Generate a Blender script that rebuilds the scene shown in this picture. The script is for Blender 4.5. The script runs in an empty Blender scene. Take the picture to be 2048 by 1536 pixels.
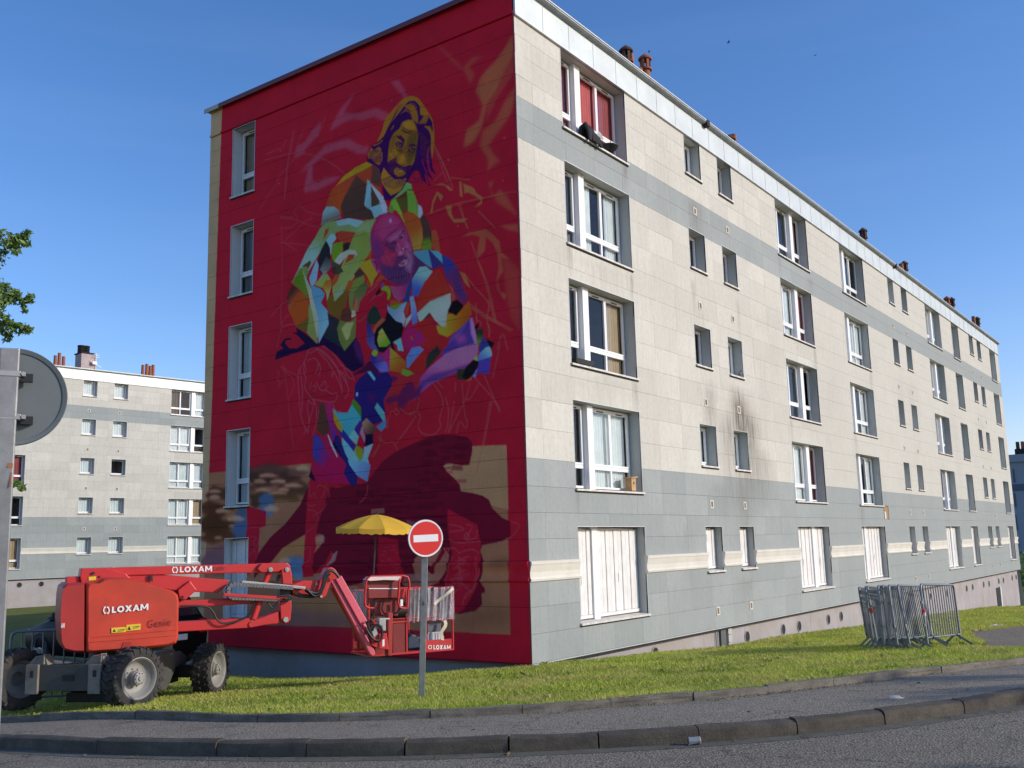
import bpy, bmesh, math, random
import numpy as np
from mathutils import Vector, Matrix, noise as mnoise
R = math.radians
sc = bpy.context.scene
COL = sc.collection

# ---------------------------------------------------------------- camera
F_PX = 1976.6                                  # focal length in pixels of the 2048 px wide photograph
PIT, ROL, YAW = R(9.247), R(-1.5135), R(35.875)
CAM = np.array([-15.952, -11.242, 1.865])
_fw = np.array([math.cos(YAW)*math.cos(PIT), math.sin(YAW)*math.cos(PIT), math.sin(PIT)])
_r = np.array([math.sin(YAW), -math.cos(YAW), 0.0]); _u = np.cross(_r, _fw)
_r, _u = _r*math.cos(ROL)+_u*math.sin(ROL), -_r*math.sin(ROL)+_u*math.cos(ROL)
cd = bpy.data.cameras.new('camera'); cam = bpy.data.objects.new('camera', cd); COL.objects.link(cam)
m = Matrix([list(_r)+[CAM[0]], list(_u)+[CAM[1]], list(-_fw)+[CAM[2]], [0, 0, 0, 1]])
m = Matrix(((_r[0], _u[0], -_fw[0], CAM[0]), (_r[1], _u[1], -_fw[1], CAM[1]), (_r[2], _u[2], -_fw[2], CAM[2]), (0, 0, 0, 1)))
cam.matrix_world = m
cd.sensor_width = 36; cd.lens = F_PX/2048*36; cd.clip_end = 3000; cd.clip_start = .1
sc.camera = cam

# ---------------------------------------------------------------- light
SUN_AZ, SUN_EL = -66.0, 21.5                   # azimuth from +X counter-clockwise, elevation
w = bpy.data.worlds.new('World'); sc.world = w; w.use_nodes = True
nt = w.node_tree; nt.nodes.clear()
sky = nt.nodes.new('ShaderNodeTexSky'); sky.sky_type = 'NISHITA'; sky.sun_disc = False
sky.sun_elevation = R(SUN_EL); sky.sun_rotation = R(90-SUN_AZ)
sky.air_density = 1.0; sky.dust_density = 0.6; sky.ozone_density = 3.0; sky.altitude = 100
hs = nt.nodes.new('ShaderNodeHueSaturation'); hs.inputs['Saturation'].default_value = 1.22; hs.inputs['Value'].default_value = 1.0
bg = nt.nodes.new('ShaderNodeBackground'); bg.inputs['Strength'].default_value = 0.15
out = nt.nodes.new('ShaderNodeOutputWorld')
nt.links.new(sky.outputs[0], hs.inputs['Color']); tn = nt.nodes.new('ShaderNodeMix'); tn.data_type = 'RGBA'; tn.blend_type = 'MULTIPLY'; tn.inputs[0].default_value = 1; tn.inputs[7].default_value = (1.03, .895, 1.0, 1); nt.links.new(hs.outputs[0], tn.inputs[6]); 
tc = nt.nodes.new('ShaderNodeTexCoord'); mp = nt.nodes.new('ShaderNodeMapping'); mp.inputs['Rotation'].default_value = (.35, .25, .9); mp.inputs['Scale'].default_value = (1.2, 2.2, 22)
nz = nt.nodes.new('ShaderNodeTexNoise'); nz.inputs['Scale'].default_value = 1.0; nz.inputs['Detail'].default_value = 5; nz.inputs['Roughness'].default_value = .55
cr = nt.nodes.new('ShaderNodeValToRGB'); cr.color_ramp.elements[0].position = .50; cr.color_ramp.elements[1].position = .78; cr.color_ramp.elements[0].color = (0, 0, 0, 1); cr.color_ramp.elements[1].color = (.022, .022, .022, 1)
cm = nt.nodes.new('ShaderNodeMix'); cm.data_type = 'RGBA'; cm.inputs[7].default_value = (4.2, 5.0, 6.4, 1)
nt.links.new(tc.outputs['Generated'], mp.inputs[0]); nt.links.new(mp.outputs[0], nz.inputs['Vector']); nt.links.new(nz.outputs[0], cr.inputs[0]); nt.links.new(cr.outputs[0], cm.inputs[0])
nt.links.new(tn.outputs[2], cm.inputs[6]); nt.links.new(cm.outputs[2], bg.inputs['Color']); nt.links.new(bg.outputs[0], out.inputs[0])
sd = bpy.data.lights.new('sun', 'SUN'); sd.energy = 2.5; sd.angle = R(.53); sd.color = (1.0, .93, .80)
so = bpy.data.objects.new('sun', sd); COL.objects.link(so)
sv = Vector((math.cos(R(SUN_AZ))*math.cos(R(SUN_EL)), math.sin(R(SUN_AZ))*math.cos(R(SUN_EL)), math.sin(R(SUN_EL))))
so.rotation_euler = (-sv).to_track_quat('-Z', 'Y').to_euler(); so.location = (0, -30, 40)
sc.view_settings.view_transform = 'Standard'; sc.view_settings.look = 'None'
sc.view_settings.exposure = 0.42; sc.view_settings.gamma = 1.0
sc.view_settings.use_curve_mapping = False

rnd = random.Random(7)

# ---------------------------------------------------------------- pixel -> place helpers
def ray(x, y): return _fw + _r*(x-1024)/F_PX - _u*(y-768)/F_PX
def onY(x, y, Y=0.0):
    d = ray(x, y); return CAM + d*((Y-CAM[1])/d[1])
def onX(x, y, X=0.0):
    d = ray(x, y); return CAM + d*((X-CAM[0])/d[0])
def dep(x, y, t): return CAM + ray(x, y)*t
def pj(P):
    d = np.asarray(P, float)-CAM; z = d@_fw
    return np.stack([1024+F_PX*(d@_r)/z, 768-F_PX*(d@_u)/z], -1)

# ---------------------------------------------------------------- terrain height (spline through ground levels)
_CP = np.array([(2.1,-6.9,-.16),(3.5,-5.8,-.25),(0,0,-.45),(5,0,-.72),(8.5,0,-.90),(12.6,0,-1.0),(20,0,-1.29),(36,0,-1.83),(52,0,-2.46),(0,2.9,-.78),(0,4.7,-.95),(0,6.3,-1.08),(0,10,-1.2),
(-7.7,1.3,-.26),(-5.4,2.6,-.42),(-8.3,2.7,-.40),(-16,-11,.25),(-14,-6,.1),(-12,-3,-.03),(-8.2,-6.4,.05),(-3,-10,.1),(4,-16,-.05),(20,-14,-.75),(36,-14,-1.5),(0,-4,-.22),(9,-4,-.68),(-20,-2,0.1),(-12,3,-.4),(-4.5,9.5,-.22),(-6.5,8,-.22),(-20,10,-.7),(-18,30,-1.1),(0,20,-1.1),(20,52,-1.2),(10,53,-1.2),(34,50,-1.2),(80,0,-3),(80,-30,-3),(-30,-30,.5),(10,-35,0.1),(60,60,-2.5),(-30,60,-1.3)])
def _K(a, b): return np.sqrt(((a[:, None]-b[None])**2).sum(-1)+4.0)
_n = len(_CP); _A = np.zeros((_n+3, _n+3)); _A[:_n, :_n] = _K(_CP[:, :2], _CP[:, :2]); _A[:_n, _n] = 1; _A[:_n, _n+1:] = _CP[:, :2]; _A[_n:, :_n] = _A[:_n, _n:].T
_W = np.linalg.solve(_A, np.r_[_CP[:, 2], 0, 0, 0])
def T(x, y):
    x, y = np.broadcast_arrays(np.asarray(x, float), np.asarray(y, float))
    q = np.stack([x.ravel(), y.ravel()], -1); cx = np.array([15., 5.])
    d = q-cx; L = np.sqrt((d**2).sum(1)); k = np.minimum(1, 110/np.maximum(L, 1e-6)); q = cx+d*k[:, None]
    o = np.empty(len(q))
    for i in range(0, len(q), 100000): o[i:i+100000] = _K(q[i:i+100000], _CP[:, :2])@_W[:_n]+_W[_n]+q[i:i+100000]@_W[_n+1:]
    return o.reshape(x.shape)
def Tz(x, y): return float(T(x, y))
K1 = np.array([(-14,40),(-11.8,16),(-10.9,8),(-10.4,3),(-10.16,-.04),(-10.06,-1.73),(-9.75,-3.2),(-9.45,-4.1),(-9.05,-4.95),(-8.55,-5.75),(-8.08,-6.4),(-7.5,-7.1),(-6.82,-7.76),(-6.05,-8.32),(-5.13,-8.83),(-4.26,-9.25),(-2.5,-10.0),(0,-10.95),(5,-12.6),(12,-14.8),(30,-20.5),(60,-30)])
K2 = np.array([(-12,40),(-10,16),(-9.3,8),(-8.9,4),(-8.72,2.3),(-8.66,.99),(-8.61,.0),(-8.44,-1.9),(-7.9,-3.3),(-6.95,-4.6),(-5.95,-5.55),(-4.95,-6.3),(-3.53,-7.1),(-1.9,-7.83),(-.37,-8.5),(1.3,-9.1),(4,-10),(10,-11.8),(25,-16),(60,-26)])
def resample(P, step):
    P = np.asarray(P, float); Q = []
    n = len(P)
    for i in range(n-1):
        p0, p1, p2, p3 = P[max(i-1, 0)], P[i], P[i+1], P[min(i+2, n-1)]
        k = max(1, int(np.hypot(*(p2-p1))/step))
        for j in range(k):
            t = j/k
            Q.append(.5*((2*p1)+(-p0+p2)*t+(2*p0-5*p1+4*p2-p3)*t*t+(-p0+3*p1-3*p2+p3)*t**3))
    Q.append(P[-1]); return np.array(Q)
K2f = resample(K2, .25)
def dK2(x, y):
    q = np.stack([np.ravel(x), np.ravel(y)], -1).astype(float); o = np.empty(len(q))
    for i in range(0, len(q), 20000): o[i:i+20000] = np.sqrt(((q[i:i+20000, None]-K2f[None])**2).sum(-1)).min(1)
    return o.reshape(np.shape(x))
def G(x, y):                                    # lawn level
    return T(x, y)+.11*np.exp(-dK2(x, y)/1.3)
def Gz(x, y): return float(np.ravel(G(np.array([x]), np.array([y])))[0])

# ---------------------------------------------------------------- object helpers
def tag(o, label=None, cat=None, group=None, kind=None):
    if label: o['label'] = label
    if cat: o['category'] = cat
    if group: o['group'] = group
    if kind: o['kind'] = kind
    return o
def empty(name, loc=(0, 0, 0), rz=0.0, label=None, cat=None, group=None):
    o = bpy.data.objects.new(name, None); COL.objects.link(o); o.location = loc; o.rotation_euler = (0, 0, rz); o.empty_display_size = .2
    return tag(o, label, cat, group)
def copy_tree(o, parent=None):
    c = o.copy(); COL.objects.link(c)
    if parent is not None: c.parent = parent
    for ch in list(o.children): copy_tree(ch, c)
    return c
class MB:
    def __init__(s): s.v = []; s.f = []; s.m = []
    def add(s, vs, fs, mi=0):
        b = len(s.v); s.v += [tuple(map(float, q)) for q in vs]; s.f += [tuple(i+b for i in f) for f in fs]; s.m += [mi]*len(fs); return s
    def box(s, x0, x1, y0, y1, z0, z1, mi=0):
        return s.add([(x0,y0,z0),(x1,y0,z0),(x1,y1,z0),(x0,y1,z0),(x0,y0,z1),(x1,y0,z1),(x1,y1,z1),(x0,y1,z1)],
                     [(0,3,2,1),(4,5,6,7),(0,1,5,4),(1,2,6,5),(2,3,7,6),(3,0,4,7)], mi)
    def obox(s, c, ax, ay, az, mi=0):
        c, ax, ay, az = map(np.array, (c, ax, ay, az))
        return s.add([c+sx*ax+sy*ay+sz*az for sz in (-1, 1) for sx, sy in ((-1,-1),(1,-1),(1,1),(-1,1))],
                     [(0,3,2,1),(4,5,6,7),(0,1,5,4),(1,2,6,5),(2,3,7,6),(3,0,4,7)], mi)
    def bar(s, a, b, w, h=None, up=(0, 0, 1), mi=0):
        a, b = np.array(a, float), np.array(b, float); d = b-a; L = np.linalg.norm(d)
        if L < 1e-6: return s
        d /= L; u = np.array(up, float); u -= d*(u@d)
        if np.linalg.norm(u) < 1e-3: u = np.array([1., 0, 0]); u -= d*(u@d)
        u /= np.linalg.norm(u); v = np.cross(d, u)
        return s.obox((a+b)/2, d*L/2, v*w/2, u*(h or w)/2, mi)
    def tube(s, pts, r, n=8, mi=0, caps=True, closed=False):
        P = [np.array(p, float) for p in pts]; k = len(P); rs = r if hasattr(r, '__len__') else [r]*k
        vs = []; pu = None
        for i, p in enumerate(P):
            if closed: t = P[(i+1) % k]-P[i-1]
            else: t = P[min(i+1, k-1)]-P[max(i-1, 0)]
            t = t/(np.linalg.norm(t)+1e-12)
            if pu is None:
                pu = np.array([0, 0, 1.]) if abs(t[2]) < .9 else np.array([1., 0, 0])
            u = pu-t*(pu@t); u /= (np.linalg.norm(u)+1e-12); pu = u; v = np.cross(t, u)
            vs += [p+rs[i]*(math.cos(2*math.pi*j/n)*u+math.sin(2*math.pi*j/n)*v) for j in range(n)]
        fs = []
        for i in range(k if closed else k-1):
            a = i*n; b = ((i+1) % k)*n
            fs += [(a+j, a+(j+1) % n, b+(j+1) % n, b+j) for j in range(n)]
        if caps and not closed: fs += [tuple(range(n))[::-1], tuple((k-1)*n+j for j in range(n))]
        return s.add(vs, fs, mi)
    def prism(s, poly, off, mi=0):          # poly: list of 3D points, off: vector
        n = len(poly); off = np.array(off, float); P = [np.array(p, float) for p in poly]
        return s.add(P+[p+off for p in P], [tuple(range(n)), tuple(range(2*n-1, n-1, -1))]+[(i, (i+n), (i+1) % n+n, (i+1) % n) for i in range(n)], mi)
    def lathe(s, prof, c, ax, n=24, mi=0, close=False):   # prof: list of (r, h) about axis ax through c
        ax = np.array(ax, float); ax /= np.linalg.norm(ax); c = np.array(c, float)
        u = np.cross(ax, (0, 0, 1.)); 
        if np.linalg.norm(u) < 1e-3: u = np.array([1., 0, 0])
        u /= np.linalg.norm(u); v = np.cross(ax, u); k = len(prof)
        vs = [c+ax*h+r*(math.cos(2*math.pi*j/n)*u+math.sin(2*math.pi*j/n)*v) for r, h in prof for j in range(n)]
        fs = [(i*n+j, i*n+(j+1) % n, ((i+1) % k)*n+(j+1) % n, ((i+1) % k)*n+j) for i in range(k if close else k-1) for j in range(n)]
        return s.add(vs, fs, mi)
    def mesh(s, name, mats):
        me = bpy.data.meshes.new(name); me.from_pydata(s.v, [], s.f)
        for q in (mats if isinstance(mats, (list, tuple)) else [mats]): me.materials.append(q)
        if any(s.m): me.polygons.foreach_set('material_index', s.m)
        me.update(); return me
    def build(s, name, mats, parent=None, loc=None, smooth=False, kind=None, fix=True, bevel=0, angle=35):
        me = s.mesh(name, mats)
        return place(name, me, parent, loc, smooth, kind, fix, bevel, angle)
def place(name, me, parent=None, loc=None, smooth=False, kind=None, fix=False, bevel=0, angle=35):
    if fix:
        bm = bmesh.new(); bm.from_mesh(me); bmesh.ops.recalc_face_normals(bm, faces=bm.faces); bm.to_mesh(me); bm.free()
    o = bpy.data.objects.new(name, me); COL.objects.link(o)
    if parent is not None: o.parent = parent
    if loc is not None: o.location = loc
    if smooth:
        me.polygons.foreach_set('use_smooth', [True]*len(me.polygons))
        try: me.set_sharp_from_angle(angle=R(angle))
        except Exception: pass
    if bevel:
        b = o.modifiers.new('bevel', 'BEVEL'); b.width = bevel; b.segments = 2; b.limit_method = 'ANGLE'; b.angle_limit = R(40)
    if kind: o['kind'] = kind
    return o
def raw_mesh(name, V, Fc, mat, smooth=False):
    me = bpy.data.meshes.new(name); nv, nf = len(V), len(Fc); k = Fc.shape[1]
    me.vertices.add(nv); me.vertices.foreach_set('co', np.asarray(V, np.float32).ravel())
    me.loops.add(nf*k); me.loops.foreach_set('vertex_index', np.asarray(Fc, np.int32).ravel())
    me.polygons.add(nf); me.polygons.foreach_set('loop_start', np.arange(0, nf*k, k, dtype=np.int32))
    if smooth: me.polygons.foreach_set('use_smooth', np.ones(nf, bool))
    me.materials.append(mat); me.update(calc_edges=True); return me

# ---------------------------------------------------------------- materials
def srgb(*c): return tuple(((x/255)/12.92 if x/255 <= .04045 else ((x/255+.055)/1.055)**2.4) for x in c)
class NT:
    def __init__(s, name):
        s.m = bpy.data.materials.new(name); s.m.use_nodes = True; s.t = s.m.node_tree; s.t.nodes.clear()
        s.o = s.t.nodes.new('ShaderNodeOutputMaterial'); s.p = s.t.nodes.new('ShaderNodeBsdfPrincipled'); s.l(s.p.outputs[0], s.o.inputs[0])
    def n(s, t, **k):
        q = s.t.nodes.new('ShaderNode'+t)
        for a, b in k.items(): setattr(q, a, b)
        return q
    def l(s, a, b): s.t.links.new(a, b)
    def coord(s, kind='Object', scale=(1, 1, 1), loc=(0, 0, 0)):
        if kind == 'World': src = s.n('NewGeometry').outputs['Position']
        else: src = s.n('TexCoord').outputs[kind]
        mp = s.n('Mapping'); mp.inputs['Scale'].default_value = scale; mp.inputs['Location'].default_value = loc
        s.l(src, mp.inputs[0]); return mp.outputs[0]
    def noise(s, co, scale, detail=4, rough=.6, dist=0):
        q = s.n('TexNoise'); q.inputs['Scale'].default_value = scale; q.inputs['Detail'].default_value = detail; q.inputs['Roughness'].default_value = rough; q.inputs['Distortion'].default_value = dist
        s.l(co, q.inputs['Vector']); return q.outputs[0]
    def ramp(s, fac, stops):
        q = s.n('ValToRGB'); e = q.color_ramp.elements
        while len(e) < len(stops): e.new(.5)
        for i, (p, c) in enumerate(stops): e[i].position = p; e[i].color = (*c, 1) if hasattr(c, '__len__') else (c, c, c, 1)
        s.l(fac, q.inputs[0]); return q.outputs[0]
    def mix(s, fac, a, b, mode='MIX'):
        q = s.n('Mix'); q.data_type = 'RGBA'; q.blend_type = mode
        for i, x in ((0, fac), (6, a), (7, b)):
            if hasattr(x, 'is_linked') or hasattr(x, 'links'): s.l(x, q.inputs[i])
            elif hasattr(x, '__len__'): q.inputs[i].default_value = (*x[:3], 1)
            else: q.inputs[i].default_value = x
        return q.outputs[2]
    def math(s, op, a, b=None, c=None, clamp=False):
        q = s.n('Math'); q.operation = op; q.use_clamp = clamp
        for i, x in enumerate((a, b, c)):
            if x is None: continue
            if hasattr(x, 'links'): s.l(x, q.inputs[i])
            else: q.inputs[i].default_value = x
        return q.outputs[0]
    def bump(s, h, strength=.3, dist=.01):
        q = s.n('Bump'); q.inputs['Strength'].default_value = strength; q.inputs['Distance'].default_value = dist; s.l(h, q.inputs['Height']); s.l(q.outputs[0], s.p.inputs['Normal'])
    def set(s, rough=.6, met=0, spec=.5): s.p.inputs['Roughness'].default_value = rough; s.p.inputs['Metallic'].default_value = met; s.p.inputs['Specular IOR Level'].default_value = spec
def pm(name, col, rough=.6, met=0., var=.12, vs=3., bump=0., bs=40., spec=.5, dirt=0., dcol=(.08, .07, .055), kind='Object', ds=1.5):
    n = NT(name); n.set(rough, met, spec); co = n.coord(kind)
    f = n.noise(co, vs, 5, .65)
    a = tuple(c*(1-var) for c in col); b = tuple(min(1, c*(1+var)) for c in col)
    c = n.mix(n.ramp(f, [(.3, 0.), (.7, 1.)]), a, b)
    if dirt:
        g = n.noise(co, ds, 6, .7); c = n.mix(n.ramp(g, [(.45, 0.), (.75, dirt)]), c, dcol)
        rr = n.math('MULTIPLY_ADD', g, .25, rough-.08); n.l(rr, n.p.inputs['Roughness'])
    n.l(c, n.p.inputs['Base Color'])
    if bump: n.bump(n.noise(co, bs, 4, .6), bump, .01)
    return n.m
# ================================================================ GROUND
def m_asphalt(name, a, b, crack=False):
    n = NT(name); n.set(.88, 0, .35); co = n.coord('World')
    big = n.noise(co, .45, 5, .6); mid = n.noise(co, 7, 5, .7); fine = n.noise(co, 55, 3, .75)
    vor = n.n('TexVoronoi'); vor.inputs['Scale'].default_value = 48; n.l(co, vor.inputs['Vector'])
    c = n.mix(n.ramp(big, [(.3, 0.), (.7, 1.)]), a, b)
    c = n.mix(n.ramp(fine, [(.42, 0.), (.60, 1.)]), n.mix(.70, c, (.012, .012, .012)), n.mix(.5, c, (.46, .39, .30)))
    c = n.mix(n.ramp(vor.outputs[0], [(.0, .55), (.28, 0.)]), c, (.36, .30, .22))
    c = n.mix(n.ramp(mid, [(.5, 0.), (.8, .45)]), c, (.10, .085, .065))
    e = n.n('TexVoronoi'); e.feature = 'DISTANCE_TO_EDGE'; e.inputs['Scale'].default_value = .55; wv = n.n('VectorMath'); wv.operation = 'ADD'
    ns_ = n.n('TexNoise'); ns_.inputs['Scale'].default_value = 2.2; ns_.inputs['Detail'].default_value = 5; n.l(co, ns_.inputs['Vector']); vm = n.n('VectorMath'); vm.operation = 'SCALE'; vm.inputs['Scale'].default_value = .7; n.l(ns_.outputs['Color'], vm.inputs[0])
    n.l(co, wv.inputs[0]); n.l(vm.outputs[0], wv.inputs[1]); n.l(wv.outputs[0], e.inputs['Vector'])
    c = n.mix(n.ramp(e.outputs[0], [(.0, .6), (.009, 0.)]), c, (.02, .018, .015))
    spt = n.noise(co, 1.3, 4, .7); c = n.mix(n.ramp(spt, [(.60, 0.), (.70, .45)]), c, (.05, .048, .045))
    n.l(c, n.p.inputs['Base Color'])
    h = n.math('ADD', fine, n.math('MULTIPLY', vor.outputs[0], -.8)); n.bump(h, .8, .012)
    return n.m
M_road = m_asphalt('road_asphalt', (.23, .19, .125), (.33, .28, .20))
M_pave = m_asphalt('pavement_asphalt', (.31, .26, .18), (.43, .37, .265))
M_path = m_asphalt('path_asphalt', (.17, .145, .105), (.26, .22, .16))
def m_soil():
    n = NT('lawn_soil'); n.set(.95, 0, .2); co = n.coord('World')
    a = n.noise(co, .5, 6, .7); b = n.noise(co, 14, 5, .7)
    c = n.mix(n.ramp(a, [(.35, 0.), (.65, 1.)]), (.085, .105, .022), (.15, .165, .038))
    c = n.mix(n.ramp(b, [(.45, 0.), (.7, .7)]), c, (.22, .23, .06))
    n.l(c, n.p.inputs['Base Color']); n.bump(b, .9, .05); return n.m
M_soil = m_soil()
def m_kerb(name, a, b):
    n = NT(name); n.set(.85, 0, .3); co = n.coord('World')
    f = n.noise(co, 4, 6, .75); g = n.noise(co, 60, 4, .7); h = n.noise(n.coord('World', (1, 1, 6)), 2.2, 4, .6)
    c = n.mix(n.ramp(f, [(.3, 0.), (.7, 1.)]), a, b); c = n.mix(n.ramp(g, [(.5, 0.), (.75, .5)]), c, (.04, .036, .03))
    c = n.mix(n.ramp(h, [(.45, 0.), (.7, .6)]), c, (.05, .045, .036))
    n.l(c, n.p.inputs['Base Color']); n.bump(n.math('ADD', f, g), .6, .015); return n.m
M_kerb = m_kerb('kerb_concrete', (.065, .054, .041), (.145, .12, .088))
M_edge = m_kerb('edging_concrete', (.15, .13, .10), (.27, .235, .185))

def sheet(name, rows, mat, kind='structure'):
    """rows: list of equally long lists of xyz"""
    A = np.array(rows); nr, nc = A.shape[:2]
    idx = np.arange(nr*nc).reshape(nr, nc)
    F = np.stack([idx[:-1, :-1], idx[:-1, 1:], idx[1:, 1:], idx[1:, :-1]], -1).reshape(-1, 4)
    me = raw_mesh(name, A.reshape(-1, 3), F, mat, True)
    bm = bmesh.new(); bm.from_mesh(me); bmesh.ops.recalc_face_normals(bm, faces=bm.faces)
    up = sum(f.normal.z for f in bm.faces)
    if up < 0: bmesh.ops.reverse_faces(bm, faces=bm.faces)
    bm.to_mesh(me); bm.free()
    o = bpy.data.objects.new(name, me); COL.objects.link(o); o['kind'] = kind; return o
# far ground
def gl(a, b, s, far): 
    core = list(np.arange(a, b+.01, s)); ext = [b+far*(k/6)**2.2 for k in range(1, 7)]; neg = [a-far*(k/6)**2.2 for k in range(6, 0, -1)]
    return np.array(neg+core+ext)
gx = gl(-60, 110, 2.0, 900); gy = gl(-60, 110, 2.0, 900)
X, Y = np.meshgrid(gx, gy)
Z = T(X, Y)-.10
sheet('ground', np.stack([X, Y, Z], -1), M_soil)
# road: from kerb line K1 towards the camera side
K1f = resample(K1, .3)
def normals(P, side):
    t = np.gradient(P, axis=0); t /= np.linalg.norm(t, axis=1)[:, None]; return np.stack([-t[:, 1], t[:, 0]], -1)*side
N1 = normals(K1f, -1)                          # towards the road
k1 = K1f; rc = np.array([-70., -60.])
rows = []
for t in [0, .0012, .004, .01, .02, .035, .055, .08, .12, .18, .27, .4, .6, .8, 1]:
    q = k1*(1-t)+rc*t; rows.append(np.c_[q, T(q[:, 0], q[:, 1])])
sheet('road', rows, M_road)
# pavement between kerbs
def near_line(P, Q):
    d = ((P[:, None]-Q[None])**2).sum(-1); return Q[d.argmin(1)]
K2m = near_line(K1f, resample(K2, .05)); rows = []
for t in np.linspace(0, 1, 9):
    a = K1f+normals(K1f, 1)*.10
    q = a*(1-t)+K2m*t; z = T(q[:, 0], q[:, 1]); rows.append(np.c_[q, z+.125*(1-t)+.06*t])
sheet('pavement', rows, M_pave)
# lawn
lc = np.array([30., 25.]); rows = []
K2n = K2f-normals(K2f, -1)*-.02
for t in list(np.linspace(0, .1, 16))+list(np.linspace(.12, 1, 24)):
    q = K2f*(1-t)+lc*t; rows.append(np.c_[q, G(q[:, 0], q[:, 1])])
sheet('lawn', rows, M_soil)
# kerb stones
def stones(name, line, marks, w, h, drop, mat, gap, parent, r=.02, seed=1, zoff=0.0):
    rr = random.Random(seed); out = []
    L = np.r_[0, np.cumsum(np.hypot(*np.diff(line, axis=0).T))]
    def at(s): return np.array([np.interp(s, L, line[:, 0]), np.interp(s, L, line[:, 1])])
    for i in range(len(marks)-1):
        g = gap*(.5+rr.random()); s0, s1 = marks[i]+g, marks[i+1]-g; k = 5
        tilt = rr.uniform(-.008, .008); dz = rr.uniform(-.006, .006); shift = rr.uniform(-.008, .008)
        prof = [(0, -drop), (0, h-r*1.4), (r*.35, h-r*.45), (r*1.3, h), (w-.01, h), (w, h-.01), (w, -drop)]
        vs = []; fs = []
        for j in range(k+1):
            s = s0+(s1-s0)*j/k; p = at(s); q = at(min(s+.05, L[-1]))-at(max(s-.05, 0)); q /= np.hypot(*q); nn = np.array([-q[1], q[0]])
            z = Tz(*p)+zoff
            for a, b in prof:
                jit = rr.uniform(-.008, .008); pp = p+nn*(a+shift+jit*.6); vs.append((pp[0], pp[1], z+b+dz+tilt*(j/k-.5)*2+jit*.5))
        m_ = len(prof)
        for j in range(k):
            for a in range(m_-1): fs.append((j*m_+a, j*m_+a+1, (j+1)*m_+a+1, (j+1)*m_+a))
        fs += [tuple(range(m_)), tuple(range(k*m_+m_-1, k*m_-1, -1))]
        b = MB(); b.add(vs, fs); out.append(b.build(name, mat, parent, smooth=True, angle=30))
    return L[-1]
kr = empty('kerb'); kr['kind'] = 'structure'
L1 = np.r_[0, np.cumsum(np.hypot(*np.diff(K1f, axis=0).T))]
i0 = np.argmin(np.hypot(*(K1f-np.array([-10.06, -1.73])).T)); s_ref = L1[i0]
marks = [s_ref-i*1.6 for i in range(14, 0, -1)]+[s_ref]
def smark(px, py):
    P = ray(px, py); t = 8.9
    for _ in range(40): q = CAM+P*t; t += (q[2]-Tz(q[0], q[1]))*2.0
    return L1[np.argmin(np.hypot(*(K1f-q[:2]).T))]
for q in [(447, 1516), (609, 1520), (792, 1514.6), (985, 1508), (1183, 1499), (1404, 1489), (1601, 1469), (1785, 1451), (1926, 1428)]:
    marks.append(smark(*q))
while marks[-1] < L1[-1]-1.2: marks.append(marks[-1]+1.05)
stones('kerb_stone', K1f, marks, .15, .135, .25, M_kerb, .007, kr, r=.035, seed=3)
er = empty('edging'); er['kind'] = 'structure'
K2r = resample(K2, .1); LL = np.r_[0, np.cumsum(np.hypot(*np.diff(K2r, axis=0).T))][-1]
stones('edging_stone', K2r, list(np.arange(.3, LL-1, 1.0)), .07, .15, .2, M_edge, .004, er, r=.012, seed=5)
# gutter strip of old concrete along the kerb foot
rows = []
for t in (0.0, .09, .18):
    q = K1f+N1*t; rows.append(np.c_[q, T(q[:, 0], q[:, 1])+.006-.003*t/.18])
sheet('gutter', rows, pm('gutter_concrete', (.13, .12, .095), .9, var=.35, vs=6, bump=.5, bs=60, kind='World', dirt=.8, dcol=(.05, .06, .03), ds=3))
# footpath to the far entrance
pp = [(13.4, -4.3), (15.9, -5.4), (24, -7.3), (40, -10.5), (40, -12.6), (22, -10.2), (12, -8.7), (6.5, -8.2), (3.9, -7.95), (3.9, -7.3), (7, -6.6), (10.4, -5.7)]
top = np.array([(3.9, -7.25), (6.8, -6.7), (10.4, -5.75), (13.4, -5.0), (17, -5.5), (24, -7.3), (40, -10.5), (56, -14)]); bot = np.array([(3.7, -8.0), (7.5, -8.35), (11.5, -8.9), (15, -9.5), (19, -10), (26, -11.2), (40, -13.2), (56, -17)])
ta = resample(top, 1.0); bi = np.array([bot[0]+(bot[-1]-bot[0])*0 for _ in ta]); tb = resample(bot, 1.0)
u = np.linspace(0, 1, 50); A_ = np.array([[np.interp(k, np.linspace(0, 1, len(ta)), ta[:, i]) for i in (0, 1)] for k in u]); B_ = np.array([[np.interp(k, np.linspace(0, 1, len(tb)), tb[:, i]) for i in (0, 1)] for k in u])
rows = []
for t in np.linspace(0, 1, 6):
    q = A_*(1-t)+B_*t; q = q+.06*np.sin(q[:, ::-1]*3.1); rows.append(np.c_[q, G(q[:, 0], q[:, 1])+.03])
sheet('footpath', rows, M_path)
# asphalt yard where the black car stands
rows = []
for y in np.linspace(6.5, 17, 12):
    x = np.linspace(-8.5, -.6, 12); rows.append(np.c_[x, np.full(12, y), G(x, np.full(12, y))+.012])
sheet('parking_bay', rows, M_path)

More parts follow.
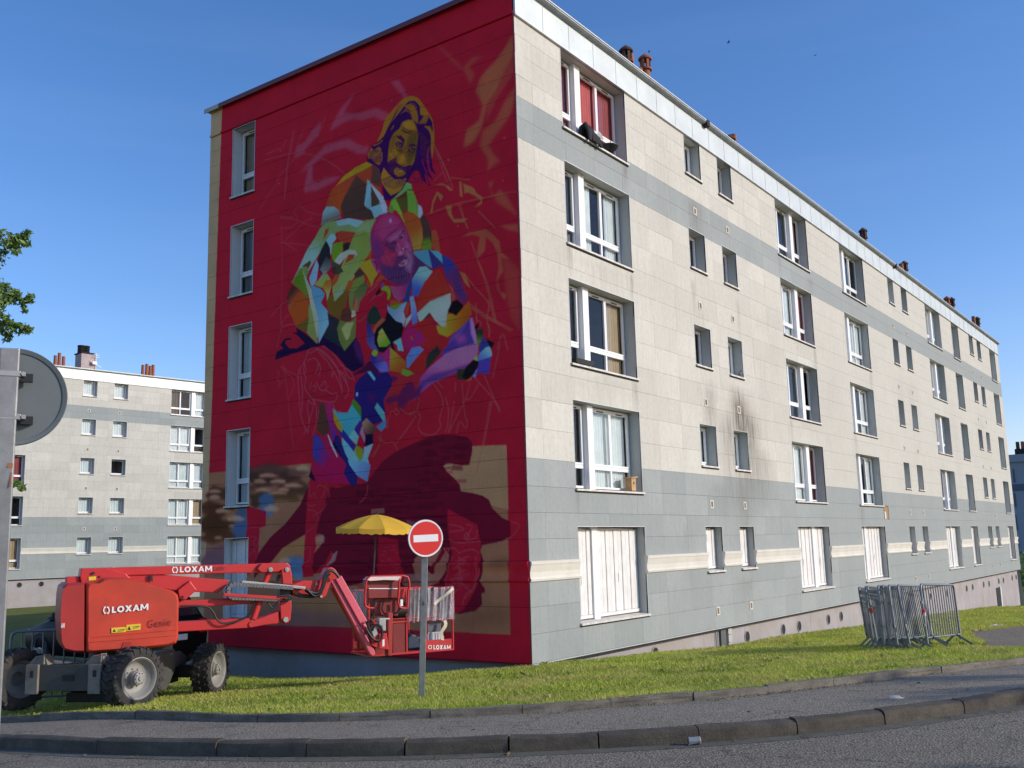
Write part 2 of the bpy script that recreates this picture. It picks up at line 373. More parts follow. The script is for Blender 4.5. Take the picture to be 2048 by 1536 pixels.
# ---- grass blades: one mesh, denser near the camera
def m_grass():
    n = NT('grass_blades'); n.set(.55, 0, .35); n.p.inputs['Transmission Weight'].default_value = 0
    at = n.n('Attribute'); at.attribute_name = 'tint'; co = n.coord('World')
    a = n.noise(co, .9, 4, .65)
    c = n.mix(at.outputs['Fac'], (.20, .29, .028), (.62, .66, .095))
    c = n.mix(n.ramp(a, [(.42, 0.), (.62, .85)]), c, (.55, .50, .14))
    n.l(c, n.p.inputs['Base Color'])
    tr = n.n('BsdfTranslucent'); n.l(c, tr.inputs[0]); mx = n.n('MixShader'); mx.inputs[0].default_value = .35
    n.l(n.p.outputs[0], mx.inputs[1]); n.l(tr.outputs[0], mx.inputs[2]); n.l(mx.outputs[0], n.o.inputs[0]); return n.m
M_grass = m_grass()
def blades(name, N, seed, fx):
    rg = np.random.default_rng(seed)
    V = []
    need = N; pts = []
    while need > 0:
        # sample along view rays so density follows distance
        th = rg.uniform(YAW-R(32), YAW+R(31), need*2); rr_ = 9.2*(60/9.2)**(rg.random(need*2)**1.15)
        x = CAM[0]+rr_*np.cos(th); y = CAM[1]+rr_*np.sin(th)
        ok = fx(x, y); x, y, rr_ = x[ok], y[ok], rr_[ok]; pts.append(np.c_[x, y, rr_][:need]); need -= len(pts[-1])
        if len(x) < 10: break
    P = np.concatenate(pts); n = len(P)
    z = G(P[:, 0], P[:, 1])-.005
    patch = np.array([mnoise.noise(Vector((x*.8, y*.8, 0))) for x, y in P[:, :2]])
    h = (.035+.045*rg.random(n)**1.6)*(1+.45*patch)*(1+np.maximum(0, P[:, 2]-14)*.012); wd = .0045+.004*rg.random(n)+P[:, 2]*.00042
    a = rg.uniform(0, 2*np.pi, n); ln = h*rg.uniform(.2, 1.5, n); b = rg.uniform(0, 2*np.pi, n)
    B = np.c_[P[:, :2], z]; S = np.c_[np.cos(a), np.sin(a), np.zeros(n)]*wd[:, None]
    tip = B+np.c_[np.cos(b)*ln, np.sin(b)*ln, h]
    V = np.stack([B-S, B+S, tip], 1).reshape(-1, 3); F = np.arange(3*n).reshape(n, 3)
    me = raw_mesh(name, V, F, M_grass)
    at = me.attributes.new('tint', 'FLOAT', 'POINT'); at.data.foreach_set('value', np.repeat(np.clip(rg.normal(.45, .28, n)+patch*.5, 0, 1), 3).astype(np.float32))
    o = bpy.data.objects.new(name, me); COL.objects.link(o); return o
def _side(x, y):                                 # on the lawn side of K2
    q = np.stack([x, y], -1); d = ((q[:, None]-K2f[None])**2).sum(-1); i = np.clip(d.argmin(1), 1, len(K2f)-2)
    t = K2f[i+1]-K2f[i-1]; r_ = q-K2f[i]; cr = t[:, 0]*r_[:, 1]-t[:, 1]*r_[:, 0]
    return (cr > .0)&(np.abs(cr)/np.hypot(t[:, 0], t[:, 1]) > .05)
def on_lawn(x, y):
    ok = ~((x > -.02)&(y > -.02)&(x < 53)); ok &= ~((x > -8.5)&(x < -.6)&(y > 6.5)&(y < 17)); ok &= (y < 40)
    j = np.where(ok)[0]; s = np.zeros(len(x), bool)
    for i in range(0, len(j), 20000): s[j[i:i+20000]] = _side(x[j[i:i+20000]], y[j[i:i+20000]])
    yt = np.interp(x, [3.9, 6.8, 10.4, 13.4, 17, 24, 40, 56], [-7.2, -6.7, -5.75, -5.0, -5.5, -7.3, -10.5, -14]); yb = np.interp(x, [3.7, 7.5, 11.5, 15, 19, 26, 40, 56], [-8.0, -8.35, -8.9, -9.5, -10, -11.2, -13.2, -17])
    path = (x > 3.75)&(y < yt+.05*np.sin(x*9))&(y > yb)
    return s & ~path
g = blades('grass', 380000, 11, on_lawn)
tag(g, 'short sunlit lawn grass around the painted apartment block', 'grass', kind='stuff')
# weeds and dry litter along the edging and in the kerb joints
def tufts(name, spots, seed, n, hh, mat, spread):
    rg = np.random.default_rng(seed); V = []; tint = []
    for (x, y, z) in spots:
        for _ in range(n):
            px, py = x+rg.normal(0, spread), y+rg.normal(0, spread); a = rg.uniform(0, 6.28); w_ = .004+.004*rg.random(); h = hh*rg.uniform(.3, 1); l = h*rg.uniform(.3, 1.4); b = rg.uniform(0, 6.28)
            B = np.array([px, py, z-.004]); s = np.array([math.cos(a), math.sin(a), 0])*w_
            V += [B-s, B+s, B+np.array([math.cos(b)*l, math.sin(b)*l, h])]; tint.append(rg.random())
    V = np.array(V); me = raw_mesh(name, V, np.arange(len(V)).reshape(-1, 3), mat)
    at = me.attributes.new('tint', 'FLOAT', 'POINT'); at.data.foreach_set('value', np.repeat(tint, 3).astype(np.float32))
    o = bpy.data.objects.new(name, me); COL.objects.link(o); return o
sp = []; rg = random.Random(4)
for i in range(len(K2r)):
    p = K2r[i]
    if -9 < p[0] < 6 and rg.random() < .55:
        sp.append((p[0]-.04-rg.random()*.12, p[1]-.04-rg.random()*.1, Tz(*p)+.062))
for i in range(60):
    q = K1f[rg.randrange(int(len(K1f)*.25), int(len(K1f)*.75))]; sp.append((q[0]-.02-rg.random()*.05, q[1]-.02, Tz(*q)+.004))
M_dry = pm('dry_weeds', (.12, .095, .045), .9, var=.5, vs=9, kind='World')
o = tufts('weeds', sp, 3, 9, .03, M_dry, .05); tag(o, 'dry weeds and moss along the lawn edging and kerb joints', 'weeds', kind='stuff')
sp2 = []
for (px_, py_) in [(700, 1444), (1120, 1426), (1300, 1412), (1460, 1395), (1520, 1390), (1560, 1385), (1600, 1383), (1640, 1378), (1700, 1370), (1740, 1368), (1430, 1403), (1850, 1350)]:
    P = ray(px_, py_); t = 12.
    for _ in range(60): q = CAM+P*t; t += (q[2]-Tz(q[0], q[1])-.06)*1.5
    sp2.append((q[0], q[1], q[2]))
o = tufts('dead_grass', sp2, 8, 70, .04, M_dry, .16); tag(o, 'clumps of dead grass heaped on the pavement by the edging', 'dead grass', kind='stuff')

# broad-leaved weeds in the lawn
rg = np.random.default_rng(31); Vw = []; tw = []
for k in range(420):
    th = rg.uniform(YAW-R(30), YAW+R(30)); rr_ = 10+rg.random()**1.4*18; x, y = CAM[0]+rr_*math.cos(th), CAM[1]+rr_*math.sin(th)
    if not on_lawn(np.array([x]), np.array([y]))[0]: continue
    z = Gz(x, y)+.015; t0 = rg.random()
    for j in range(rg.integers(6, 15)):
        a = rg.uniform(0, 6.28); l_ = rg.uniform(.05, .12); up = rg.uniform(.02, .07); d = np.array([math.cos(a), math.sin(a), 0]); s_ = np.array([-d[1], d[0], 0])*l_*.2; B = np.array([x, y, z])+d*.01
        m_ = B+d*l_*.55+np.array([0, 0, up]); e_ = B+d*l_+np.array([0, 0, up*.5]); Vw += [B, m_-s_, m_+s_, m_-s_, e_, m_+s_]; tw.append(t0*.5)
Vw = np.array(Vw); me = raw_mesh('lawn_weeds', Vw, np.arange(len(Vw)).reshape(-1, 3), M_grass); at = me.attributes.new('tint', 'FLOAT', 'POINT'); at.data.foreach_set('value', np.repeat(tw, 6).astype(np.float32)*.4)
o = bpy.data.objects.new('lawn_weeds', me); COL.objects.link(o); tag(o, 'broad-leaved weeds scattered through the lawn', 'weeds', kind='stuff')
# dry leaves and grit on the pavement, in the gutter and on the lawn edge
Vl = []; 
for k in range(900):
    i = rg.integers(int(len(K1f)*.22), int(len(K1f)*.80)); m2 = rg.random()
    if m2 < .45: q_ = K1f[i]+N1[i]*rg.uniform(.01, .2); z = Tz(*q_)+.012
    elif m2 < .85: t_ = .08+.88*rg.random()**.45; q_ = K1f[i]*(1-t_)+K2m[i]*t_; z = Tz(*q_)+.125*(1-t_)+.06*t_+.006
    else: q_ = K1f[i]+N1[i]*rg.uniform(.2, 3.5); z = Tz(*q_)+.008
    s_ = rg.uniform(.004, .018) if rg.random() < .8 else rg.uniform(.02, .035); a = rg.uniform(0, 6.28); u1 = np.array([math.cos(a), math.sin(a), rg.uniform(-.3, .3)])*s_; u2 = np.array([-math.sin(a), math.cos(a), rg.uniform(0, .5)])*s_*.6; c_ = np.array([q_[0], q_[1], z+.003]); Vl += [c_-u1, c_-u2*.8, c_+u1, c_+u2]
Vl = np.array(Vl); me = raw_mesh('leaf_litter', Vl, np.arange(len(Vl)).reshape(-1, 4), pm('dry_leaf', (.17, .12, .06), .9, var=.6, vs=5, kind='World')); o = bpy.data.objects.new('leaf_litter', me); COL.objects.link(o); tag(o, 'dry leaves and grit strewn over the pavement and gutter', 'leaf litter', kind='stuff')
# ================================================================ BUILDING MATERIALS
def m_wall(name, a, b, stain, streaks=(), sc_=1.0):
    n = NT(name); n.set(.8, 0, .3); co = n.coord('World')
    f = n.noise(co, .55, 4, .6); g = n.noise(co, 9, 6, .75); v = n.noise(n.coord('World', (5, 5, .55)), 2.0, 6, .7)
    obj = n.n('ObjectInfo').outputs['Random']
    c = n.mix(n.ramp(f, [(.3, 0.), (.7, 1.)]), a, b)
    c = n.mix(n.math('MULTIPLY', obj, .6), c, tuple(x*.86 for x in a))
    c = n.mix(n.ramp(g, [(.45, 0.), (.75, .35)]), c, stain)
    c = n.mix(n.ramp(v, [(.46, 0.), (.8, .38)]), c, stain)
    if streaks:
        sep = n.n('SeparateXYZ'); n.l(n.coord('World'), sep.inputs[0]); vs = n.noise(n.coord('World', (26, 26, .7)), 1.0, 5, .75); tot = None
        for (x0, z0, wx, ln, amt) in streaks:      # streak of dirt starting at z0 running down ln metres
            dx = n.math('DIVIDE', n.math('SUBTRACT', sep.outputs[0], x0), wx); gx_ = n.math('POWER', 2.718, n.math('MULTIPLY', n.math('MULTIPLY', dx, dx), -1.))
            dz = n.math('DIVIDE', n.math('SUBTRACT', z0, sep.outputs[2]), ln); up = n.math('MULTIPLY', n.math('MULTIPLY', dz, 6., clamp=True), n.math('SUBTRACT', 1., dz, clamp=True))
            q = n.math('MULTIPLY', n.math('MULTIPLY', gx_, up), amt); tot = q if tot is None else n.math('ADD', tot, q)
        k = n.math('MULTIPLY', tot, n.ramp(vs, [(.36, 0.), (.66, 1.)]), clamp=True)
        c = n.mix(k, c, (.10, .08, .06))
    n.l(c, n.p.inputs['Base Color']); n.bump(n.noise(co, 55, 3, .7), .25, .006); return n.m
STREAKS = [(10.65, 6.25, .50, 3.8, 1.3), (10.9, 6.3, .95, 4.4, .9), (11.5, 5.6, .6, 3.4, .9), (9.7, 5.4, .45, 3.2, .8), (12.3, 4.6, .6, 2.2, .5), (8.75, 6.2, .40, 2.6, 1.0), (8.5, 11.3, .5, 1.8, .8), (10.2, 11.2, .9, .9, .2), (9.0, 3.4, .8, 1.4, .35),
           (10.6, 3.5, .55, 3.3, .55), (10.4, .9, .5, 1.4, .5), (16.4, 8.9, 1.6, 1.2, .28), (16.2, 6.1, 1.6, 1.5, .3), (17.7, 10.9, .25, .9, .5), (3.3, 8.3, 1.4, .9, .3), (3.3, 5.6, 1.4, .9, .25), (8.5, 8.3, .5, 3, .25), (30.2, 9, .9, 5, .3), (28.3, 9, .6, 4, .2), (45, 9, 1.2, 6, .3), (38.2, 9, .8, 8, .2), (19.2, 8, 1.5, 5, .18), (13, 9, 1.5, 5, .14), (4.6, 11.1, .12, .9, .9), (1.9, 8.4, .12, .8, .8), (4.65, 8.35, .10, 1.2, .8), (4.6, 5.7, .12, .9, .7), (1.85, 3.0, .10, .8, .5), (14.8, 11.1, .15, 1.1, .7), (17.6, 8.4, .14, 1.4, .8), (14.8, 5.7, .14, 1.2, .7), (24.1, 8.4, .2, 1.5, .7), (21.4, 5.7, .2, 1.6, .6), (21.5, 3.0, .2, 1.3, .6), (8.1, 8.9, .12, 1.3, .7), (11.1, 8.9, .12, 1.5, .7), (6.6, 12.9, .4, 5, .22), (12.6, 7.5, .5, 6, .25), (7.0, 2.4, .5, 2.4, .2)]
M_cream = m_wall('cream_cladding', (.555, .538, .472), (.638, .62, .552), (.33, .30, .25), STREAKS)
M_grey = m_wall('grey_cladding', (.31, .335, .325), (.365, .39, .375), (.20, .225, .225), STREAKS)
M_mould = pm('cornice_cream', (.65, .62, .54), .75, var=.10, vs=2, kind='World', dirt=.35, dcol=(.35, .30, .22), ds=4)
M_fascia = pm('fascia_metal', (.52, .56, .55), .45, met=.25, var=.10, vs=1.2, kind='World', dirt=.35, dcol=(.42, .46, .46), ds=1)
M_gutter = pm('gutter_zinc', (.30, .32, .33), .5, met=.5, var=.2, vs=4, kind='World')
M_drip = pm('drip_edge', (.55, .56, .57), .5, met=.3, var=.1)
M_plinth = pm('plinth_concrete', (.36, .33, .33), .9, var=.12, vs=.8, bump=.4, bs=30, kind='World', dirt=.55, dcol=(.30, .24, .15), ds=.9)
M_reveal = pm('reveal_grey', (.42, .43, .41), .6, var=.06, vs=2)
M_revw = pm('reveal_white', (.70, .70, .66), .6, var=.06, vs=2)
M_soffit = pm('soffit', (.48, .47, .42), .7, var=.08, vs=2)
M_pvc = pm('white_pvc', (.80, .80, .79), .35, var=.04, vs=2, spec=.5)
M_sill = pm('sill_stone', (.66, .63, .57), .6, var=.15, vs=6, dirt=.6, dcol=(.28, .25, .2), ds=5)
M_dark = pm('dark_gap', (.02, .02, .022), .9, var=.1)
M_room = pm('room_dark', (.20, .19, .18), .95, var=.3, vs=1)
M_roof = pm('roof_bitumen', (.12, .12, .12), .9, var=.2)
M_back = pm('backing_wall', (.24, .23, .20), .9, var=.1)
M_shut = pm('white_shutter', (.76, .74, .71), .45, var=.08, vs=3, kind='World', dirt=.35, dcol=(.48, .45, .40), ds=2.5)
M_terra = pm('terracotta', (.33, .115, .06), .85, var=.3, vs=6, kind='World', dirt=.7, dcol=(.05, .03, .025), ds=6, bump=.3)
M_soot = pm('sooty_terracotta', (.09, .045, .035), .9, var=.4, vs=7, kind='World')
def m_glass():
    n = NT('window_glass'); n.p.inputs['Base Color'].default_value = (.02, .025, .03, 1); n.set(.04, 0, .6)
    g = n.n('BsdfGlossy'); g.inputs['Roughness'].default_value = .03; t = n.n('BsdfTransparent'); t.inputs[0].default_value = (.80, .86, .88, 1)
    fr = n.n('Fresnel'); fr.inputs[0].default_value = 1.42; mx = n.n('MixShader'); n.l(fr.outputs[0], mx.inputs[0]); n.l(t.outputs[0], mx.inputs[1]); n.l(g.outputs[0], mx.inputs[2]); n.l(mx.outputs[0], n.o.inputs[0])
    return n.m
M_glass = m_glass()
M_curt = {'net': pm('net_curtain', (.78, .79, .78), .9, var=.08), 'red': pm('red_curtain', (.42, .09, .09), .9, var=.1), 'beige': pm('beige_curtain', (.50, .36, .22), .9, var=.1),
          'brown': pm('brown_curtain', (.16, .11, .085), .9, var=.2), 'grey': pm('grey_curtain', (.24, .24, .24), .9, var=.1)}

# ================================================================ WINDOWS
# local frame: x along the facade, y into the wall, z up; origin at the lower left corner of the opening
def casement(mb, panes, a, b, z0, z1, nsash, low=.46, y=.30):
    """frame from x=a..b; a lower fixed light of height low; nsash sashes above"""
    t = .045
    mb.box(a, a+t, y, y+.06, z0, z1); mb.box(b-t, b, y, y+.06, z0, z1)
    mb.box(a+t, b-t, y, y+.06, z0, z0+t); mb.box(a+t, b-t, y, y+.06, z1-t, z1)
    zt = z0+low if low else z0
    if low: mb.box(a+t, b-t, y-.012, y+.05, zt-.035, zt+.045)
    wv = (b-a-2*t)/nsash
    for i in range(nsash):
        xa, xb = a+t+wv*i, a+t+wv*(i+1)
        if low:
            if i: mb.box(xa-.03, xa+.03, y-.008, y+.05, z0+t, zt-.035)
            panes.append((xa+(.03 if i else 0), xb-(.03 if i < nsash-1 else 0), z0+t, zt-.035, y+.03))
        s = .048; za, zb = zt+(.045 if low else t), z1-t
        ya, yb = y-.018, y+.04
        mb.box(xa+.004, xa+s, ya, yb, za+.004, zb-.004); mb.box(xb-s, xb-.004, ya, yb, za+.004, zb-.004)
        mb.box(xa+s, xb-s, ya, yb, za+.004, za+s); mb.box(xa+s, xb-s, ya, yb, zb-s, zb-.004)
        panes.append((xa+s, xb-s, za+s, zb-s, y+.02))
        mb.box((xa+xb)/2-.14, (xa+xb)/2+.14, y-.03, y-.016, zb-.036, zb-.014, 1)       # trickle vent
def curtain_mesh(x0, x1, z0, z1, y, folds, amp, seed, gather=0):
    rg = random.Random(seed); n = max(8, int((x1-x0)/.03)); ph = rg.uniform(0, 6); vs = []; fs = []
    for k, z in enumerate((z0, (z0+z1)/2, z1)):
        for i in range(n+1):
            u = i/n; x = x0+(x1-x0)*u; 
            vs.append((x, y+amp*math.sin(u*(x1-x0)*folds+ph+.6*math.sin(u*9+ph)+k*.25), z))
    for k in range(2):
        for i in range(n): fs.append((k*(n+1)+i, k*(n+1)+i+1, (k+1)*(n+1)+i+1, (k+1)*(n+1)+i))
    b = MB(); b.add(vs, fs); return b
PROTO = {}
HID = []
def window_proto(typ, w_, h_, var, low=.46, depth=.30):
    """typ: 'SPD' single-pillar-double, 'DPS', 'S' one sash, 'D' two sashes ; var: dict(cur=..., shut=bool, open=bool)"""
    key = (typ, round(w_, 2), round(h_, 2), str(sorted(var.items())))
    if key in PROTO: return PROTO[key]
    rg = random.Random(sum(map(ord, str(key))))
    win = MB(); panes = []; pillar = []
    if typ == 'SPD': secs = [(0, .84, 1), (1.08, w_, 2)]; pillar = [(.84, 1.08)]
    elif typ == 'DPS': secs = [(0, w_-1.18, 2), (w_-.90, w_, 1)]; pillar = [(w_-1.18, w_-.90)]
    elif typ == 'SD': secs = [(0, w_, 2)]
    else: secs = [(0, w_, 1)]
    z0 = .0 if not var.get('raise') else .0
    zb = .05
    for i, (a, b, ns) in enumerate(secs): casement(win, panes, a+.012, b-.012, zb, h_-.02, ns, low)
    # inward-open sash leaves one pane missing
    me = win
    obj = {'frame': win.build('window', [M_pvc, M_dark])}
    root = obj['frame']
    if pillar:
        p = MB()
        for a, b in pillar: p.box(a, b, .17, .36, .0, h_)
        p.build('mullion_pillar', M_pvc, root)
    # reveals
    rv = MB(); D = .5
    rv.box(-.02, 0, .032, D, 0, h_); rv.box(w_, w_+.02, .032, D, 0, h_)
    rv.box(-.02, w_+.02, .032, D, h_, h_+.02, 1); rv.box(-.02, w_+.02, .032, D, -.03, 0, 1)
    # shadow-line trims around the opening, like the aluminium angle in the photograph
    for (a, b, c_, d) in ((-.012, .0, 0, h_), (w_, w_+.012, 0, h_)): rv.box(a, b, -.004, .03, c_, d, 2)
    rv.box(-.012, w_+.012, -.004, .03, h_, h_+.014, 2)
    rv.build('reveal', [M_revw if var.get('wp') == 2 else M_reveal, M_soffit, M_drip], root)
    sl = MB(); sl.add([(-.03, -.055, -.045), (w_+.03, -.055, -.045), (w_+.03, .31, -.02), (-.03, .31, -.02), (-.03, -.055, -.002), (w_+.03, -.055, -.002), (w_+.03, .31, .03), (-.03, .31, .03)],
                      [(0,3,2,1),(4,5,6,7),(0,1,5,4),(1,2,6,5),(2,3,7,6),(3,0,4,7)])
    sl.build('sill', M_sill, root)
    gp = MB(); gp.box(-.02, w_+.02, -.02, .028, -.075, -.047); gp.build('sill_gap', M_dark, root)
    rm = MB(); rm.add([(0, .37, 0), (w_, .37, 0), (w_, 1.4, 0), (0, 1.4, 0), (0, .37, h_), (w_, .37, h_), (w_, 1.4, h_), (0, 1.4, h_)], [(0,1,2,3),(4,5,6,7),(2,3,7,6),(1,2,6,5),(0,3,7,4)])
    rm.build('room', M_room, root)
    if var.get('shut'):
        y = .225
        for i, (a, b, ns) in enumerate(secs):
            nsl = max(2, int(round((b-a)/.185))); ww = (b-a-.05)/nsl; mm = None
            for k in range(nsl):
                xa = a+.025+ww*k; fold = .006*((k % 2)*2-1)
                if mm is None:
                    s = MB(); s.box(.006, ww-.006, -.011, .011, 0, h_-.19); s.box(.02, .034, -.014, -.009, 0, h_-.19); mm = s.mesh('shutter_slat', M_shut)
                o = place('shutter_slat', mm, root, (xa, y+fold, .13))
            s = MB(); s.box(a+.02, b-.02, .2, .25, .05, .12); s.box(a+.02, b-.02, .235, .25, .12, h_-.06); s.box(a+(b-a)/2-.03, a+(b-a)/2-.015, y-.03, y-.012, .75, .95); s.build('shutter_rail', M_shut, root)
    miss = var.get('open', ())
    for i, (a, b, c_, d, y) in enumerate(panes):
        if i in miss: continue
        q = MB(); q.add([(a, y, c_), (b, y, c_), (b, y, d), (a, y, d)], [(0, 1, 2, 3)]); q.build('pane', M_glass, root, fix=False)
    cu = var.get('cur', '')
    secw = [(a+.06, b-.06) for a, b, _ in secs]
    for k, token in enumerate(cu.split(',') if cu else []):
        if not token or token == '-': continue
        kind, mode = token.split(':'); a, b = secw[min(k, len(secw)-1)] if len(secw) > 1 or k == 0 else secw[0]
        if mode == 'full': rr_ = [(a, b)]
        elif mode == 'L': rr_ = [(a, a+(b-a)*.45)]
        elif mode == 'R': rr_ = [(b-(b-a)*.45, b)]
        elif mode == 'LR': rr_ = [(a, a+(b-a)*.34), (b-(b-a)*.3, b)]
        else: rr_ = [(a, b)]
        for j, (p, q) in enumerate(rr_):
            curtain_mesh(p, q, .06, h_-.05, .405, rg.uniform(34, 60), .022, i+j*7+k).build('curtain', M_curt[kind], root, fix=False, smooth=True, angle=180)
    HID.append(root)
    PROTO[key] = root; return root
def use_window(typ, w_, h_, var, parent, loc, rz=0, low=.46):
    p = window_proto(typ, w_, h_, var, low)
    if p.get('used'): o = copy_tree(p, parent)
    else: o = p; o.parent = parent; o['used'] = 1
    o.location = loc; o.rotation_euler = (0, 0, rz)
    return o
H = 2.7; ZT = 2.203; ZB = .307; ZB0 = .226; ZS = 1.104; ZS0 = 1.064; ZBOT = -.40
ROWS = [-.40, .15, .66, 1.14, 1.55, 1.97, 2.49, 3.01, 3.563, 4.18, 4.79, 5.40, 6.01, 6.63, 7.24, 7.85, 8.46, 9.08, 9.70, 10.27, 10.74, 11.2, 11.68, 12.18, 12.6, 13.02]
def is_grey(z): return z < 3.56 or 10.2 < z < 11.19
def subtract(rect, holes):
    x0, x1, z0, z1 = rect; xs = {x0, x1}; hs_ = [h for h in holes if h[0] < x1-1e-6 and h[1] > x0+1e-6 and h[2] < z1-1e-6 and h[3] > z0+1e-6]
    if not hs_: return [rect]
    for h in hs_:
        for q in (h[0], h[1]):
            if x0 < q < x1: xs.add(q)
    xs = sorted(xs); out = []
    for a, b in zip(xs[:-1], xs[1:]):
        segs = [(z0, z1)]
        for h in hs_:
            if h[0] <= a+1e-6 and h[1] >= b-1e-6:
                n_ = []
                for c_, d in segs:
                    if h[2] > c_: n_.append((c_, min(d, h[2])))
                    if h[3] < d: n_.append((max(c_, h[3]), d))
                segs = [s for s in n_ if s[1]-s[0] > 1e-4]
        out += [(a, b, c_, d) for c_, d in segs]
    # join neighbours with equal z range
    res = []
    for r_ in out:
        if res and abs(res[-1][1]-r_[0]) < 1e-6 and abs(res[-1][2]-r_[2]) < 1e-6 and abs(res[-1][3]-r_[3]) < 1e-6: res[-1] = (res[-1][0], r_[1], r_[2], r_[3])
        else: res.append(r_)
    return res
def openings(cols):
    o = []
    for (x0, x1, small) in cols:
        for fl in range(5):
            if small: z0 = ZS0 if fl == 0 else ZS+fl*H
            else: z0 = ZB0 if fl == 0 else ZB+fl*H
            o.append((x0, x1, z0, ZT+fl*H if fl < 4 else 13.003))
    return o
def facade(root, XE, cols, indiv, wincb, x_start=0.0):
    ops = openings(cols); g_ = .0023
    # backing sheet with the openings left free
    zs = sorted({z for o in ops for z in o[2:]}|{-.40, 13.02}); b = MB(); xs = sorted({x for o in ops for x in o[:2]}|{x_start, XE})
    for a, c_ in zip(xs[:-1], xs[1:]):
        for z0, z1 in zip(zs[:-1], zs[1:]):
            mx_, mz = (a+c_)/2, (z0+z1)/2
            if any(o[0] < mx_ < o[1] and o[2] < mz < o[3] for o in ops): continue
            b.add([(a, .034, z0), (c_, .034, z0), (c_, .034, z1), (a, .034, z1)], [(0, 1, 2, 3)])
    b.build('wall', M_back, root, fix=False)
    # cladding panels
    joints = [x_start]; x = x_start+.62
    while x < XE-.5: joints.append(x); x += 1.27
    joints.append(XE); cells = []
    for zi in range(len(ROWS)-1):
        z0, z1 = ROWS[zi], ROWS[zi+1]
        if abs(z0-1.14) < .01: continue
        for a, c_ in zip(joints[:-1], joints[1:]):
            rects = subtract((a+.0012, c_-.0012, z0+g_, z1-g_), ops)
            if rects: cells.append((a, z0, rects))
    cells.sort(key=lambda q: indiv(q[0], q[1])); cache = {}; rest = MB()
    for k, (a, z0, rects) in enumerate(cells):
        gr = 1 if is_grey(z0+.1) else 0
        if k < 300 and indiv(a, z0) < 1e6:
            if not rects: continue
            ox, oz = rects[0][0], rects[0][2]
            key = (gr, tuple(round(v-(ox if i < 2 else oz), 3) for r_ in rects for i, v in enumerate(r_)))
            if key not in cache:
                mb = MB()
                for r_ in rects: mb.box(r_[0]-ox, r_[1]-ox, 0, .028, r_[2]-oz, r_[3]-oz)
                cache[key] = mb.mesh('panel', M_grey if gr else M_cream)
            place('panel', cache[key], root, (ox, rnd.uniform(-.0015, .0015), oz))
        else:
            for r_ in rects: rest.box(r_[0], r_[1], 0, .028, r_[2], r_[3], gr)
    if rest.v: rest.build('panel', [M_cream, M_grey], root, kind='stuff', fix=False)
    # cornice band in pieces between the openings
    prof = [(0.0, 1.14), (-.035, 1.15), (-.045, 1.19), (-.02, 1.23), (-.02, 1.33), (-.035, 1.39), (-.05, 1.46), (-.06, 1.48), (-.06, 1.53), (-.02, 1.548), (0.0, 1.55)]
    for r_ in subtract((x_start, XE, 1.14, 1.55), ops):
        if r_[3]-r_[2] < .3: continue
        L = r_[1]-r_[0]; k = max(1, int(L/2.4))
        for i in range(k):
            a, c_ = r_[0]+L*i/k+.002, r_[0]+L*(i+1)/k-.002; q = MB(); q.prism([(a, y, z) for y, z in prof]+[(a, .03, 1.55), (a, .03, 1.14)], (c_-a, 0, 0)); q.build('moulding', M_mould, root)
    # bottom drip rail
    q = MB(); q.box(x_start, XE, -.012, .03, -.425, -.405); q.build('drip_rail', M_drip, root); q = MB(); q.box(x_start, XE, .0, .11, -.47, -.427); q.build('shadow_gap', M_dark, root)
    # fascia
    x = x_start+.0; W_ = 1.07; n_ = int((XE-x_start)/W_)+1
    for i in range(n_):
        a = x_start+i*W_; c_ = min(a+W_, XE+.03)
        if c_-a < .2: continue
        q = MB(); q.box(0, c_-a-.006, -.045, .03, 0, .70); q.box(c_-a-.022, c_-a-.008, -.052, -.045, .01, .69)
        key = ('fas', round(c_-a, 2))
        if key not in PROTO: PROTO[key] = q.mesh('fascia_panel', M_fascia)
        place('fascia_panel', PROTO[key], root, (a, rnd.uniform(-.002, .002), 13.03))
    q = MB(); q.box(x_start, XE+.03, -.06, .0, 13.005, 13.028); q.build('fascia_lip', M_drip, root)
    q = MB(); q.prism([(x_start-.05, -.05, 13.68), (x_start-.05, -.13, 13.70), (x_start-.05, -.17, 13.74), (x_start-.05, -.17, 13.78), (x_start-.05, -.15, 13.79), (x_start-.05, -.02, 13.79)], (XE+.1-x_start, 0, 0)); q.build('gutter', M_gutter, root)
    q = MB(); q.box(x_start-.06, XE+.08, -.19, -.152, 13.775, 13.80); q.build('roof_edge', M_drip, root)
    for (x0, x1, z0, z1) in ops: wincb(x0, x1, z0, z1)
    for i, (x0, x1, small) in enumerate(cols):
        if not small: continue
        for z in (10.89, 8.19, 5.52, 2.79, .03):
            q = MB(); x = x0+.46 if (x1-x0) > .9 else x0+.36; s = .105
            for (a, b_, c_, d) in ((-s, s, -s, -s*.72), (-s, s, s*.72, s), (-s, -s*.6, -s*.72, s*.72), (s*.6, s, -s*.72, s*.72)): q.box(x+a, x+b_, -.014, -.001, z+c_, z+d)
            v = q.build('vent', M_mould, root); q = MB(); q.box(x-s*.6, x+s*.6, -.006, -.002, z-s*.72, z+s*.72)
            for k in range(5): q.box(x-s*.6, x+s*.6, -.012, -.006, z-s*.7+k*.032, z-s*.7+k*.032+.014)
            q.build('grille', pm_brown, v)
pm_brown = pm('vent_brown', (.20, .15, .095), .7, var=.2)

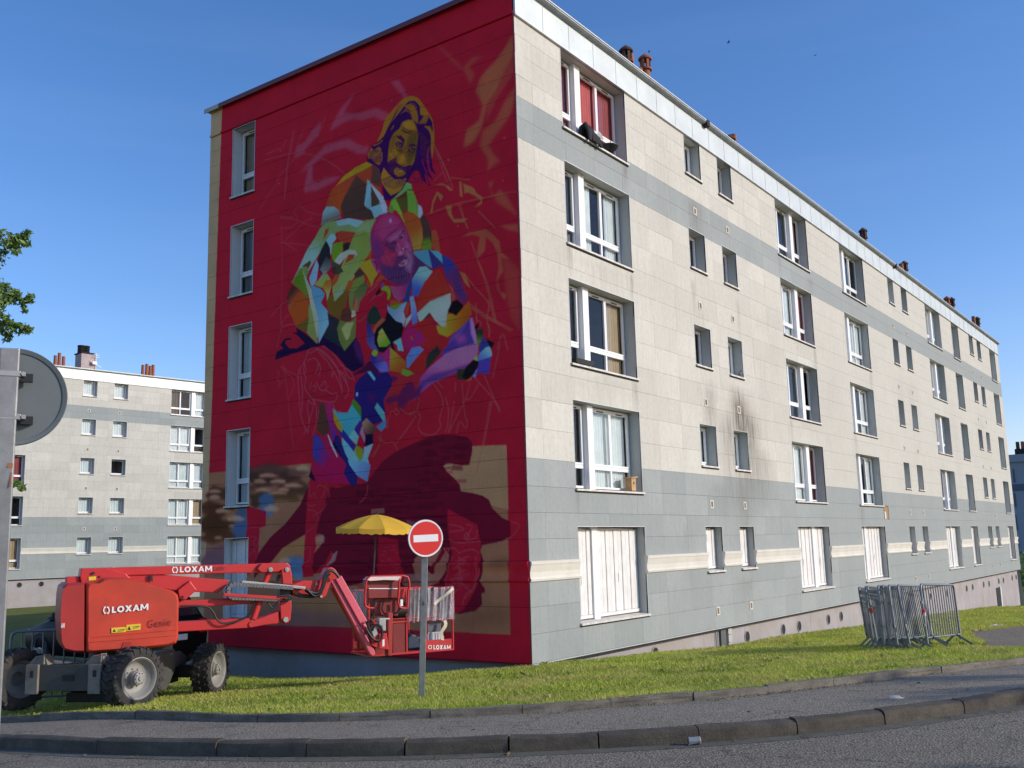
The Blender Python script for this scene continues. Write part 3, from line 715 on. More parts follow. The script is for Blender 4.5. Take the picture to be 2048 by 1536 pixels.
# ================================================================ THE PAINTED APARTMENT BLOCK
XE, YE = 52.6, 10.22
BLD = empty('apartment_building', (0, 0, 0), label='long five-storey cream and grey apartment block with a huge red mural painted on its gable', cat='apartment block')
COLS = [(1.80,4.72,0),(8.015,9.02,1),(10.194,11.184,1),(14.734,17.65,0),(21.29,24.26,0),(27.81,28.69,1),(29.94,30.89,1),(34.21,37.15,0),(39.68,41.31,0),(43.98,45.02,1),(46.12,47.15,1),(49.77,51.49,0)]
PAT = ['net:full,net:L', 'net:full,net:R', 'grey:R,net:full', 'net:full,net:full', 'net:full,grey:R', 'net:LR,net:full', 'net:full,net:R', 'net:full,grey:LR']
def wincb(x0, x1, z0, z1):
    w_ = x1-x0; h_ = z1-z0; ci = [i for i, c_ in enumerate(COLS) if abs(c_[0]-x0) < .01][0]; fl = int(round((z1-2.2)/2.7)); k = (ci*3+fl*5) % 8
    var = {}
    if fl == 0: var['shut'] = 1
    if ci == 0: var['cur'] = {4: 'red:full,red:full', 3: 'grey:R,net:LR', 2: 'net:L,beige:R', 1: 'grey:L,net:full', 0: ''}[fl]
    elif ci in (3,): var['cur'] = {4: 'net:L,brown:R', 3: 'net:LR,red:R', 2: 'net:L,-', 1: 'net:full,red:R', 0: ''}[fl]
    elif w_ < 1.2: var['cur'] = ['net:full', 'net:L', 'grey:full', 'net:full'][k % 4] if fl else ''
    else: var['cur'] = PAT[k] if fl else ''
    if ci == 0 and fl == 4: var['open'] = (3,); var['wp'] = 1
    if ci == 3 and fl in (4, 2): var['open'] = (5,)
    if w_ > 2.5: typ = 'DPS' if ci in (3, 7) else 'SPD'
    elif w_ > 1.5: typ = 'SD'
    else: typ = 'S'
    o = use_window(typ, w_, h_, var, BLD, (x0, 0, z0), low=.46 if w_ > 1.2 else .0)
facade(BLD, XE, COLS, lambda x, z: x, wincb)
# plinth: along the long facade and the gable, following the falling ground
q = MB()
for a, c_ in zip(list(np.arange(0, 52, 2.6)), list(np.arange(2.6, 53, 2.6))):
    c_ = min(c_, XE-.1); q.box(a+.14 if a == 0 else a, c_-.01, .12, .5, -3.6, -.428)
q.box(.12, .5, .5, YE-.1, -3.6, -.428)
q.build('plinth', M_plinth, BLD)
for (hx, hz) in [(5.16,-.73),(10.52,-.81),(13.21,-.83),(14.54,-.84),(17.25,-.84),(18.56,-.83),(21.3,-.84),(22.6,-.84),(25.3,-.85),(29.3,-.85),(30.6,-.85),(33.8,-.85),(37.89,-.86),(39.28,-.86),(41.97,-.86),(43.36,-.88),(46.09,-.86),(47.45,-.87),(50.16,-.86),(51.48,-.86)]:
    q = MB(); q.lathe([(.15, 0), (.175, 0), (.175, .02), (.15, .02)], (hx, .12, hz), (0, -1, 0), 20, close=True); v = q.build('vent_hole', M_plinth, BLD)
    q = MB(); q.lathe([(.001, .004), (.15, .004)], (hx, .12, hz), (0, -1, 0), 20); q.build('opening', M_dark, v, fix=False)  # flat dark disc paints the shade inside the hole, no real recess
q = MB(); q.box(8.72, 9.02, .06, .119, -1.7, -.475); q.build('hatch', pm('hatch_grey', (.10, .105, .11), .6, var=.2), BLD)
M_block = pm('pale_block', (.48, .46, .42), .9, var=.2, dirt=.5)
for k in range(4):
    q = MB(); q.box(9.12, 9.34+rnd.uniform(-.02, .02), .03, .119, -.62-.2*k, -.44-.2*k); q.build('block', M_block, BLD)
for k in range(2):
    q = MB(); q.tube([(8.45+.12*k, .09, -1.2), (8.45+.12*k, .09, -.45)], .012, 6); q.build('conduit', M_gutter, BLD)
q = MB(); q.box(45.1, 46.0, .09, .119, -2.35, -1.2); q.build('door', M_dark, BLD); q = MB(); q.box(46.0, 46.25, .05, .119, -2.4, -1.15); q.build('door_jamb', M_pvc, BLD)
# piece of cladding missing beside a first-floor window: bare insulation shows
q = MB(); q.box(24.30, 24.86, -.012, -.003, 2.49, 2.98); pb = q.build('bare_insulation', pm('bare_insulation', (.33, .20, .085), .9, var=.25, vs=3), BLD)
q = MB(); q.box(24.862, 24.91, -.014, -.003, 2.47, 3.0); q.box(24.30, 24.86, -.014, -.003, 2.982, 3.0); q.build('broken_edge', M_dark, pb); q = MB(); q.box(24.31, 24.52, -.02, -.0125, 2.5, 2.78); q.build('panel_remnant', M_mould, pb)
# back, far end, roof
q = MB(); q.add([(XE, .035, -3.6), (XE, YE, -3.6), (XE, YE, 13.7), (XE, .035, 13.7), (0.04, YE, -3.6), (.04, YE, 13.7)], [(0, 1, 2, 3), (1, 4, 5, 2)]); q.build('rear_wall', M_cream, BLD, fix=False)
q = MB(); q.box(.02, XE, .0, YE, 13.70, 13.78); q.build('roof', M_roof, BLD)
for px_, py_ in ((1415, 252), (1792, 533)):
    P = onY(px_, py_, -.16); q = MB(); q.box(P[0]-.09, P[0]+.09, -.2, -.04, 13.64, 13.82); q.build('gutter_joint', M_dark, BLD)
# chimney pots
def pot(mb, x, y, z0, h, r, cowl):
    mb.lathe([(r*.95, 0), (r, h*.1), (r*.92, h*.15), (r*.85, h)], (x, y, z0), (0, 0, 1), 12)
    if cowl:
        mb.lathe([(r*.85, 0), (r*1.25, .01), (r*1.25, .06), (r*.9, .07)], (x, y, z0+h), (0, 0, 1), 12)
        for k in range(6):
            a = k*math.pi/3; mb.bar((x+r*.85*math.cos(a), y+r*.85*math.sin(a), z0+h+.06), (x+r*.85*math.cos(a), y+r*.85*math.sin(a), z0+h+.34), r*.5, r*.3, (math.cos(a), math.sin(a), .01))
        mb.lathe([(r*.9, .32), (r*1.3, .33), (r*1.34, .37), (r*.95, .43), (r*.3, .51), (.001, .54)], (x, y, z0+h), (0, 0, 1), 12)
CHY = .95
def chimney(par, pots, yb=CHY, w_=None, base=True, zb=13.78):
    xs = [p[0] for p in pots]; a, b = min(xs)-.3, max(xs)+.3
    q = MB(); q.box(a, b, yb-.28, yb+.28, zb-.05, zb+.22); q.box(a-.04, b+.04, yb-.32, yb+.32, zb+.22, zb+.29); ch = q.build('chimney', M_soot, par)
    for (x, top, cowl, mt) in pots:
        mb = MB(); z0 = zb+.29; hh = top-z0-(.54 if cowl else 0); pot(mb, x, yb+rnd.uniform(-.06, .06), z0, max(.12, hh), .13 if not cowl else .15, cowl); mb.build('pot', M_terra if mt else M_soot, ch, smooth=True)
def ctop(px_, py_): P = onY(px_, py_, CHY); return P[0], P[2]
for grp in ([(1248, 91, 1, 0), (1262, 108, 0, 1)], [(1277, 138, 0, 1), (1288, 107, 1, 1)], [(1459, 268, 1, 0), (1469, 269, 0, 1)], [(1724, 455, 1, 0)], [(1800, 528, 0, 1), (1808, 521, 1, 0)], [(1892, 592, 1, 1), (1901, 594, 1, 0)], [(1945, 633, 0, 1), (1952, 633, 1, 0)]):
    chimney(BLD, [(*ctop(a, b), c_, d) for a, b, c_, d in grp])
# ================================================================ THE MURAL
# The painting is laid out in wall coordinates (metres along and up the gable) and carried by the painted panels as a paint colour.
MW, MH, MR = 10.26, 14.45, 80                   # metres, metres, samples per metre
NX, NY = int(MW*MR), int(MH*MR)
BG = np.array((99, 15, 35), float)
CV = np.empty((NY, NX, 3)); CV[:] = BG
ZOOM = {'A': (500, 120, 5.12), 'B': (680, 160, 6.4), 'C': (560, 380, 4.6545), 'D': (540, 600, 4.452), 'E': (400, 820, 3.0118), 'F': (840, 0, 2.1957), 'P': (0, 0, 1.)}
def wall(zc, pts):
    ox, oy, s = ZOOM[zc]; P = np.array(pts, float); o = []
    for x, y in P:
        q = onX(ox+x/s, oy+y/s); o.append(((MW-q[1])*MR, (q[2]+.43)*MR))
    return np.array(o)
def smooth_closed(P, k=5):
    n = len(P); o = []
    for i in range(n):
        p0, p1, p2, p3 = P[i-1], P[i], P[(i+1) % n], P[(i+2) % n]
        for j in range(k):
            t = j/k; o.append(.5*((2*p1)+(-p0+p2)*t+(2*p0-5*p1+4*p2-p3)*t*t+(-p0+3*p1-3*p2+p3)*t**3))
    return np.array(o)
def mask(P, pad=2):
    x0, x1 = int(max(0, P[:, 0].min()-pad)), int(min(NX, P[:, 0].max()+pad+1)); y0, y1 = int(max(0, P[:, 1].min()-pad)), int(min(NY, P[:, 1].max()+pad+1))
    if x1 <= x0 or y1 <= y0: return None
    ss = 2; xs = (np.arange((x1-x0)*ss)+.5)/ss+x0; ys = (np.arange((y1-y0)*ss)+.5)/ss+y0
    M = np.zeros((len(ys), len(xs)), bool); n = len(P)
    for j in range(n):
        (xa, ya), (xb, yb) = P[j], P[(j+1) % n]
        if ya == yb: continue
        lo, hi = min(ya, yb), max(ya, yb); r0, r1 = np.searchsorted(ys, lo), np.searchsorted(ys, hi)
        if r0 == r1: continue
        xc = xa+(ys[r0:r1]-ya)*(xb-xa)/(yb-ya); M[r0:r1] ^= xs[None] > xc[:, None]
    M = M.reshape((y1-y0), ss, (x1-x0), ss).mean((1, 3)); return M, x0, x1, y0, y1
def blur(M, r):
    r = int(r)
    if r < 1: return M
    for _ in range(2):
        for ax in (0, 1):
            c_ = np.cumsum(np.pad(M, [(r+1, r) if a == ax else (0, 0) for a in (0, 1)], mode='constant'), ax)
            M = (c_[2*r+1:]-c_[:-2*r-1])/(2*r+1) if ax == 0 else (c_[:, 2*r+1:]-c_[:, :-2*r-1])/(2*r+1)
    return M
def blend(M, box, col, al=1.):
    x0, x1, y0, y1 = box; k = (M*al)[..., None]; CV[y0:y1, x0:x1] = CV[y0:y1, x0:x1]*(1-k)+col*k
def P(z, col, pts, a=1., soft=0, sm=0, grad=None):
    """grad=(col2, p0, p1): runs from col at p0 to col2 at p1"""
    W_ = wall(z, pts)
    if sm: W_ = smooth_closed(W_)
    q = mask(W_, 2+soft*3)
    if q is None: return
    M, x0, x1, y0, y1 = q
    if soft: M = blur(M, soft)
    c_ = np.array(col, float)
    if grad:
        g = wall(z, [grad[1], grad[2]]); d = g[1]-g[0]; X, Y = np.meshgrid(np.arange(x0, x1), np.arange(y0, y1)); t = np.clip(((X-g[0, 0])*d[0]+(Y-g[0, 1])*d[1])/(d@d), 0, 1)[..., None]
        t = t*t*(3-2*t); c_ = c_*(1-t)+np.array(grad[0], float)*t
    blend(M, (x0, x1, y0, y1), c_, a)
def L(z, col, pts, w_=.03, a=.8, sm=1):
    W_ = wall(z, pts)
    if sm and len(W_) > 2:
        o = []; n = len(W_)
        for i in range(n-1):
            p0, p1, p2, p3 = W_[max(i-1, 0)], W_[i], W_[i+1], W_[min(i+2, n-1)]
            for j in range(4):
                t = j/4; o.append(.5*((2*p1)+(-p0+p2)*t+(2*p0-5*p1+4*p2-p3)*t*t+(-p0+3*p1-3*p2+p3)*t**3))
        W_ = np.array(o+[W_[-1]])
    d = np.gradient(W_, axis=0); d /= (np.linalg.norm(d, axis=1)[:, None]+1e-9); nn = np.stack([-d[:, 1], d[:, 0]], -1); taper = np.ones(len(W_)); 
    hw = (w_*MR/2)*taper[:, None]; Q = np.r_[W_+nn*hw, (W_-nn*hw)[::-1]]; q = mask(Q)
    if q is None: return
    blend(q[0], q[1:], np.array(col, float), a)
BE = (118, 110, 92); PK = (140, 50, 65); TN = (128, 84, 48); RS = (150, 75, 100); OL = (94, 78, 22); NV = (30, 0, 62)
# --- fields
P('P', BE, [(400, 190), (445.5, 190), (440, 330), (432, 560), (424, 800), (418, 945), (416, 1300), (395, 1300)])
P('E', (97, 80, 62), [(52, 380), (150, 365), (300, 350), (668, 320), (655, 430), (600, 560), (300, 900), (260, 1310), (1868, 1352), (1845, 210), (1630, 225), (1400, 480), (600, 600), (20, 1300)], a=0)
P('E', (96, 86, 70), [(52, 380), (670, 320), (660, 440), (420, 470), (300, 330), (300, 900), (280, 1300), (30, 1290)], a=0)
P('E', (88, 78, 62), [(55, 380), (670, 321), (640, 600), (620, 1000), (1200, 1060), (1240, 1320), (230, 1290), (20, 1280)])
P('E', (88, 78, 62), [(1300, 250), (1845, 210), (1870, 1352), (900, 1310), (600, 1295), (600, 1000), (1300, 900)])
P('E', (110, 97, 75), [(1455, 225), (1846, 210), (1858, 600), (1700, 560), (1560, 480), (1455, 350)])
P('E', (70, 66, 74), [(520, 1180), (980, 1200), (1000, 1310), (500, 1300)], a=.6, soft=8)
P('E', (60, 48, 38), [(1740, 920), (1860, 890), (1862, 960), (1720, 950)], a=.7, soft=6); P('E', (108, 90, 66), [(1720, 960), (1866, 960), (1866, 990), (1700, 1000)], a=.8, soft=6)
P('E', (62, 52, 44), [(1560, 1240), (1866, 1180), (1868, 1260), (1500, 1330)], a=.5, soft=10)
for (x, y, w_, h_, c_) in [(420, 360, 150, 40, (52, 44, 40)), (340, 400, 90, 50, (46, 38, 34)), (430, 420, 160, 60, (40, 32, 30)), (120, 500, 90, 50, (40, 32, 26)), (90, 600, 100, 60, (44, 32, 18)), (90, 700, 110, 80, (40, 30, 12)), (470, 520, 150, 40, (52, 46, 26)), (360, 540, 70, 60, (40, 34, 28)), (560, 470, 110, 60, (46, 38, 32)), (120, 760, 120, 50, (48, 36, 20)), (580, 380, 60, 26, (60, 52, 48)), (330, 470, 60, 30, (50, 42, 36))]:
    t = np.linspace(0, 6.28, 14)[:-1]; P('E', c_, [(x+w_*math.cos(a)*(1+.25*math.sin(3*a+x)), y+h_*math.sin(a)*(1+.3*math.sin(4*a+y))*.8) for a in t], a=.92, soft=3)
for (x, y, w_, h_, c_) in [(400, 540, 50, 40, (38, 74, 110)), (400, 600, 45, 40, (42, 84, 126)), (250, 640, 40, 70, (34, 66, 100)), (240, 720, 50, 60, (36, 70, 110)), (540, 930, 70, 50, (44, 88, 130)), (590, 960, 40, 60, (46, 100, 150)), (470, 860, 60, 30, (90, 84, 66)), (140, 860, 110, 50, (70, 62, 70)), (120, 920, 120, 60, (66, 60, 76))]:
    t = np.linspace(0, 6.28, 12)[:-1]; P('E', c_, [(x+w_*math.cos(a), y+h_*math.sin(a)*(1+.3*math.sin(3*a+y))) for a in t], a=.92, soft=3)
for (x, y, w_, h_) in [(410, 395, 60, 12), (470, 430, 50, 14), (560, 455, 60, 12), (500, 480, 40, 10), (90, 525, 35, 12), (140, 608, 50, 14), (215, 655, 55, 16), (430, 595, 45, 18), (380, 480, 50, 10), (360, 430, 40, 12), (620, 350, 40, 16), (190, 700, 20, 8), (110, 770, 26, 8), (510, 905, 40, 20), (470, 500, 60, 8), (90, 490, 40, 10)]:
    t = np.linspace(0, 6.28, 12)[:-1]; P('E', (128, 116, 96), [(x+w_*math.cos(a)*(1+.2*math.sin(5*a+x)), y+h_*math.sin(a)*(1+.3*math.sin(3*a))) for a in t], a=.85, soft=2)
P('E', (110, 92, 60), [(490, 830), (640, 745), (740, 760), (700, 840), (640, 900), (600, 870), (430, 915)], a=.75, soft=2)
P('E', (52, 84, 118), [(560, 900), (640, 880), (640, 960), (560, 990), (520, 950)], a=.8, soft=6)
P('E', (96, 88, 60), [(640, 1110), (900, 1150), (1000, 1230), (700, 1230), (560, 1180)], a=.6, soft=8)
# red legs / sleeves over the sky field
RD = (104, 14, 36)
P('E', RD, [(280, 580), (400, 610), (395, 700), (360, 710), (350, 900), (290, 1000), (270, 780), (285, 700)])
# --- large dark red crouching silhouette
SIL = (60, 6, 29)
P('E', SIL, [(1000, 440), (1030, 400), (1100, 310), (1180, 250), (1290, 200), (1370, 165), (1460, 148), (1540, 150), (1610, 165), (1640, 195), (1640, 250), (1622, 330), (1580, 335), (1545, 325), (1490, 322), (1465, 335), (1490, 375), (1530, 410), (1565, 450), (1570, 488), (1640, 500), (1700, 515), (1740, 540), (1760, 590), (1820, 650), (1870, 672), (1870, 760), (1820, 790), (1700, 815), (1690, 850), (1715, 930), (1700, 1000), (1690, 1040), (1716, 1075), (1716, 1100), (1695, 1105), (1700, 1170), (1660, 1210), (1560, 1230), (1400, 1180), (1300, 1080), (1200, 1060), (1060, 1020), (900, 1060), (820, 1060), (760, 1000), (820, 880), (790, 850), (750, 930), (690, 990), (680, 900), (700, 790), (720, 745), (640, 745), (500, 830), (430, 915), (340, 1000), (330, 920), (360, 850), (430, 760), (520, 680), (600, 580), (640, 480), (700, 440), (820, 470), (930, 450)])
P('E', SIL, [(330, 920), (420, 770), (510, 690), (620, 550), (650, 620), (600, 740), (480, 830), (400, 900), (330, 1020)])
for i in range(46):                                # horizontal roller marks in the silhouette
    y = 170+i*20+rnd.uniform(-5, 5); x0 = 1330-abs(i-5)*9+rnd.uniform(0, 40) if i < 14 else 820+rnd.uniform(0, 120); x1 = 1630-rnd.uniform(0, 60) if i < 9 else 1500+rnd.uniform(-80, 100)
    if i > 30: x1 = 1300
    for k in range(3):
        a = x0+(x1-x0)*k/3+rnd.uniform(0, 40); b = a+(x1-x0)/3*rnd.uniform(.6, 1.); L('E', (36, 2, 18) if (i+k) % 3 else (68, 8, 34), [(a, y), ((a+b)/2, y+rnd.uniform(-6, 6)), (b, y+rnd.uniform(-6, 6))], rnd.uniform(.03, .09), rnd.uniform(.25, .5))
P('E', (110, 92, 66), [(690, 770), (745, 750), (740, 800), (690, 860), (640, 890), (650, 830)], a=.85, sm=0); P('E', (96, 98, 104), [(700, 790), (720, 745), (752, 765), (748, 800)], a=.7)
P('E', (88, 90, 96), [(790, 900), (800, 870), (830, 845), (815, 905), (780, 935), (765, 930)], a=.9)
P('E', (92, 78, 70), [(1032, 595), (1110, 592), (1112, 622), (1030, 625)], a=.8); P('E', (70, 62, 74), [(1240, 660), (1300, 675), (1300, 700), (1250, 690)], a=.8)
P('E', (96, 84, 72), [(1290, 900), (1330, 860), (1420, 850), (1470, 830), (1500, 870), (1490, 960), (1440, 1040), (1380, 1060), (1340, 1030), (1300, 1010)], a=.9)
P('E', (74, 10, 26), [(1460, 830), (1480, 850), (1420, 950), (1400, 945)]); P('E', SIL, [(1370, 925), (1420, 950), (1415, 985), (1395, 990), (1375, 960)]); P('E', (92, 84, 80), [(1180, 990), (1400, 985), (1380, 1100), (1230, 1060)], a=.8)
P('E', RD, [(655, 428), (780, 400), (792, 450), (765, 520), (735, 610), (712, 690), (695, 770), (700, 830), (672, 900), (690, 1000), (625, 1010), (624, 900), (632, 760), (640, 640)])
# red shoes and laces
P('E', RD, [(1492, 595), (1670, 690), (1690, 800), (1690, 860), (1690, 990), (1650, 1100), (1590, 1200), (1540, 1230), (1490, 1200), (1470, 1090), (1500, 960), (1520, 860), (1500, 780), (1490, 680)])
P('E', (96, 12, 34), [(1075, 760), (1190, 780), (1200, 880), (1230, 960), (1235, 1030), (1080, 1010), (1070, 860)])
for pts in ([(1500, 690), (1560, 700), (1590, 720), (1540, 730), (1500, 735)], [(1605, 690), (1640, 700), (1620, 740), (1600, 780), (1660, 770), (1670, 720)], [(1490, 840), (1530, 830), (1560, 860), (1590, 850), (1640, 840), (1680, 860)], [(1520, 880), (1500, 960), (1480, 1050), (1500, 1100), (1560, 1080)], [(1660, 880), (1670, 980), (1640, 1080), (1600, 1110), (1580, 1180)], [(1530, 930), (1570, 900), (1620, 880)], [(1530, 960), (1580, 925), (1600, 900)], [(1560, 880), (1570, 960), (1560, 1040)], [(1540, 1000), (1600, 960)], [(1500, 1060), (1560, 1040), (1640, 1100)], [(1500, 780), (1560, 800), (1690, 790)], [(1590, 1140), (1660, 1060), (1690, 950)], [(1480, 870), (1500, 840), (1480, 835), (1475, 870), (1490, 900)], [(1520, 1020), (1560, 1010), (1590, 1020)], [(1600, 740), (1620, 750), (1610, 780), (1590, 770), (1600, 740)]):
    L('E', PK, pts, .028, .75)
for k in range(16):
    x = 1520+rnd.uniform(-10, 90); y = 900+k*11; L('E', PK, [(x, y), (x+rnd.uniform(12, 40), y+rnd.uniform(-14, 14)), (x+rnd.uniform(10, 30), y+rnd.uniform(8, 20))], .02, .6)
for k in range(26):
    x = 1085+rnd.uniform(0, 110); y = 820+k*8; L('E', (124, 40, 66), [(x, y), (x+rnd.uniform(8, 30), y+rnd.uniform(-12, 12))], .02, .7, 0)
for pts in ([(660, 440), (660, 520), (690, 500), (700, 540), (735, 530), (770, 420), (780, 400)], [(650, 600), (690, 610), (710, 640), (690, 700), (640, 740), (640, 790)], [(630, 840), (660, 820), (660, 900), (630, 920)], [(700, 470), (720, 450), (770, 480), (780, 530)], [(285, 710), (360, 715), (350, 800), (320, 850)], [(300, 760), (340, 770), (320, 800), (345, 830)], [(680, 640), (740, 600), (760, 560)], [(640, 560), (660, 580), (700, 570)], [(290, 880), (330, 850), (340, 900)], [(400, 480), (470, 450)], [(1010, 450), (1000, 520), (960, 560)], [(1870, 672), (1925, 700), (1860, 780)]):
    L('E', PK, pts, .022, .7)
# --- upper left rose airbrush shapes (zoom A)
def rose(pts, a=.55, s=3): P('A', RS, pts, a=a*.75, soft=s); P('A', RS, pts, a=a*.3, soft=1)
rose([(820, 730), (850, 640), (900, 545), (960, 460), (1090, 310), (1040, 400), (960, 540), (1100, 545), (1300, 490), (1440, 560), (1370, 625), (1270, 580), (1150, 620), (1070, 605), (960, 640)])
rose([(1415, 170), (1440, 220), (1500, 300), (1560, 360), (1575, 400), (1618, 375), (1580, 300), (1520, 200), (1450, 215)])
rose([(455, 1005), (480, 880), (560, 840), (640, 720), (710, 640), (735, 660), (690, 780), (600, 880), (540, 960), (500, 990)])
rose([(500, 1160), (590, 1060), (660, 990), (780, 870), (940, 825), (1020, 805), (1080, 850), (1160, 885), (1215, 870), (1200, 960), (1100, 960), (980, 900), (860, 930), (760, 970), (620, 1100)], .6)
rose([(550, 1330), (560, 1280), (600, 1100), (640, 1080), (640, 1240), (700, 1250), (780, 1200), (930, 1190), (860, 1250), (780, 1290), (680, 1340), (600, 1345), (570, 1370)], .6)
for pts in ([(160, 965), (250, 930), (330, 890), (375, 800)], [(150, 1025), (300, 985), (440, 958), (600, 965), (760, 1020), (880, 1090), (980, 1180)], [(460, 1005), (380, 1100), (300, 1190), (280, 1250), (180, 1400), (100, 1530)], [(440, 740), (400, 950), (370, 1180), (350, 1440)], [(455, 720), (420, 930), (385, 1090), (372, 1250), (352, 1400)], [(545, 720), (490, 850), (470, 920), (455, 1000)], [(770, 590), (740, 680), (690, 770)], [(1890, 870), (1960, 1010), (2020, 1160), (2048, 1230)], [(1885, 920), (1940, 1030), (2000, 1200), (2040, 1290)], [(1880, 1240), (1975, 1150)]): L('A', PK, pts, .03, .65)
for (x, y) in [(310, 930), (695, 775), (833, 930), (300, 1265), (1450, 415), (2032, 1022)]:
    t = np.linspace(0, 6.28, 9)[:-1]; P('A', (130, 60, 66), [(x+8*math.cos(a), y+8*math.sin(a)) for a in t])
# --- right side tan airbrush folds (zoom F)
def tanf(pts, a=.5, s=4): P('F', TN, pts, a=a*.75, soft=s); P('F', (140, 94, 54), pts, a=a*.45, soft=1)
tanf([(60, 180), (90, 215), (140, 270), (200, 320), (220, 370), (240, 330), (215, 290), (280, 245), (230, 250), (190, 300), (130, 240)], .4)
tanf([(245, 400), (265, 340), (290, 310), (330, 270), (380, 200), (413, 140), (413, 240), (360, 330), (330, 400), (300, 440), (270, 560), (240, 620), (190, 650), (205, 570), (260, 530), (275, 460)], .7)
tanf([(413, 250), (413, 320), (340, 430), (290, 540), (300, 420), (350, 340)], .35)
tanf([(262, 640), (275, 575), (330, 530), (380, 430), (418, 380), (418, 420), (400, 500), (330, 600), (300, 640), (330, 690), (355, 705), (320, 725), (295, 760), (300, 700)], .55, 5)
tanf([(298, 800), (325, 795), (310, 830), (340, 890), (400, 930), (432, 950), (380, 860), (350, 830), (320, 870)], .5)
tanf([(345, 990), (434, 983), (434, 1020), (390, 1010)], .5, 2)
P('F', TN, [(180, 1042), (215, 1020), (290, 1005), (320, 1030), (350, 1060), (355, 1110), (430, 1160), (400, 1140), (355, 1130), (365, 1190), (340, 1230), (350, 1280), (380, 1290), (370, 1320), (340, 1270), (335, 1230), (345, 1180), (340, 1110), (320, 1070), (290, 1040), (285, 1100), (255, 1135), (250, 1110), (262, 1040), (230, 1030)], a=.62, soft=1)
tanf([(355, 1100), (380, 1130), (436, 1180), (440, 1460), (400, 1400), (380, 1300)], .3, 5)
P('F', TN, [(45, 935), (55, 880), (75, 840), (102, 860), (92, 884), (76, 855), (58, 900), (55, 937)], a=.85); P('F', TN, [(62, 812), (100, 805), (130, 820), (145, 835), (130, 838), (110, 815)], a=.85)
P('F', TN, [(172, 795), (182, 800), (188, 865), (175, 862)], a=.85); P('F', TN, [(190, 805), (235, 825), (250, 850), (275, 865), (272, 895), (240, 912), (268, 880), (240, 860), (210, 845), (195, 850)], a=.85)
P('F', TN, [(112, 905), (140, 900), (138, 935), (150, 962), (212, 958), (190, 975), (150, 978), (125, 945)], a=.85); P('F', TN, [(173, 1190), (200, 1205), (222, 1270), (195, 1240)], a=.85)
P('F', (110, 30, 36), [(0, 100), (60, 170), (60, 190), (0, 160)], a=.4, soft=4)
for pts in ([(35, 940), (180, 890), (435, 838)], [(135, 780), (220, 790)], [(65, 645), (120, 760), (146, 832)], [(165, 895), (212, 1006)], [(175, 895), (205, 1000)], [(225, 1060), (245, 1120), (290, 1250), (330, 1410)], [(258, 1150), (300, 1260), (335, 1412)], [(212, 1330), (300, 1390), (410, 1450)], [(225, 1350), (400, 1455)], [(190, 1195), (240, 1260), (300, 1330), (296, 1380)], [(245, 1330), (250, 1420)], [(295, 1400), (305, 1480)], [(340, 1536), (362, 1465), (385, 1536)], [(255, 925), (330, 1000)]): L('F', (150, 72, 50), pts, .03, .6)
P('F', (112, 48, 30), [(25, 1020), (70, 1015), (90, 1110), (50, 1090), (30, 1060)], a=.9)
P('F', (80, 60, 40), [(300, 703), (325, 695), (355, 708), (325, 722)], a=.0)
for (x, y) in [(125, 702), (370, 605), (365, 793), (166, 992), (330, 1080)]:
    t = np.linspace(0, 6.28, 9)[:-1]; P('F', (140, 60, 56), [(x+4*math.cos(a), y+4*math.sin(a)) for a in t])
# --- thin sketch lines on the left and lower middle (zooms C, D)
for pts in ([(0, 350), (90, 350), (160, 300), (155, 250), (130, 215), (150, 165), (190, 150), (250, 200), (300, 215), (340, 230), (400, 228)], [(0, 248), (120, 255)], [(0, 262), (140, 275), (250, 320), (360, 350)], [(40, 480), (130, 390), (240, 290), (300, 270)], [(0, 490), (140, 500), (280, 520)], [(15, 350), (18, 800), (8, 1250)], [(0, 1080), (60, 1040)], [(0, 1320), (40, 1200), (90, 1160)], [(10, 1270), (70, 1255), (140, 1252)], [(150, 560), (20, 480)]): L('C', PK, pts, .026, .6)
for pts in ([(95, 590), (250, 680)], [(120, 560), (145, 730), (160, 900), (210, 1320)], [(100, 600), (200, 700), (210, 780), (160, 890)], [(100, 230), (95, 40)], [(60, 640), (80, 660), (60, 720), (90, 720), (70, 780), (130, 700)], [(100, 260), (160, 220), (230, 215)], [(65, 430), (80, 330), (110, 250)], [(0, 160), (90, 50)]): L('D', PK, pts, .026, .6)
for pts in ([(340, 460), (300, 560), (260, 620), (250, 700), (260, 860), (270, 1000), (300, 1110), (340, 1180)], [(330, 470), (350, 440), (420, 405), (480, 415), (560, 470), (640, 580), (720, 640), (750, 720)], [(400, 420), (470, 470), (560, 560), (610, 640), (640, 780), (640, 830)], [(350, 480), (440, 440), (540, 520), (620, 640), (680, 740), (700, 820), (660, 880)], [(430, 460), (520, 560), (600, 700), (640, 800)], [(310, 540), (300, 640), (320, 700), (310, 780), (370, 870), (420, 890), (560, 910), (600, 860), (590, 830)], [(330, 540), (400, 520), (440, 580)], [(440, 570), (450, 620), (430, 680)], [(400, 660), (420, 620), (430, 560)], [(410, 730), (450, 800), (490, 800), (520, 760)], [(450, 770), (490, 720), (500, 760)], [(490, 800), (560, 840), (580, 820)], [(370, 730), (350, 800)], [(380, 770), (400, 760), (405, 800), (385, 810)], [(550, 640), (560, 690)], [(545, 680), (570, 650)], [(265, 620), (290, 800), (280, 1000)], [(350, 880), (330, 960), (350, 1080), (330, 1190)], [(340, 890), (380, 930), (400, 880), (380, 980), (340, 1100)], [(370, 880), (410, 940), (410, 1100), (380, 1200)], [(440, 940), (430, 1080), (490, 1160)], [(560, 930), (590, 990), (630, 985)], [(650, 590), (700, 690), (740, 700)], [(620, 640), (660, 660), (690, 760)], [(300, 1200), (320, 1150)], [(300, 560), (320, 620), (300, 660)]): L('D', (158, 62, 84), pts, .024, .75)
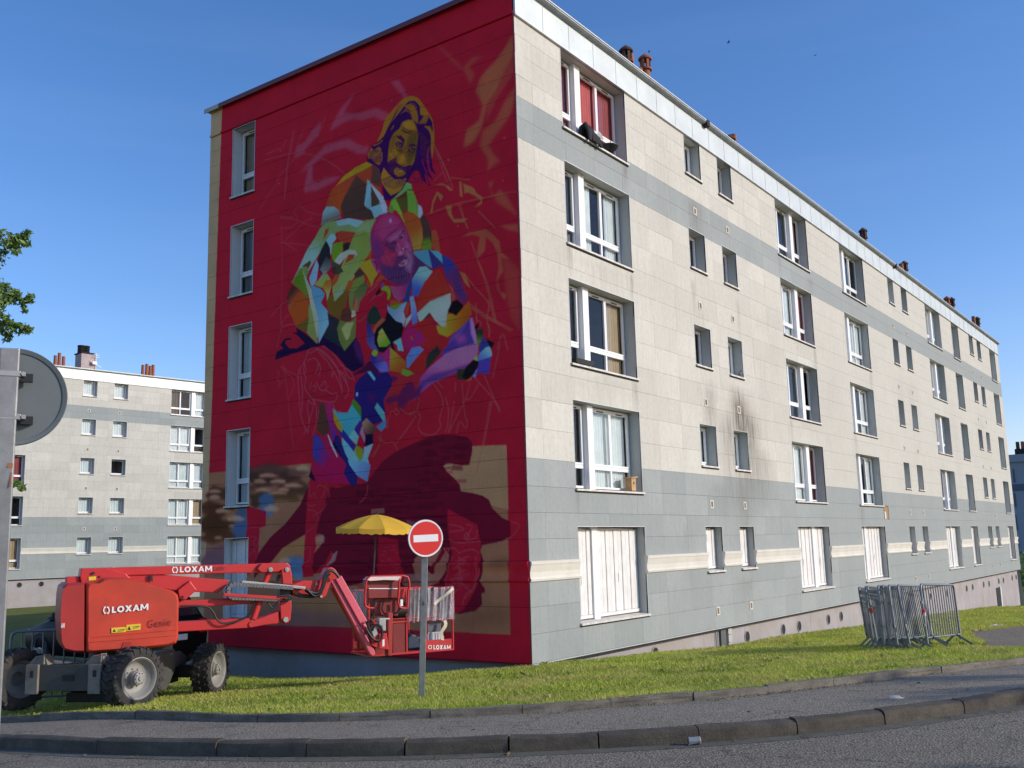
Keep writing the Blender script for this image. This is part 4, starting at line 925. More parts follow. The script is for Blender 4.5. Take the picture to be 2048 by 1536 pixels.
for pts in ([(1090, 980), (1050, 1060), (1050, 1140), (1030, 1100), (1080, 990)], [(1110, 960), (1150, 1000), (1120, 1020), (1100, 980)], [(1160, 960), (1200, 1000), (1260, 1020), (1300, 980), (1240, 1010)], [(1480, 720), (1540, 780)], [(1450, 740), (1520, 840), (1540, 940), (1510, 1060), (1520, 1120), (1470, 1190), (1390, 1200), (1330, 1160), (1320, 1100), (1340, 1040), (1310, 980), (1330, 880), (1290, 860)], [(1560, 860), (1590, 980), (1580, 1120), (1560, 1180)], [(1640, 900), (1610, 1080), (1590, 1180), (1640, 1080), (1740, 880), (1780, 740)], [(1650, 730), (1650, 820)], [(1710, 740), (1720, 900), (1740, 1040), (1760, 1100), (1740, 1140), (1690, 1080), (1660, 1190)], [(1860, 740), (1800, 850), (1760, 890), (1750, 870)], [(1300, 1030), (1220, 1150), (1120, 1280)], [(980, 1190), (1000, 1260), (1060, 1270), (1090, 1260), (1140, 1340)], [(960, 1210), (980, 1270), (920, 1400)], [(980, 1290), (900, 1400)], [(1960, 890), (1920, 1150), (1880, 1350), (1840, 1536)], [(1980, 890), (1940, 1100), (1900, 1300)], [(1980, 700), (2048, 400)], [(1820, 690), (1980, 870), (2048, 1000)], [(1910, 670), (1970, 820), (2048, 980)], [(1780, 60), (1900, 150), (2048, 220)], [(1840, 130), (1840, 180), (1870, 190), (1880, 240)], [(1930, 200), (1960, 260), (1950, 330)], [(1940, 0), (1950, 60), (1930, 160)], [(2000, 200), (1950, 0)]): L('D', (150, 66, 62), pts, .024, .65)
# --- dark navy hand and shawl
P('D', (14, 4, 44), [(42, 535), (60, 460), (120, 430), (90, 400), (130, 345), (185, 335), (190, 355), (140, 360), (135, 385), (170, 430), (240, 430), (310, 385), (240, 310), (190, 290), (240, 290), (235, 245), (300, 290), (430, 390), (500, 270), (620, 330), (760, 330), (820, 430), (835, 590), (740, 640), (690, 610), (600, 500), (480, 405), (380, 420), (340, 440), (200, 480)])
P('D', (48, 18, 72), [(760, 330), (830, 450), (835, 590), (770, 500), (740, 400)], soft=3, a=.9); P('D', (16, 32, 40), [(500, 110), (620, 180), (600, 250), (620, 330), (680, 450), (560, 380), (480, 330), (510, 210)], a=.95)
# --- bearded man: coat (zoom C then A)
P('C', (66, 64, 20), [(450, 1140), (560, 1210), (600, 1130), (640, 930), (560, 940), (430, 1000), (440, 1080)])
P('A', (122, 104, 22), [(870, 1300), (960, 1190), (1080, 1100), (1200, 1042), (1255, 1070), (1180, 1120), (1060, 1180), (940, 1250)])
P('A', (116, 48, 26), [(775, 1500), (800, 1410), (850, 1310), (940, 1250), (1080, 1180), (1250, 1075), (1250, 1260), (1330, 1300), (1370, 1480), (1200, 1536), (780, 1536)])
P('A', (46, 40, 36), [(1085, 1175), (1195, 1265), (1170, 1480), (1210, 1536), (900, 1536), (960, 1400), (1020, 1300)], soft=2); P('A', (52, 42, 40), [(1250, 1075), (1330, 1110), (1345, 1250), (1320, 1300), (1240, 1250)])
P('C', (118, 52, 22), [(440, 150), (460, 90), (490, 0), (640, 0), (600, 60), (565, 150), (570, 230)]); P('C', (42, 38, 34), [(640, 0), (830, 0), (850, 60), (820, 130), (880, 230), (880, 270), (600, 265), (565, 150), (600, 60)], soft=1)
P('A', (74, 142, 158), [(1170, 1480), (1190, 1330), (1205, 1220), (1245, 1275), (1235, 1400), (1235, 1500), (1200, 1520)]); P('A', (118, 160, 184), [(1240, 1270), (1300, 1330), (1365, 1400), (1410, 1520), (1380, 1530), (1330, 1460), (1270, 1360)]); P('A', (44, 44, 34), [(1240, 1290), (1330, 1450), (1300, 1500), (1235, 1500)])
P('C', (70, 128, 146), [(800, 120), (850, 50), (850, 160), (950, 120), (1000, 200), (990, 220), (930, 230), (880, 265), (850, 190), (790, 150)]); P('C', (118, 156, 180), [(950, 100), (1000, 195), (960, 210), (940, 150)])
# head: hair mass, face
P('B', OL, [(480, 795), (540, 640), (580, 500), (660, 400), (740, 310), (830, 230), (930, 205), (1010, 240), (1060, 310), (1120, 400), (1180, 500), (1200, 620), (1210, 760), (1200, 880), (1180, 980), (1160, 1000), (1000, 800), (900, 500), (700, 600), (560, 780)], sm=1)
P('B', NV, [(345, 1050), (350, 950), (400, 850), (480, 800), (560, 720), (640, 560), (740, 440), (830, 320), (880, 270), (960, 265), (1020, 330), (1030, 450), (1130, 450), (1180, 540), (1190, 640), (1170, 700), (1160, 860), (1175, 1000), (1185, 1120), (1230, 1215), (1160, 1160), (1120, 1010), (1130, 1160), (1200, 1290), (1110, 1210), (1080, 1200), (1110, 1330), (1060, 1290), (1020, 1180), (960, 1150), (900, 1240), (870, 1290), (840, 1370), (760, 1450), (700, 1536), (560, 1536), (540, 1300), (500, 1130), (420, 1080)])
P('B', OL, [(350, 960), (400, 860), (430, 900), (500, 850), (540, 930), (540, 1040), (500, 1090), (440, 1060), (400, 1000), (370, 1010)], a=.9)
for k in range(12): L('B', NV, [(395+k*12, 880+abs(k-6)*6), (380+k*13, 960), (385+k*14, 1060)], .013, .9)
P('B', (84, 74, 20), [(620, 900), (640, 780), (690, 680), (760, 620), (800, 540), (870, 510), (930, 520), (970, 580), (990, 650), (1000, 700), (985, 820), (970, 930), (950, 1040), (900, 1120), (860, 1170), (800, 1230), (720, 1240), (660, 1180), (640, 1080), (610, 1060)], sm=1)
P('B', (104, 92, 26), [(800, 560), (870, 515), (940, 540), (980, 640), (900, 640), (820, 620)], soft=2, a=.8); P('B', (106, 92, 24), [(630, 940), (700, 880), (740, 930), (700, 1000), (640, 1030)], soft=2, a=.7); P('B', (52, 50, 22), [(880, 700), (1000, 680), (970, 960), (880, 1100), (850, 1000), (860, 800)], soft=3, a=.85)
for pts in ([(800, 600), (860, 640), (960, 660), (1005, 655)], [(780, 640), (860, 680), (950, 690), (1005, 685)], [(800, 620), (840, 660), (920, 670)]): L('B', (34, 20, 40), pts, .02, .85)
P('B', (36, 10, 60), [(720, 720), (780, 710), (830, 760), (820, 830), (790, 780), (740, 745)]); P('B', (30, 8, 55), [(705, 810), (740, 785), (800, 800), (815, 850), (780, 870), (720, 850)], a=.9); P('B', (88, 78, 36), [(725, 810), (760, 805), (785, 840), (750, 850)]); P('B', (24, 8, 40), [(745, 810), (768, 812), (770, 838), (750, 836)])
P('B', (34, 10, 55), [(880, 830), (940, 815), (985, 840), (930, 850), (885, 855)]); P('B', (30, 12, 44), [(870, 890), (920, 865), (970, 880), (950, 930), (890, 925)], a=.85); P('B', (82, 74, 34), [(890, 888), (935, 880), (950, 905), (910, 915)]); P('B', (24, 8, 40), [(912, 880), (932, 880), (932, 905), (914, 905)])
P('B', (38, 24, 36), [(760, 880), (800, 900), (800, 950), (740, 900)], soft=2, a=.7); P('B', (36, 24, 38), [(830, 820), (870, 900), (850, 960), (820, 900)], soft=3, a=.6)
P('B', (98, 86, 24), [(790, 940), (815, 960), (830, 1010), (822, 1065), (780, 1085), (735, 1050), (740, 1015), (775, 990)], soft=2); P('B', (112, 66, 30), [(770, 1060), (815, 1070), (790, 1100), (765, 1085)], a=.8)
P('B', (38, 6, 62), [(600, 1060), (680, 1010), (730, 980), (720, 1050), (780, 1100), (830, 1110), (880, 1090), (930, 1090), (900, 1160), (860, 1200), (800, 1150), (720, 1120), (690, 1150), (700, 1210), (740, 1240), (840, 1220), (880, 1200), (850, 1260), (760, 1270), (660, 1220), (620, 1140)])
P('B', (112, 100, 44), [(690, 1150), (740, 1170), (800, 1160), (800, 1190), (740, 1215), (700, 1190)]); P('B', (70, 20, 40), [(700, 1150), (740, 1185), (800, 1180), (760, 1200), (715, 1190)], a=.7)
P('B', (100, 88, 26), [(530, 1200), (560, 1120), (620, 1200), (700, 1270), (800, 1270), (850, 1260), (830, 1330), (770, 1420), (700, 1460), (650, 1480), (600, 1420), (550, 1340), (525, 1260)])
for k in range(22):
    x = 540+k*14; L('B', NV, [(x, 1220+abs(k-9)*5), (x+20, 1310), (x+30-k*1.5, 1400-abs(k-9)*5)], .011, .85)
for k in range(9): L('B', OL, [(830+k*16, 330+k*4), (900+k*11, 380+k*8), (930+k*8, 470+k*10), (925+k*8, 520+k*2)], .035, .85)
for k in range(7): L('B', OL, [(1040+k*14, 400+k*12), (1070+k*10, 470), (1010+k*14, 560)], .03, .8)
for k in range(6): L('B', OL, [(1080+k*14, 590), (1140+k*9, 640+k*10), (1170+k*5, 740), (1180, 900+k*15)], .03, .8)
P('B', OL, [(830, 320), (900, 305), (950, 330), (980, 400), (960, 380), (900, 340)], a=.9)
for pts in ([(640, 560), (700, 460), (780, 360)], [(655, 640), (690, 580)], [(430, 840), (500, 810), (550, 770)], [(440, 960), (500, 930), (525, 870)]): L('B', OL, pts, .03, .9)
for pts in ([(900, 1240), (870, 1290), (930, 1310), (1000, 1300), (1010, 1240)], [(960, 1160), (940, 1230), (970, 1270), (1010, 1250)], [(1110, 1200), (1130, 1300), (1160, 1350), (1120, 1340), (1150, 1300)], [(1140, 860), (1120, 960)], [(1050, 1000), (1060, 1100)], [(1010, 1180), (1040, 1270), (1035, 1330)]): L('B', (48, 0, 62), pts, .022, .9)
L('B', (98, 15, 60), [(1140, 860), (1120, 960), (1130, 1100)], .05, .8); L('B', (98, 15, 60), [(1050, 1010), (1080, 1120), (1120, 1200)], .03, .8)
# finer modelling of the upper face and hair
P('B', (66, 58, 22), [(650, 780), (700, 700), (740, 690), (700, 780), (690, 860), (640, 900)], soft=3, a=.7); P('B', (112, 98, 34), [(860, 900), (850, 960), (835, 900), (845, 840)], soft=1, a=.5)
P('B', (44, 34, 30), [(690, 860), (760, 880), (815, 870), (800, 920), (740, 910)], soft=2, a=.6); P('B', (40, 34, 30), [(870, 930), (950, 935), (960, 960), (880, 970)], soft=2, a=.6); P('B', (70, 62, 24), [(630, 1000), (700, 1000), (740, 960), (690, 1060), (640, 1060)], soft=3, a=.5)
for k in range(11): L('B', (82, 68, 26), [(770+k*12, 450-k*16), (830+k*14, 400-k*8), (900+k*9, 430+k*3), (925+k*6, 500+k*5)], .014, .8)
for k in range(9): L('B', NV, [(560+k*22, 760-k*52), (600+k*20, 640-k*40), (660+k*18, 520-k*26)], .014, .7)
for k in range(8): L('B', (82, 68, 26), [(1010+k*20, 640+k*20), (1040+k*18, 780+k*20), (1030+k*16, 950+k*22)], .010, .55)
for k in range(6): L('B', (50, 42, 24), [(640+k*8, 900+k*16), (680+k*6, 910+k*15), (710+k*3, 930+k*12)], .010, .5)
for k in range(14): L('B', (88, 76, 28), [(620+k*16, 1090+abs(k-7)*6), (612+k*17, 1150), (616+k*17, 1200)], .008, .55)
L('B', (30, 14, 40), [(760, 1000), (740, 1030), (735, 1065), (780, 1095), (825, 1075)], .014, .8); L('B', (30, 14, 40), [(640, 1020), (690, 1060), (700, 1110)], .014, .6); L('B', (34, 16, 40), [(840, 860), (850, 930), (830, 980)], .012, .6)
# green collar
P('B', (62, 128, 72), [(850, 1310), (910, 1330), (925, 1400), (890, 1420), (880, 1390), (820, 1440), (700, 1520), (660, 1536), (720, 1480), (800, 1400)]); P('B', (46, 62, 20), [(880, 1395), (930, 1400), (960, 1500), (900, 1536), (760, 1536)], a=.95)
P('A', (50, 100, 28), [(1600, 1330), (1670, 1340), (1710, 1440), (1720, 1536), (1610, 1536)]); P('A', (44, 46, 24), [(1500, 1440), (1600, 1340), (1620, 1536), (1540, 1536)]); P('A', (66, 130, 50), [(1450, 1430), (1500, 1420), (1540, 1536), (1420, 1536)])
P('C', (70, 128, 38), [(1040, 90), (1080, 85), (1170, 290), (1160, 310), (1120, 240), (1090, 200)]); P('C', (48, 60, 22), [(1080, 90), (1190, 60), (1190, 200), (1140, 200)]); P('C', (66, 118, 46), [(1185, 0), (1240, 10), (1280, 120), (1285, 250), (1230, 210), (1190, 200)]); P('C', (58, 98, 48), [(1000, 200), (1040, 130), (1060, 180), (1050, 215)])
P('C', (118, 156, 160), [(1285, 130), (1320, 160), (1330, 220), (1300, 270), (1285, 260)]); P('C', (44, 36, 34), [(1300, 270), (1335, 220), (1390, 300), (1410, 400), (1405, 470), (1330, 490), (1325, 380)], grad=((50, 92, 26), (1370, 420), (1370, 480))); P('C', (60, 100, 28), [(1330, 490), (1405, 470), (1410, 555), (1310, 555)]); P('C', (20, 16, 20), [(1405, 380), (1430, 400), (1425, 500), (1400, 470)])
P('C', (116, 56, 34), [(1410, 380), (1450, 370), (1475, 440), (1495, 600), (1440, 560), (1410, 520)])
P('C', (120, 58, 24), [(1130, 230), (1180, 205), (1240, 210), (1300, 260), (1325, 350), (1330, 450), (1310, 550), (1240, 560), (1200, 430), (1150, 320), (1165, 300)], grad=((128, 100, 40), (1230, 330), (1260, 540)))
# man with the beard: coloured coat, left
P('C', (74, 128, 140), [(380, 330), (400, 210), (430, 155), (500, 155), (550, 190), (570, 260), (480, 290), (400, 340)], grad=((66, 84, 84), (450, 180), (460, 290)))
P('C', (70, 112, 72), [(110, 860), (160, 760), (250, 560), (330, 440), (370, 360), (440, 300), (560, 280), (600, 320), (720, 330), (740, 400), (560, 380), (480, 420), (360, 600), (240, 800), (180, 920)], grad=((78, 132, 134), (360, 380), (250, 620)))
P('C', (78, 136, 144), [(520, 290), (640, 262), (740, 280), (830, 300), (760, 330), (720, 350), (640, 320), (540, 335)]); P('C', (112, 44, 30), [(540, 400), (560, 380), (680, 390), (690, 460), (640, 520), (570, 490), (530, 440)]); P('C', (112, 44, 30), [(400, 470), (420, 370), (460, 350), (440, 410)])
P('C', (78, 140, 150), [(430, 470), (470, 410), (510, 410), (525, 450), (490, 500), (480, 580), (460, 620)]); P('C', (58, 108, 22), [(480, 600), (500, 500), (585, 480), (585, 560), (560, 600), (500, 680)]); P('C', (18, 26, 26), [(585, 510), (620, 485), (655, 490), (640, 560), (590, 565)])
P('C', (70, 104, 46), [(490, 880), (560, 740), (620, 600), (680, 440), (740, 330), (800, 280), (895, 268), (850, 400), (850, 560), (800, 640), (740, 740), (600, 940), (510, 1040), (490, 960)], grad=((84, 122, 70), (850, 330), (560, 860)))
P('C', (84, 128, 110), [(700, 400), (760, 310), (880, 270), (830, 420), (790, 380)], a=.6, soft=2)
P('C', (16, 24, 30), [(350, 650), (380, 560), (430, 470), (465, 540), (470, 650), (440, 690), (400, 800), (370, 760)]); P('C', (88, 116, 122), [(330, 880), (400, 780), (370, 740), (430, 620), (475, 660), (470, 720), (440, 760), (410, 800)], grad=((30, 44, 52), (380, 850), (430, 600)))
P('C', (52, 42, 26), [(205, 710), (280, 655), (290, 680), (260, 740)]); P('C', (66, 104, 60), [(110, 860), (180, 730), (250, 710), (270, 760), (240, 840), (200, 900)]); P('C', (54, 96, 22), [(112, 866), (205, 720), (240, 860), (260, 1020), (190, 930)])
P('C', (74, 128, 156), [(270, 820), (340, 650), (360, 700), (340, 840), (320, 880), (290, 900)]); P('C', (92, 128, 112), [(206, 735), (300, 940), (350, 1100), (370, 1180), (350, 1400), (310, 1220), (270, 1000)], grad=((128, 140, 120), (250, 900), (330, 1150)))
P('C', (50, 108, 140), [(290, 880), (380, 920), (420, 970), (380, 1050), (440, 1120), (455, 1250), (360, 1430), (355, 1200), (300, 980)], grad=((74, 134, 156), (360, 950), (400, 1350)))
P('C', (80, 110, 62), [(250, 1330), (270, 1050), (300, 1130), (350, 1420), (340, 1430)]); P('C', (64, 64, 22), [(150, 1275), (270, 1180), (250, 1330)])
P('C', (44, 30, 22), [(60, 1000), (110, 880), (190, 935), (130, 1060), (80, 1120)], grad=((120, 62, 44), (90, 950), (150, 1060))); P('C', (122, 56, 18), [(80, 1120), (190, 940), (265, 1030), (265, 1180), (150, 1275)])
P('C', (82, 120, 60), [(320, 880), (400, 800), (440, 780), (475, 840), (430, 840), (390, 910)]); P('C', (128, 80, 20), [(390, 900), (440, 840), (480, 850), (480, 900), (440, 1030), (430, 960)], grad=((150, 140, 90), (440, 850), (450, 1020)))
P('C', (128, 138, 130), [(500, 670), (560, 590), (640, 555), (700, 560), (720, 600), (700, 620), (640, 600), (600, 640), (555, 695)]); P('C', (112, 44, 28), [(600, 690), (640, 600), (700, 600), (680, 640)]); P('C', (36, 50, 38), [(480, 650), (560, 700), (590, 760), (520, 800), (480, 760)]); P('C', (44, 30, 32), [(470, 750), (510, 700), (530, 760), (500, 790)])
P('C', (118, 58, 26), [(480, 850), (520, 790), (560, 780), (530, 860), (490, 900)]); P('C', (46, 34, 36), [(690, 780), (740, 720), (790, 720), (790, 790), (740, 810), (700, 820)]); P('C', (64, 100, 42), [(620, 930), (700, 830), (780, 790), (790, 850), (740, 900), (690, 950)]); P('C', (112, 60, 30), [(600, 940), (640, 840), (690, 840), (660, 920)])
P('C', (84, 128, 116), [(520, 960), (590, 880), (590, 960), (560, 980), (500, 1040)], a=.8)
P('C', (56, 96, 46), [(640, 950), (690, 940), (680, 1100), (660, 1150), (645, 1060)]); P('C', (46, 74, 40), [(690, 950), (760, 870), (820, 870), (800, 960), (750, 1050), (740, 1130), (700, 1130)], grad=((76, 80, 60), (790, 900), (710, 1100))); P('C', (122, 78, 50), [(670, 1120), (720, 1000), (710, 1140)], a=.9)
P('C', (56, 36, 30), [(560, 1210), (580, 1110), (640, 1090), (680, 1150), (650, 1230), (600, 1240)]); P('C', (148, 150, 120), [(665, 1190), (668, 1120), (700, 1125), (705, 1170)]); P('C', (62, 88, 44), [(530, 1290), (560, 1210), (640, 1240), (710, 1180), (700, 1380), (600, 1500), (550, 1400)]); P('C', (98, 130, 82), [(570, 1290), (620, 1230), (690, 1230), (660, 1300), (650, 1360), (620, 1410)], soft=1)
# bald man: T-shirt in facets
P('C', (118, 52, 20), [(780, 660), (850, 570), (850, 630), (870, 700), (800, 680)]); P('C', (134, 106, 26), [(735, 710), (780, 670), (850, 640), (880, 720), (920, 770), (870, 840), (855, 910), (810, 800)]); P('C', (122, 54, 22), [(790, 800), (855, 910), (940, 780), (1000, 840), (990, 890), (940, 880), (860, 930), (820, 900)])
P('C', (44, 108, 132), [(1240, 570), (1380, 555), (1420, 730), (1330, 680), (1240, 590)]); P('C', (30, 34, 90), [(1380, 555), (1500, 600), (1520, 700), (1420, 740)]); P('C', (48, 118, 140), [(1395, 560), (1470, 570), (1505, 600), (1525, 695), (1450, 620)]); P('C', (28, 40, 108), [(1505, 600), (1590, 640), (1650, 710), (1640, 780), (1720, 900), (1750, 1000), (1700, 1060), (1620, 1000), (1560, 860), (1520, 720)], grad=((98, 20, 50), (1560, 700), (1680, 830)))
P('C', (24, 36, 96), [(1650, 700), (1700, 900), (1750, 1020), (1700, 1060), (1630, 960), (1600, 820)], a=.7, soft=3)
P('C', (48, 30, 72), [(1240, 600), (1330, 670), (1420, 745), (1300, 720), (1230, 830)]); P('C', (78, 138, 142), [(1230, 830), (1300, 715), (1360, 710), (1420, 760), (1340, 870), (1300, 980), (1230, 1000)], grad=((36, 66, 138), (1320, 760), (1260, 940)))
P('C', (104, 30, 26), [(1270, 1010), (1350, 850), (1480, 725), (1560, 870), (1590, 960), (1440, 1010), (1290, 1130), (1270, 1080)]); P('C', (86, 134, 130), [(1275, 1150), (1400, 1030), (1590, 955), (1590, 1060), (1555, 1160), (1540, 1275), (1500, 1270), (1440, 1210), (1395, 1140), (1300, 1240)], grad=((110, 140, 138), (1400, 1000), (1520, 1240)))
P('C', (106, 34, 26), [(1330, 960), (1560, 890), (1590, 950), (1380, 1040), (1300, 1120)], a=.9, soft=2)
P('C', (130, 52, 38), [(1565, 865), (1610, 920), (1635, 1010), (1600, 1040), (1595, 950)]); P('C', (8, 6, 12), [(1560, 1130), (1600, 1040), (1650, 1020), (1705, 1070), (1700, 1110), (1640, 1170), (1600, 1150)])
P('C', (142, 112, 28), [(1555, 1160), (1600, 1150), (1640, 1170), (1760, 1030), (1785, 1150), (1720, 1260), (1560, 1370), (1480, 1340), (1455, 1290), (1460, 1260), (1540, 1275)], grad=((136, 62, 12), (1500, 1250), (1740, 1200)))
P('C', (54, 50, 118), [(1590, 1370), (1780, 1185), (1830, 1400), (1840, 1536), (1500, 1536), (1540, 1440)]); P('C', (122, 66, 118), [(1640, 1370), (1720, 1350), (1730, 1420), (1660, 1440)], soft=4, a=.7); P('C', (140, 90, 140), [(1770, 1230), (1800, 1220), (1830, 1380), (1840, 1480), (1800, 1400)], soft=1, a=.9)
P('C', (62, 106, 140), [(985, 1050), (1030, 1100), (1080, 1110), (1130, 1060), (1185, 1035), (1150, 1130), (1170, 1200), (1150, 1270), (1060, 1210), (1010, 1140)], grad=((90, 130, 150), (1030, 1080), (1150, 1250))); P('C', (112, 50, 30), [(1160, 1150), (1190, 1040), (1210, 1060), (1180, 1170)]); P('C', (72, 116, 150), [(1205, 1000), (1240, 980), (1270, 1100), (1285, 1280), (1230, 1250), (1220, 1100)], grad=((52, 80, 150), (1230, 1050), (1250, 1240)))
P('C', (66, 98, 28), [(1020, 1090), (1030, 1060), (1140, 1050), (1100, 1100), (1060, 1115)]); P('C', (112, 54, 30), [(1020, 1030), (1060, 1020), (1140, 1050), (1030, 1070)])
P('C', (20, 44, 100), [(1140, 1040), (1200, 850), (1225, 830), (1225, 900), (1200, 1040)]); P('C', (122, 54, 92), [(1020, 890), (1100, 900), (1200, 850), (1160, 1000), (1110, 1040), (1060, 1000)], grad=((84, 32, 88), (1060, 980), (1180, 880)))
P('C', (34, 40, 34), [(1285, 1260), (1390, 1140), (1400, 1180), (1290, 1270)]); P('C', (86, 134, 140), [(1175, 1200), (1230, 1150), (1220, 1200), (1160, 1280)])
P('C', (108, 24, 26), [(1200, 1270), (1400, 1180), (1460, 1290), (1480, 1350), (1580, 1390), (1560, 1440), (1400, 1480), (1300, 1450), (1250, 1350)]); P('C', (104, 20, 74), [(1145, 1450), (1140, 1370), (1165, 1290), (1200, 1250), (1300, 1310), (1370, 1400), (1300, 1450), (1200, 1500)], soft=1); P('C', (60, 30, 120), [(1215, 1470), (1240, 1420), (1300, 1320), (1310, 1340), (1250, 1430)], a=.9); P('C', (122, 60, 24), [(1210, 1370), (1225, 1355), (1245, 1400), (1215, 1390)])
P('C', (6, 8, 18), [(1000, 1130), (1080, 1220), (1140, 1240), (1150, 1290), (1130, 1370), (1050, 1420), (1080, 1536), (900, 1500), (870, 1400), (890, 1280), (960, 1210)]); P('C', (104, 120, 60), [(905, 1400), (920, 1320), (950, 1285), (1030, 1425), (990, 1460), (960, 1460), (920, 1460)], grad=((58, 118, 28), (930, 1320), (1010, 1440)))
P('C', (16, 36, 34), [(805, 1200), (830, 1120), (870, 1070), (900, 1090), (945, 1180), (940, 1230), (860, 1255), (815, 1240)]); P('C', (116, 60, 40), [(860, 1310), (900, 1240), (950, 1190), (985, 1205), (900, 1290), (880, 1340)]); P('C', (28, 32, 90), [(800, 1230), (850, 1260), (860, 1310), (880, 1350), (880, 1430), (920, 1500), (850, 1480), (805, 1420), (810, 1330)], grad=((50, 60, 120), (830, 1250), (860, 1480)))
P('C', (112, 14, 36), [(710, 1210), (740, 1050), (800, 960), (850, 900), (960, 820), (1000, 850), (990, 900), (940, 940), (970, 960), (1000, 1030), (1000, 1100), (980, 1200), (945, 1190), (900, 1080), (870, 1070), (810, 1160), (800, 1300), (810, 1430), (830, 1536), (770, 1536), (740, 1420), (705, 1330)])
for pts in ([(840, 1040), (880, 990), (940, 980), (970, 940)], [(805, 980), (840, 930), (880, 900), (920, 840)], [(820, 960), (900, 890), (960, 820)], [(720, 1210), (750, 1220), (800, 1170)], [(860, 880), (900, 860)]): L('C', (160, 62, 76), pts, .022, .7)
P('C', (72, 120, 24), [(940, 930), (970, 895), (1010, 900), (1030, 950), (1020, 1010), (1000, 1020), (1000, 960), (970, 935)], sm=1); P('C', (8, 8, 20), [(890, 960), (930, 910), (940, 940), (900, 990)]); P('C', (40, 60, 120), [(935, 900), (960, 860), (975, 885), (950, 905)])
# bald head
P('C', (84, 26, 66), [(843, 440), (850, 370), (880, 300), (920, 245), (980, 218), (1050, 218), (1100, 250), (1150, 310), (1180, 370), (1220, 470), (1245, 600), (1245, 740), (1225, 820), (1180, 870), (1120, 890), (1050, 870), (990, 830), (940, 780), (905, 770), (860, 690), (848, 640), (870, 620), (850, 540)], sm=1)
P('C', (126, 46, 92), [(900, 340), (960, 250), (1050, 240), (1110, 280), (1130, 340), (1060, 400), (980, 440), (920, 480)], soft=5, a=.75); P('C', (58, 30, 88), [(845, 460), (870, 560), (900, 640), (960, 720), (950, 560), (920, 420), (880, 380)], soft=5, a=.8)
P('C', (104, 50, 96), [(960, 440), (1060, 380), (1150, 350), (1200, 450), (1220, 560), (1150, 540), (1100, 460), (1000, 480)], soft=3, a=.85)
for pts in ([(970, 470), (1030, 400), (1120, 320)], [(980, 450), (1060, 390), (1130, 345)], [(1000, 430), (1080, 370)], [(960, 500), (980, 480), (1040, 470), (1080, 480)]): L('C', (40, 16, 60), pts, .016, .7)
P('C', (44, 22, 64), [(970, 520), (1000, 480), (1070, 480), (1090, 510), (1040, 500), (990, 520)]); P('C', (40, 20, 60), [(1095, 430), (1150, 370), (1160, 380), (1110, 430)]); P('C', (50, 30, 76), [(1000, 520), (1050, 505), (1080, 560), (1040, 570), (1010, 550)], soft=1, a=.8); P('C', (38, 20, 56), [(1105, 450), (1155, 400), (1165, 415), (1120, 465)], a=.85); P('C', (150, 120, 150), [(1135, 425), (1155, 412), (1150, 430)])
P('C', (122, 36, 66), [(940, 640), (980, 570), (1070, 580), (1070, 640), (1050, 700), (980, 700)], soft=3, a=.8); P('C', (124, 62, 100), [(1090, 480), (1120, 500), (1130, 560), (1165, 560), (1150, 610), (1100, 610), (1080, 570)], soft=1, a=.85); P('C', (40, 24, 70), [(1075, 620), (1110, 620), (1160, 590), (1150, 625), (1090, 645)], a=.9); P('C', (160, 140, 170), [(1135, 545), (1155, 535), (1150, 560)])
P('C', (44, 34, 80), [(940, 680), (1050, 720), (1090, 660), (1180, 610), (1235, 560), (1245, 700), (1225, 820), (1180, 870), (1110, 885), (1000, 830), (950, 770)], soft=2, a=.85); P('C', (98, 84, 118), [(1150, 600), (1220, 560), (1240, 680), (1200, 760), (1190, 680), (1200, 640)], soft=3, a=.8); P('C', (130, 90, 112), [(1100, 690), (1160, 650), (1195, 645), (1180, 690), (1140, 710), (1110, 710)]); P('C', (56, 20, 56), [(1095, 690), (1160, 665), (1190, 650), (1150, 700)], a=.7)
for k in range(20):
    x = 990+k*12; L('C', (26, 18, 60) if k % 2 else (80, 66, 110), [(x, 740+abs(k-10)*3), (x+8, 790), (x+4, 850-abs(k-9)*4)], .013, .6)
P('C', (104, 48, 92), [(850, 640), (880, 640), (900, 700), (940, 770), (910, 770), (870, 710)], a=.9); L('C', (44, 18, 60), [(870, 660), (895, 690), (905, 740)], .04, .8); P('C', (150, 120, 160), [(1015, 275), (1035, 265), (1040, 300), (1022, 305)], soft=1)
P('C', (150, 96, 132), [(1000, 480), (1070, 420), (1130, 380), (1140, 400), (1080, 450), (1010, 500)], soft=2, a=.5); P('C', (146, 98, 128), [(1105, 560), (1135, 580), (1150, 600), (1110, 608)], soft=1, a=.6); P('C', (60, 30, 70), [(1040, 600), (1080, 640), (1060, 690), (1020, 660)], soft=2, a=.6)
P('C', (104, 34, 76), [(870, 360), (920, 290), (960, 300), (930, 380), (900, 460), (870, 470)], soft=4, a=.6); P('C', (130, 80, 118), [(1170, 480), (1215, 500), (1225, 560), (1180, 590), (1160, 540)], soft=2, a=.6)
for pts in ([(1000, 530), (1030, 545), (1065, 540)], [(1010, 560), (1040, 575), (1070, 565)], [(1110, 450), (1130, 440), (1160, 415)], [(1085, 520), (1100, 560), (1085, 600)], [(1060, 650), (1090, 660), (1130, 640), (1180, 620)], [(1070, 690), (1060, 720), (1090, 740), (1140, 730)], [(1150, 540), (1190, 560), (1215, 600)], [(960, 560), (970, 620), (1000, 680)], [(1180, 440), (1200, 480), (1205, 530)]): L('C', (36, 16, 54), pts, .015, .7)
for k in range(16): L('C', (112, 98, 132), [(1150+k*5, 640+k*4), (1165+k*4, 690+k*4), (1160+k*4, 740+k*3)], .008, .6)
for k in range(10): L('C', (24, 18, 56), [(1000+k*16, 720+(k%3)*8), (1010+k*15, 770), (1015+k*14, 830)], .010, .6)
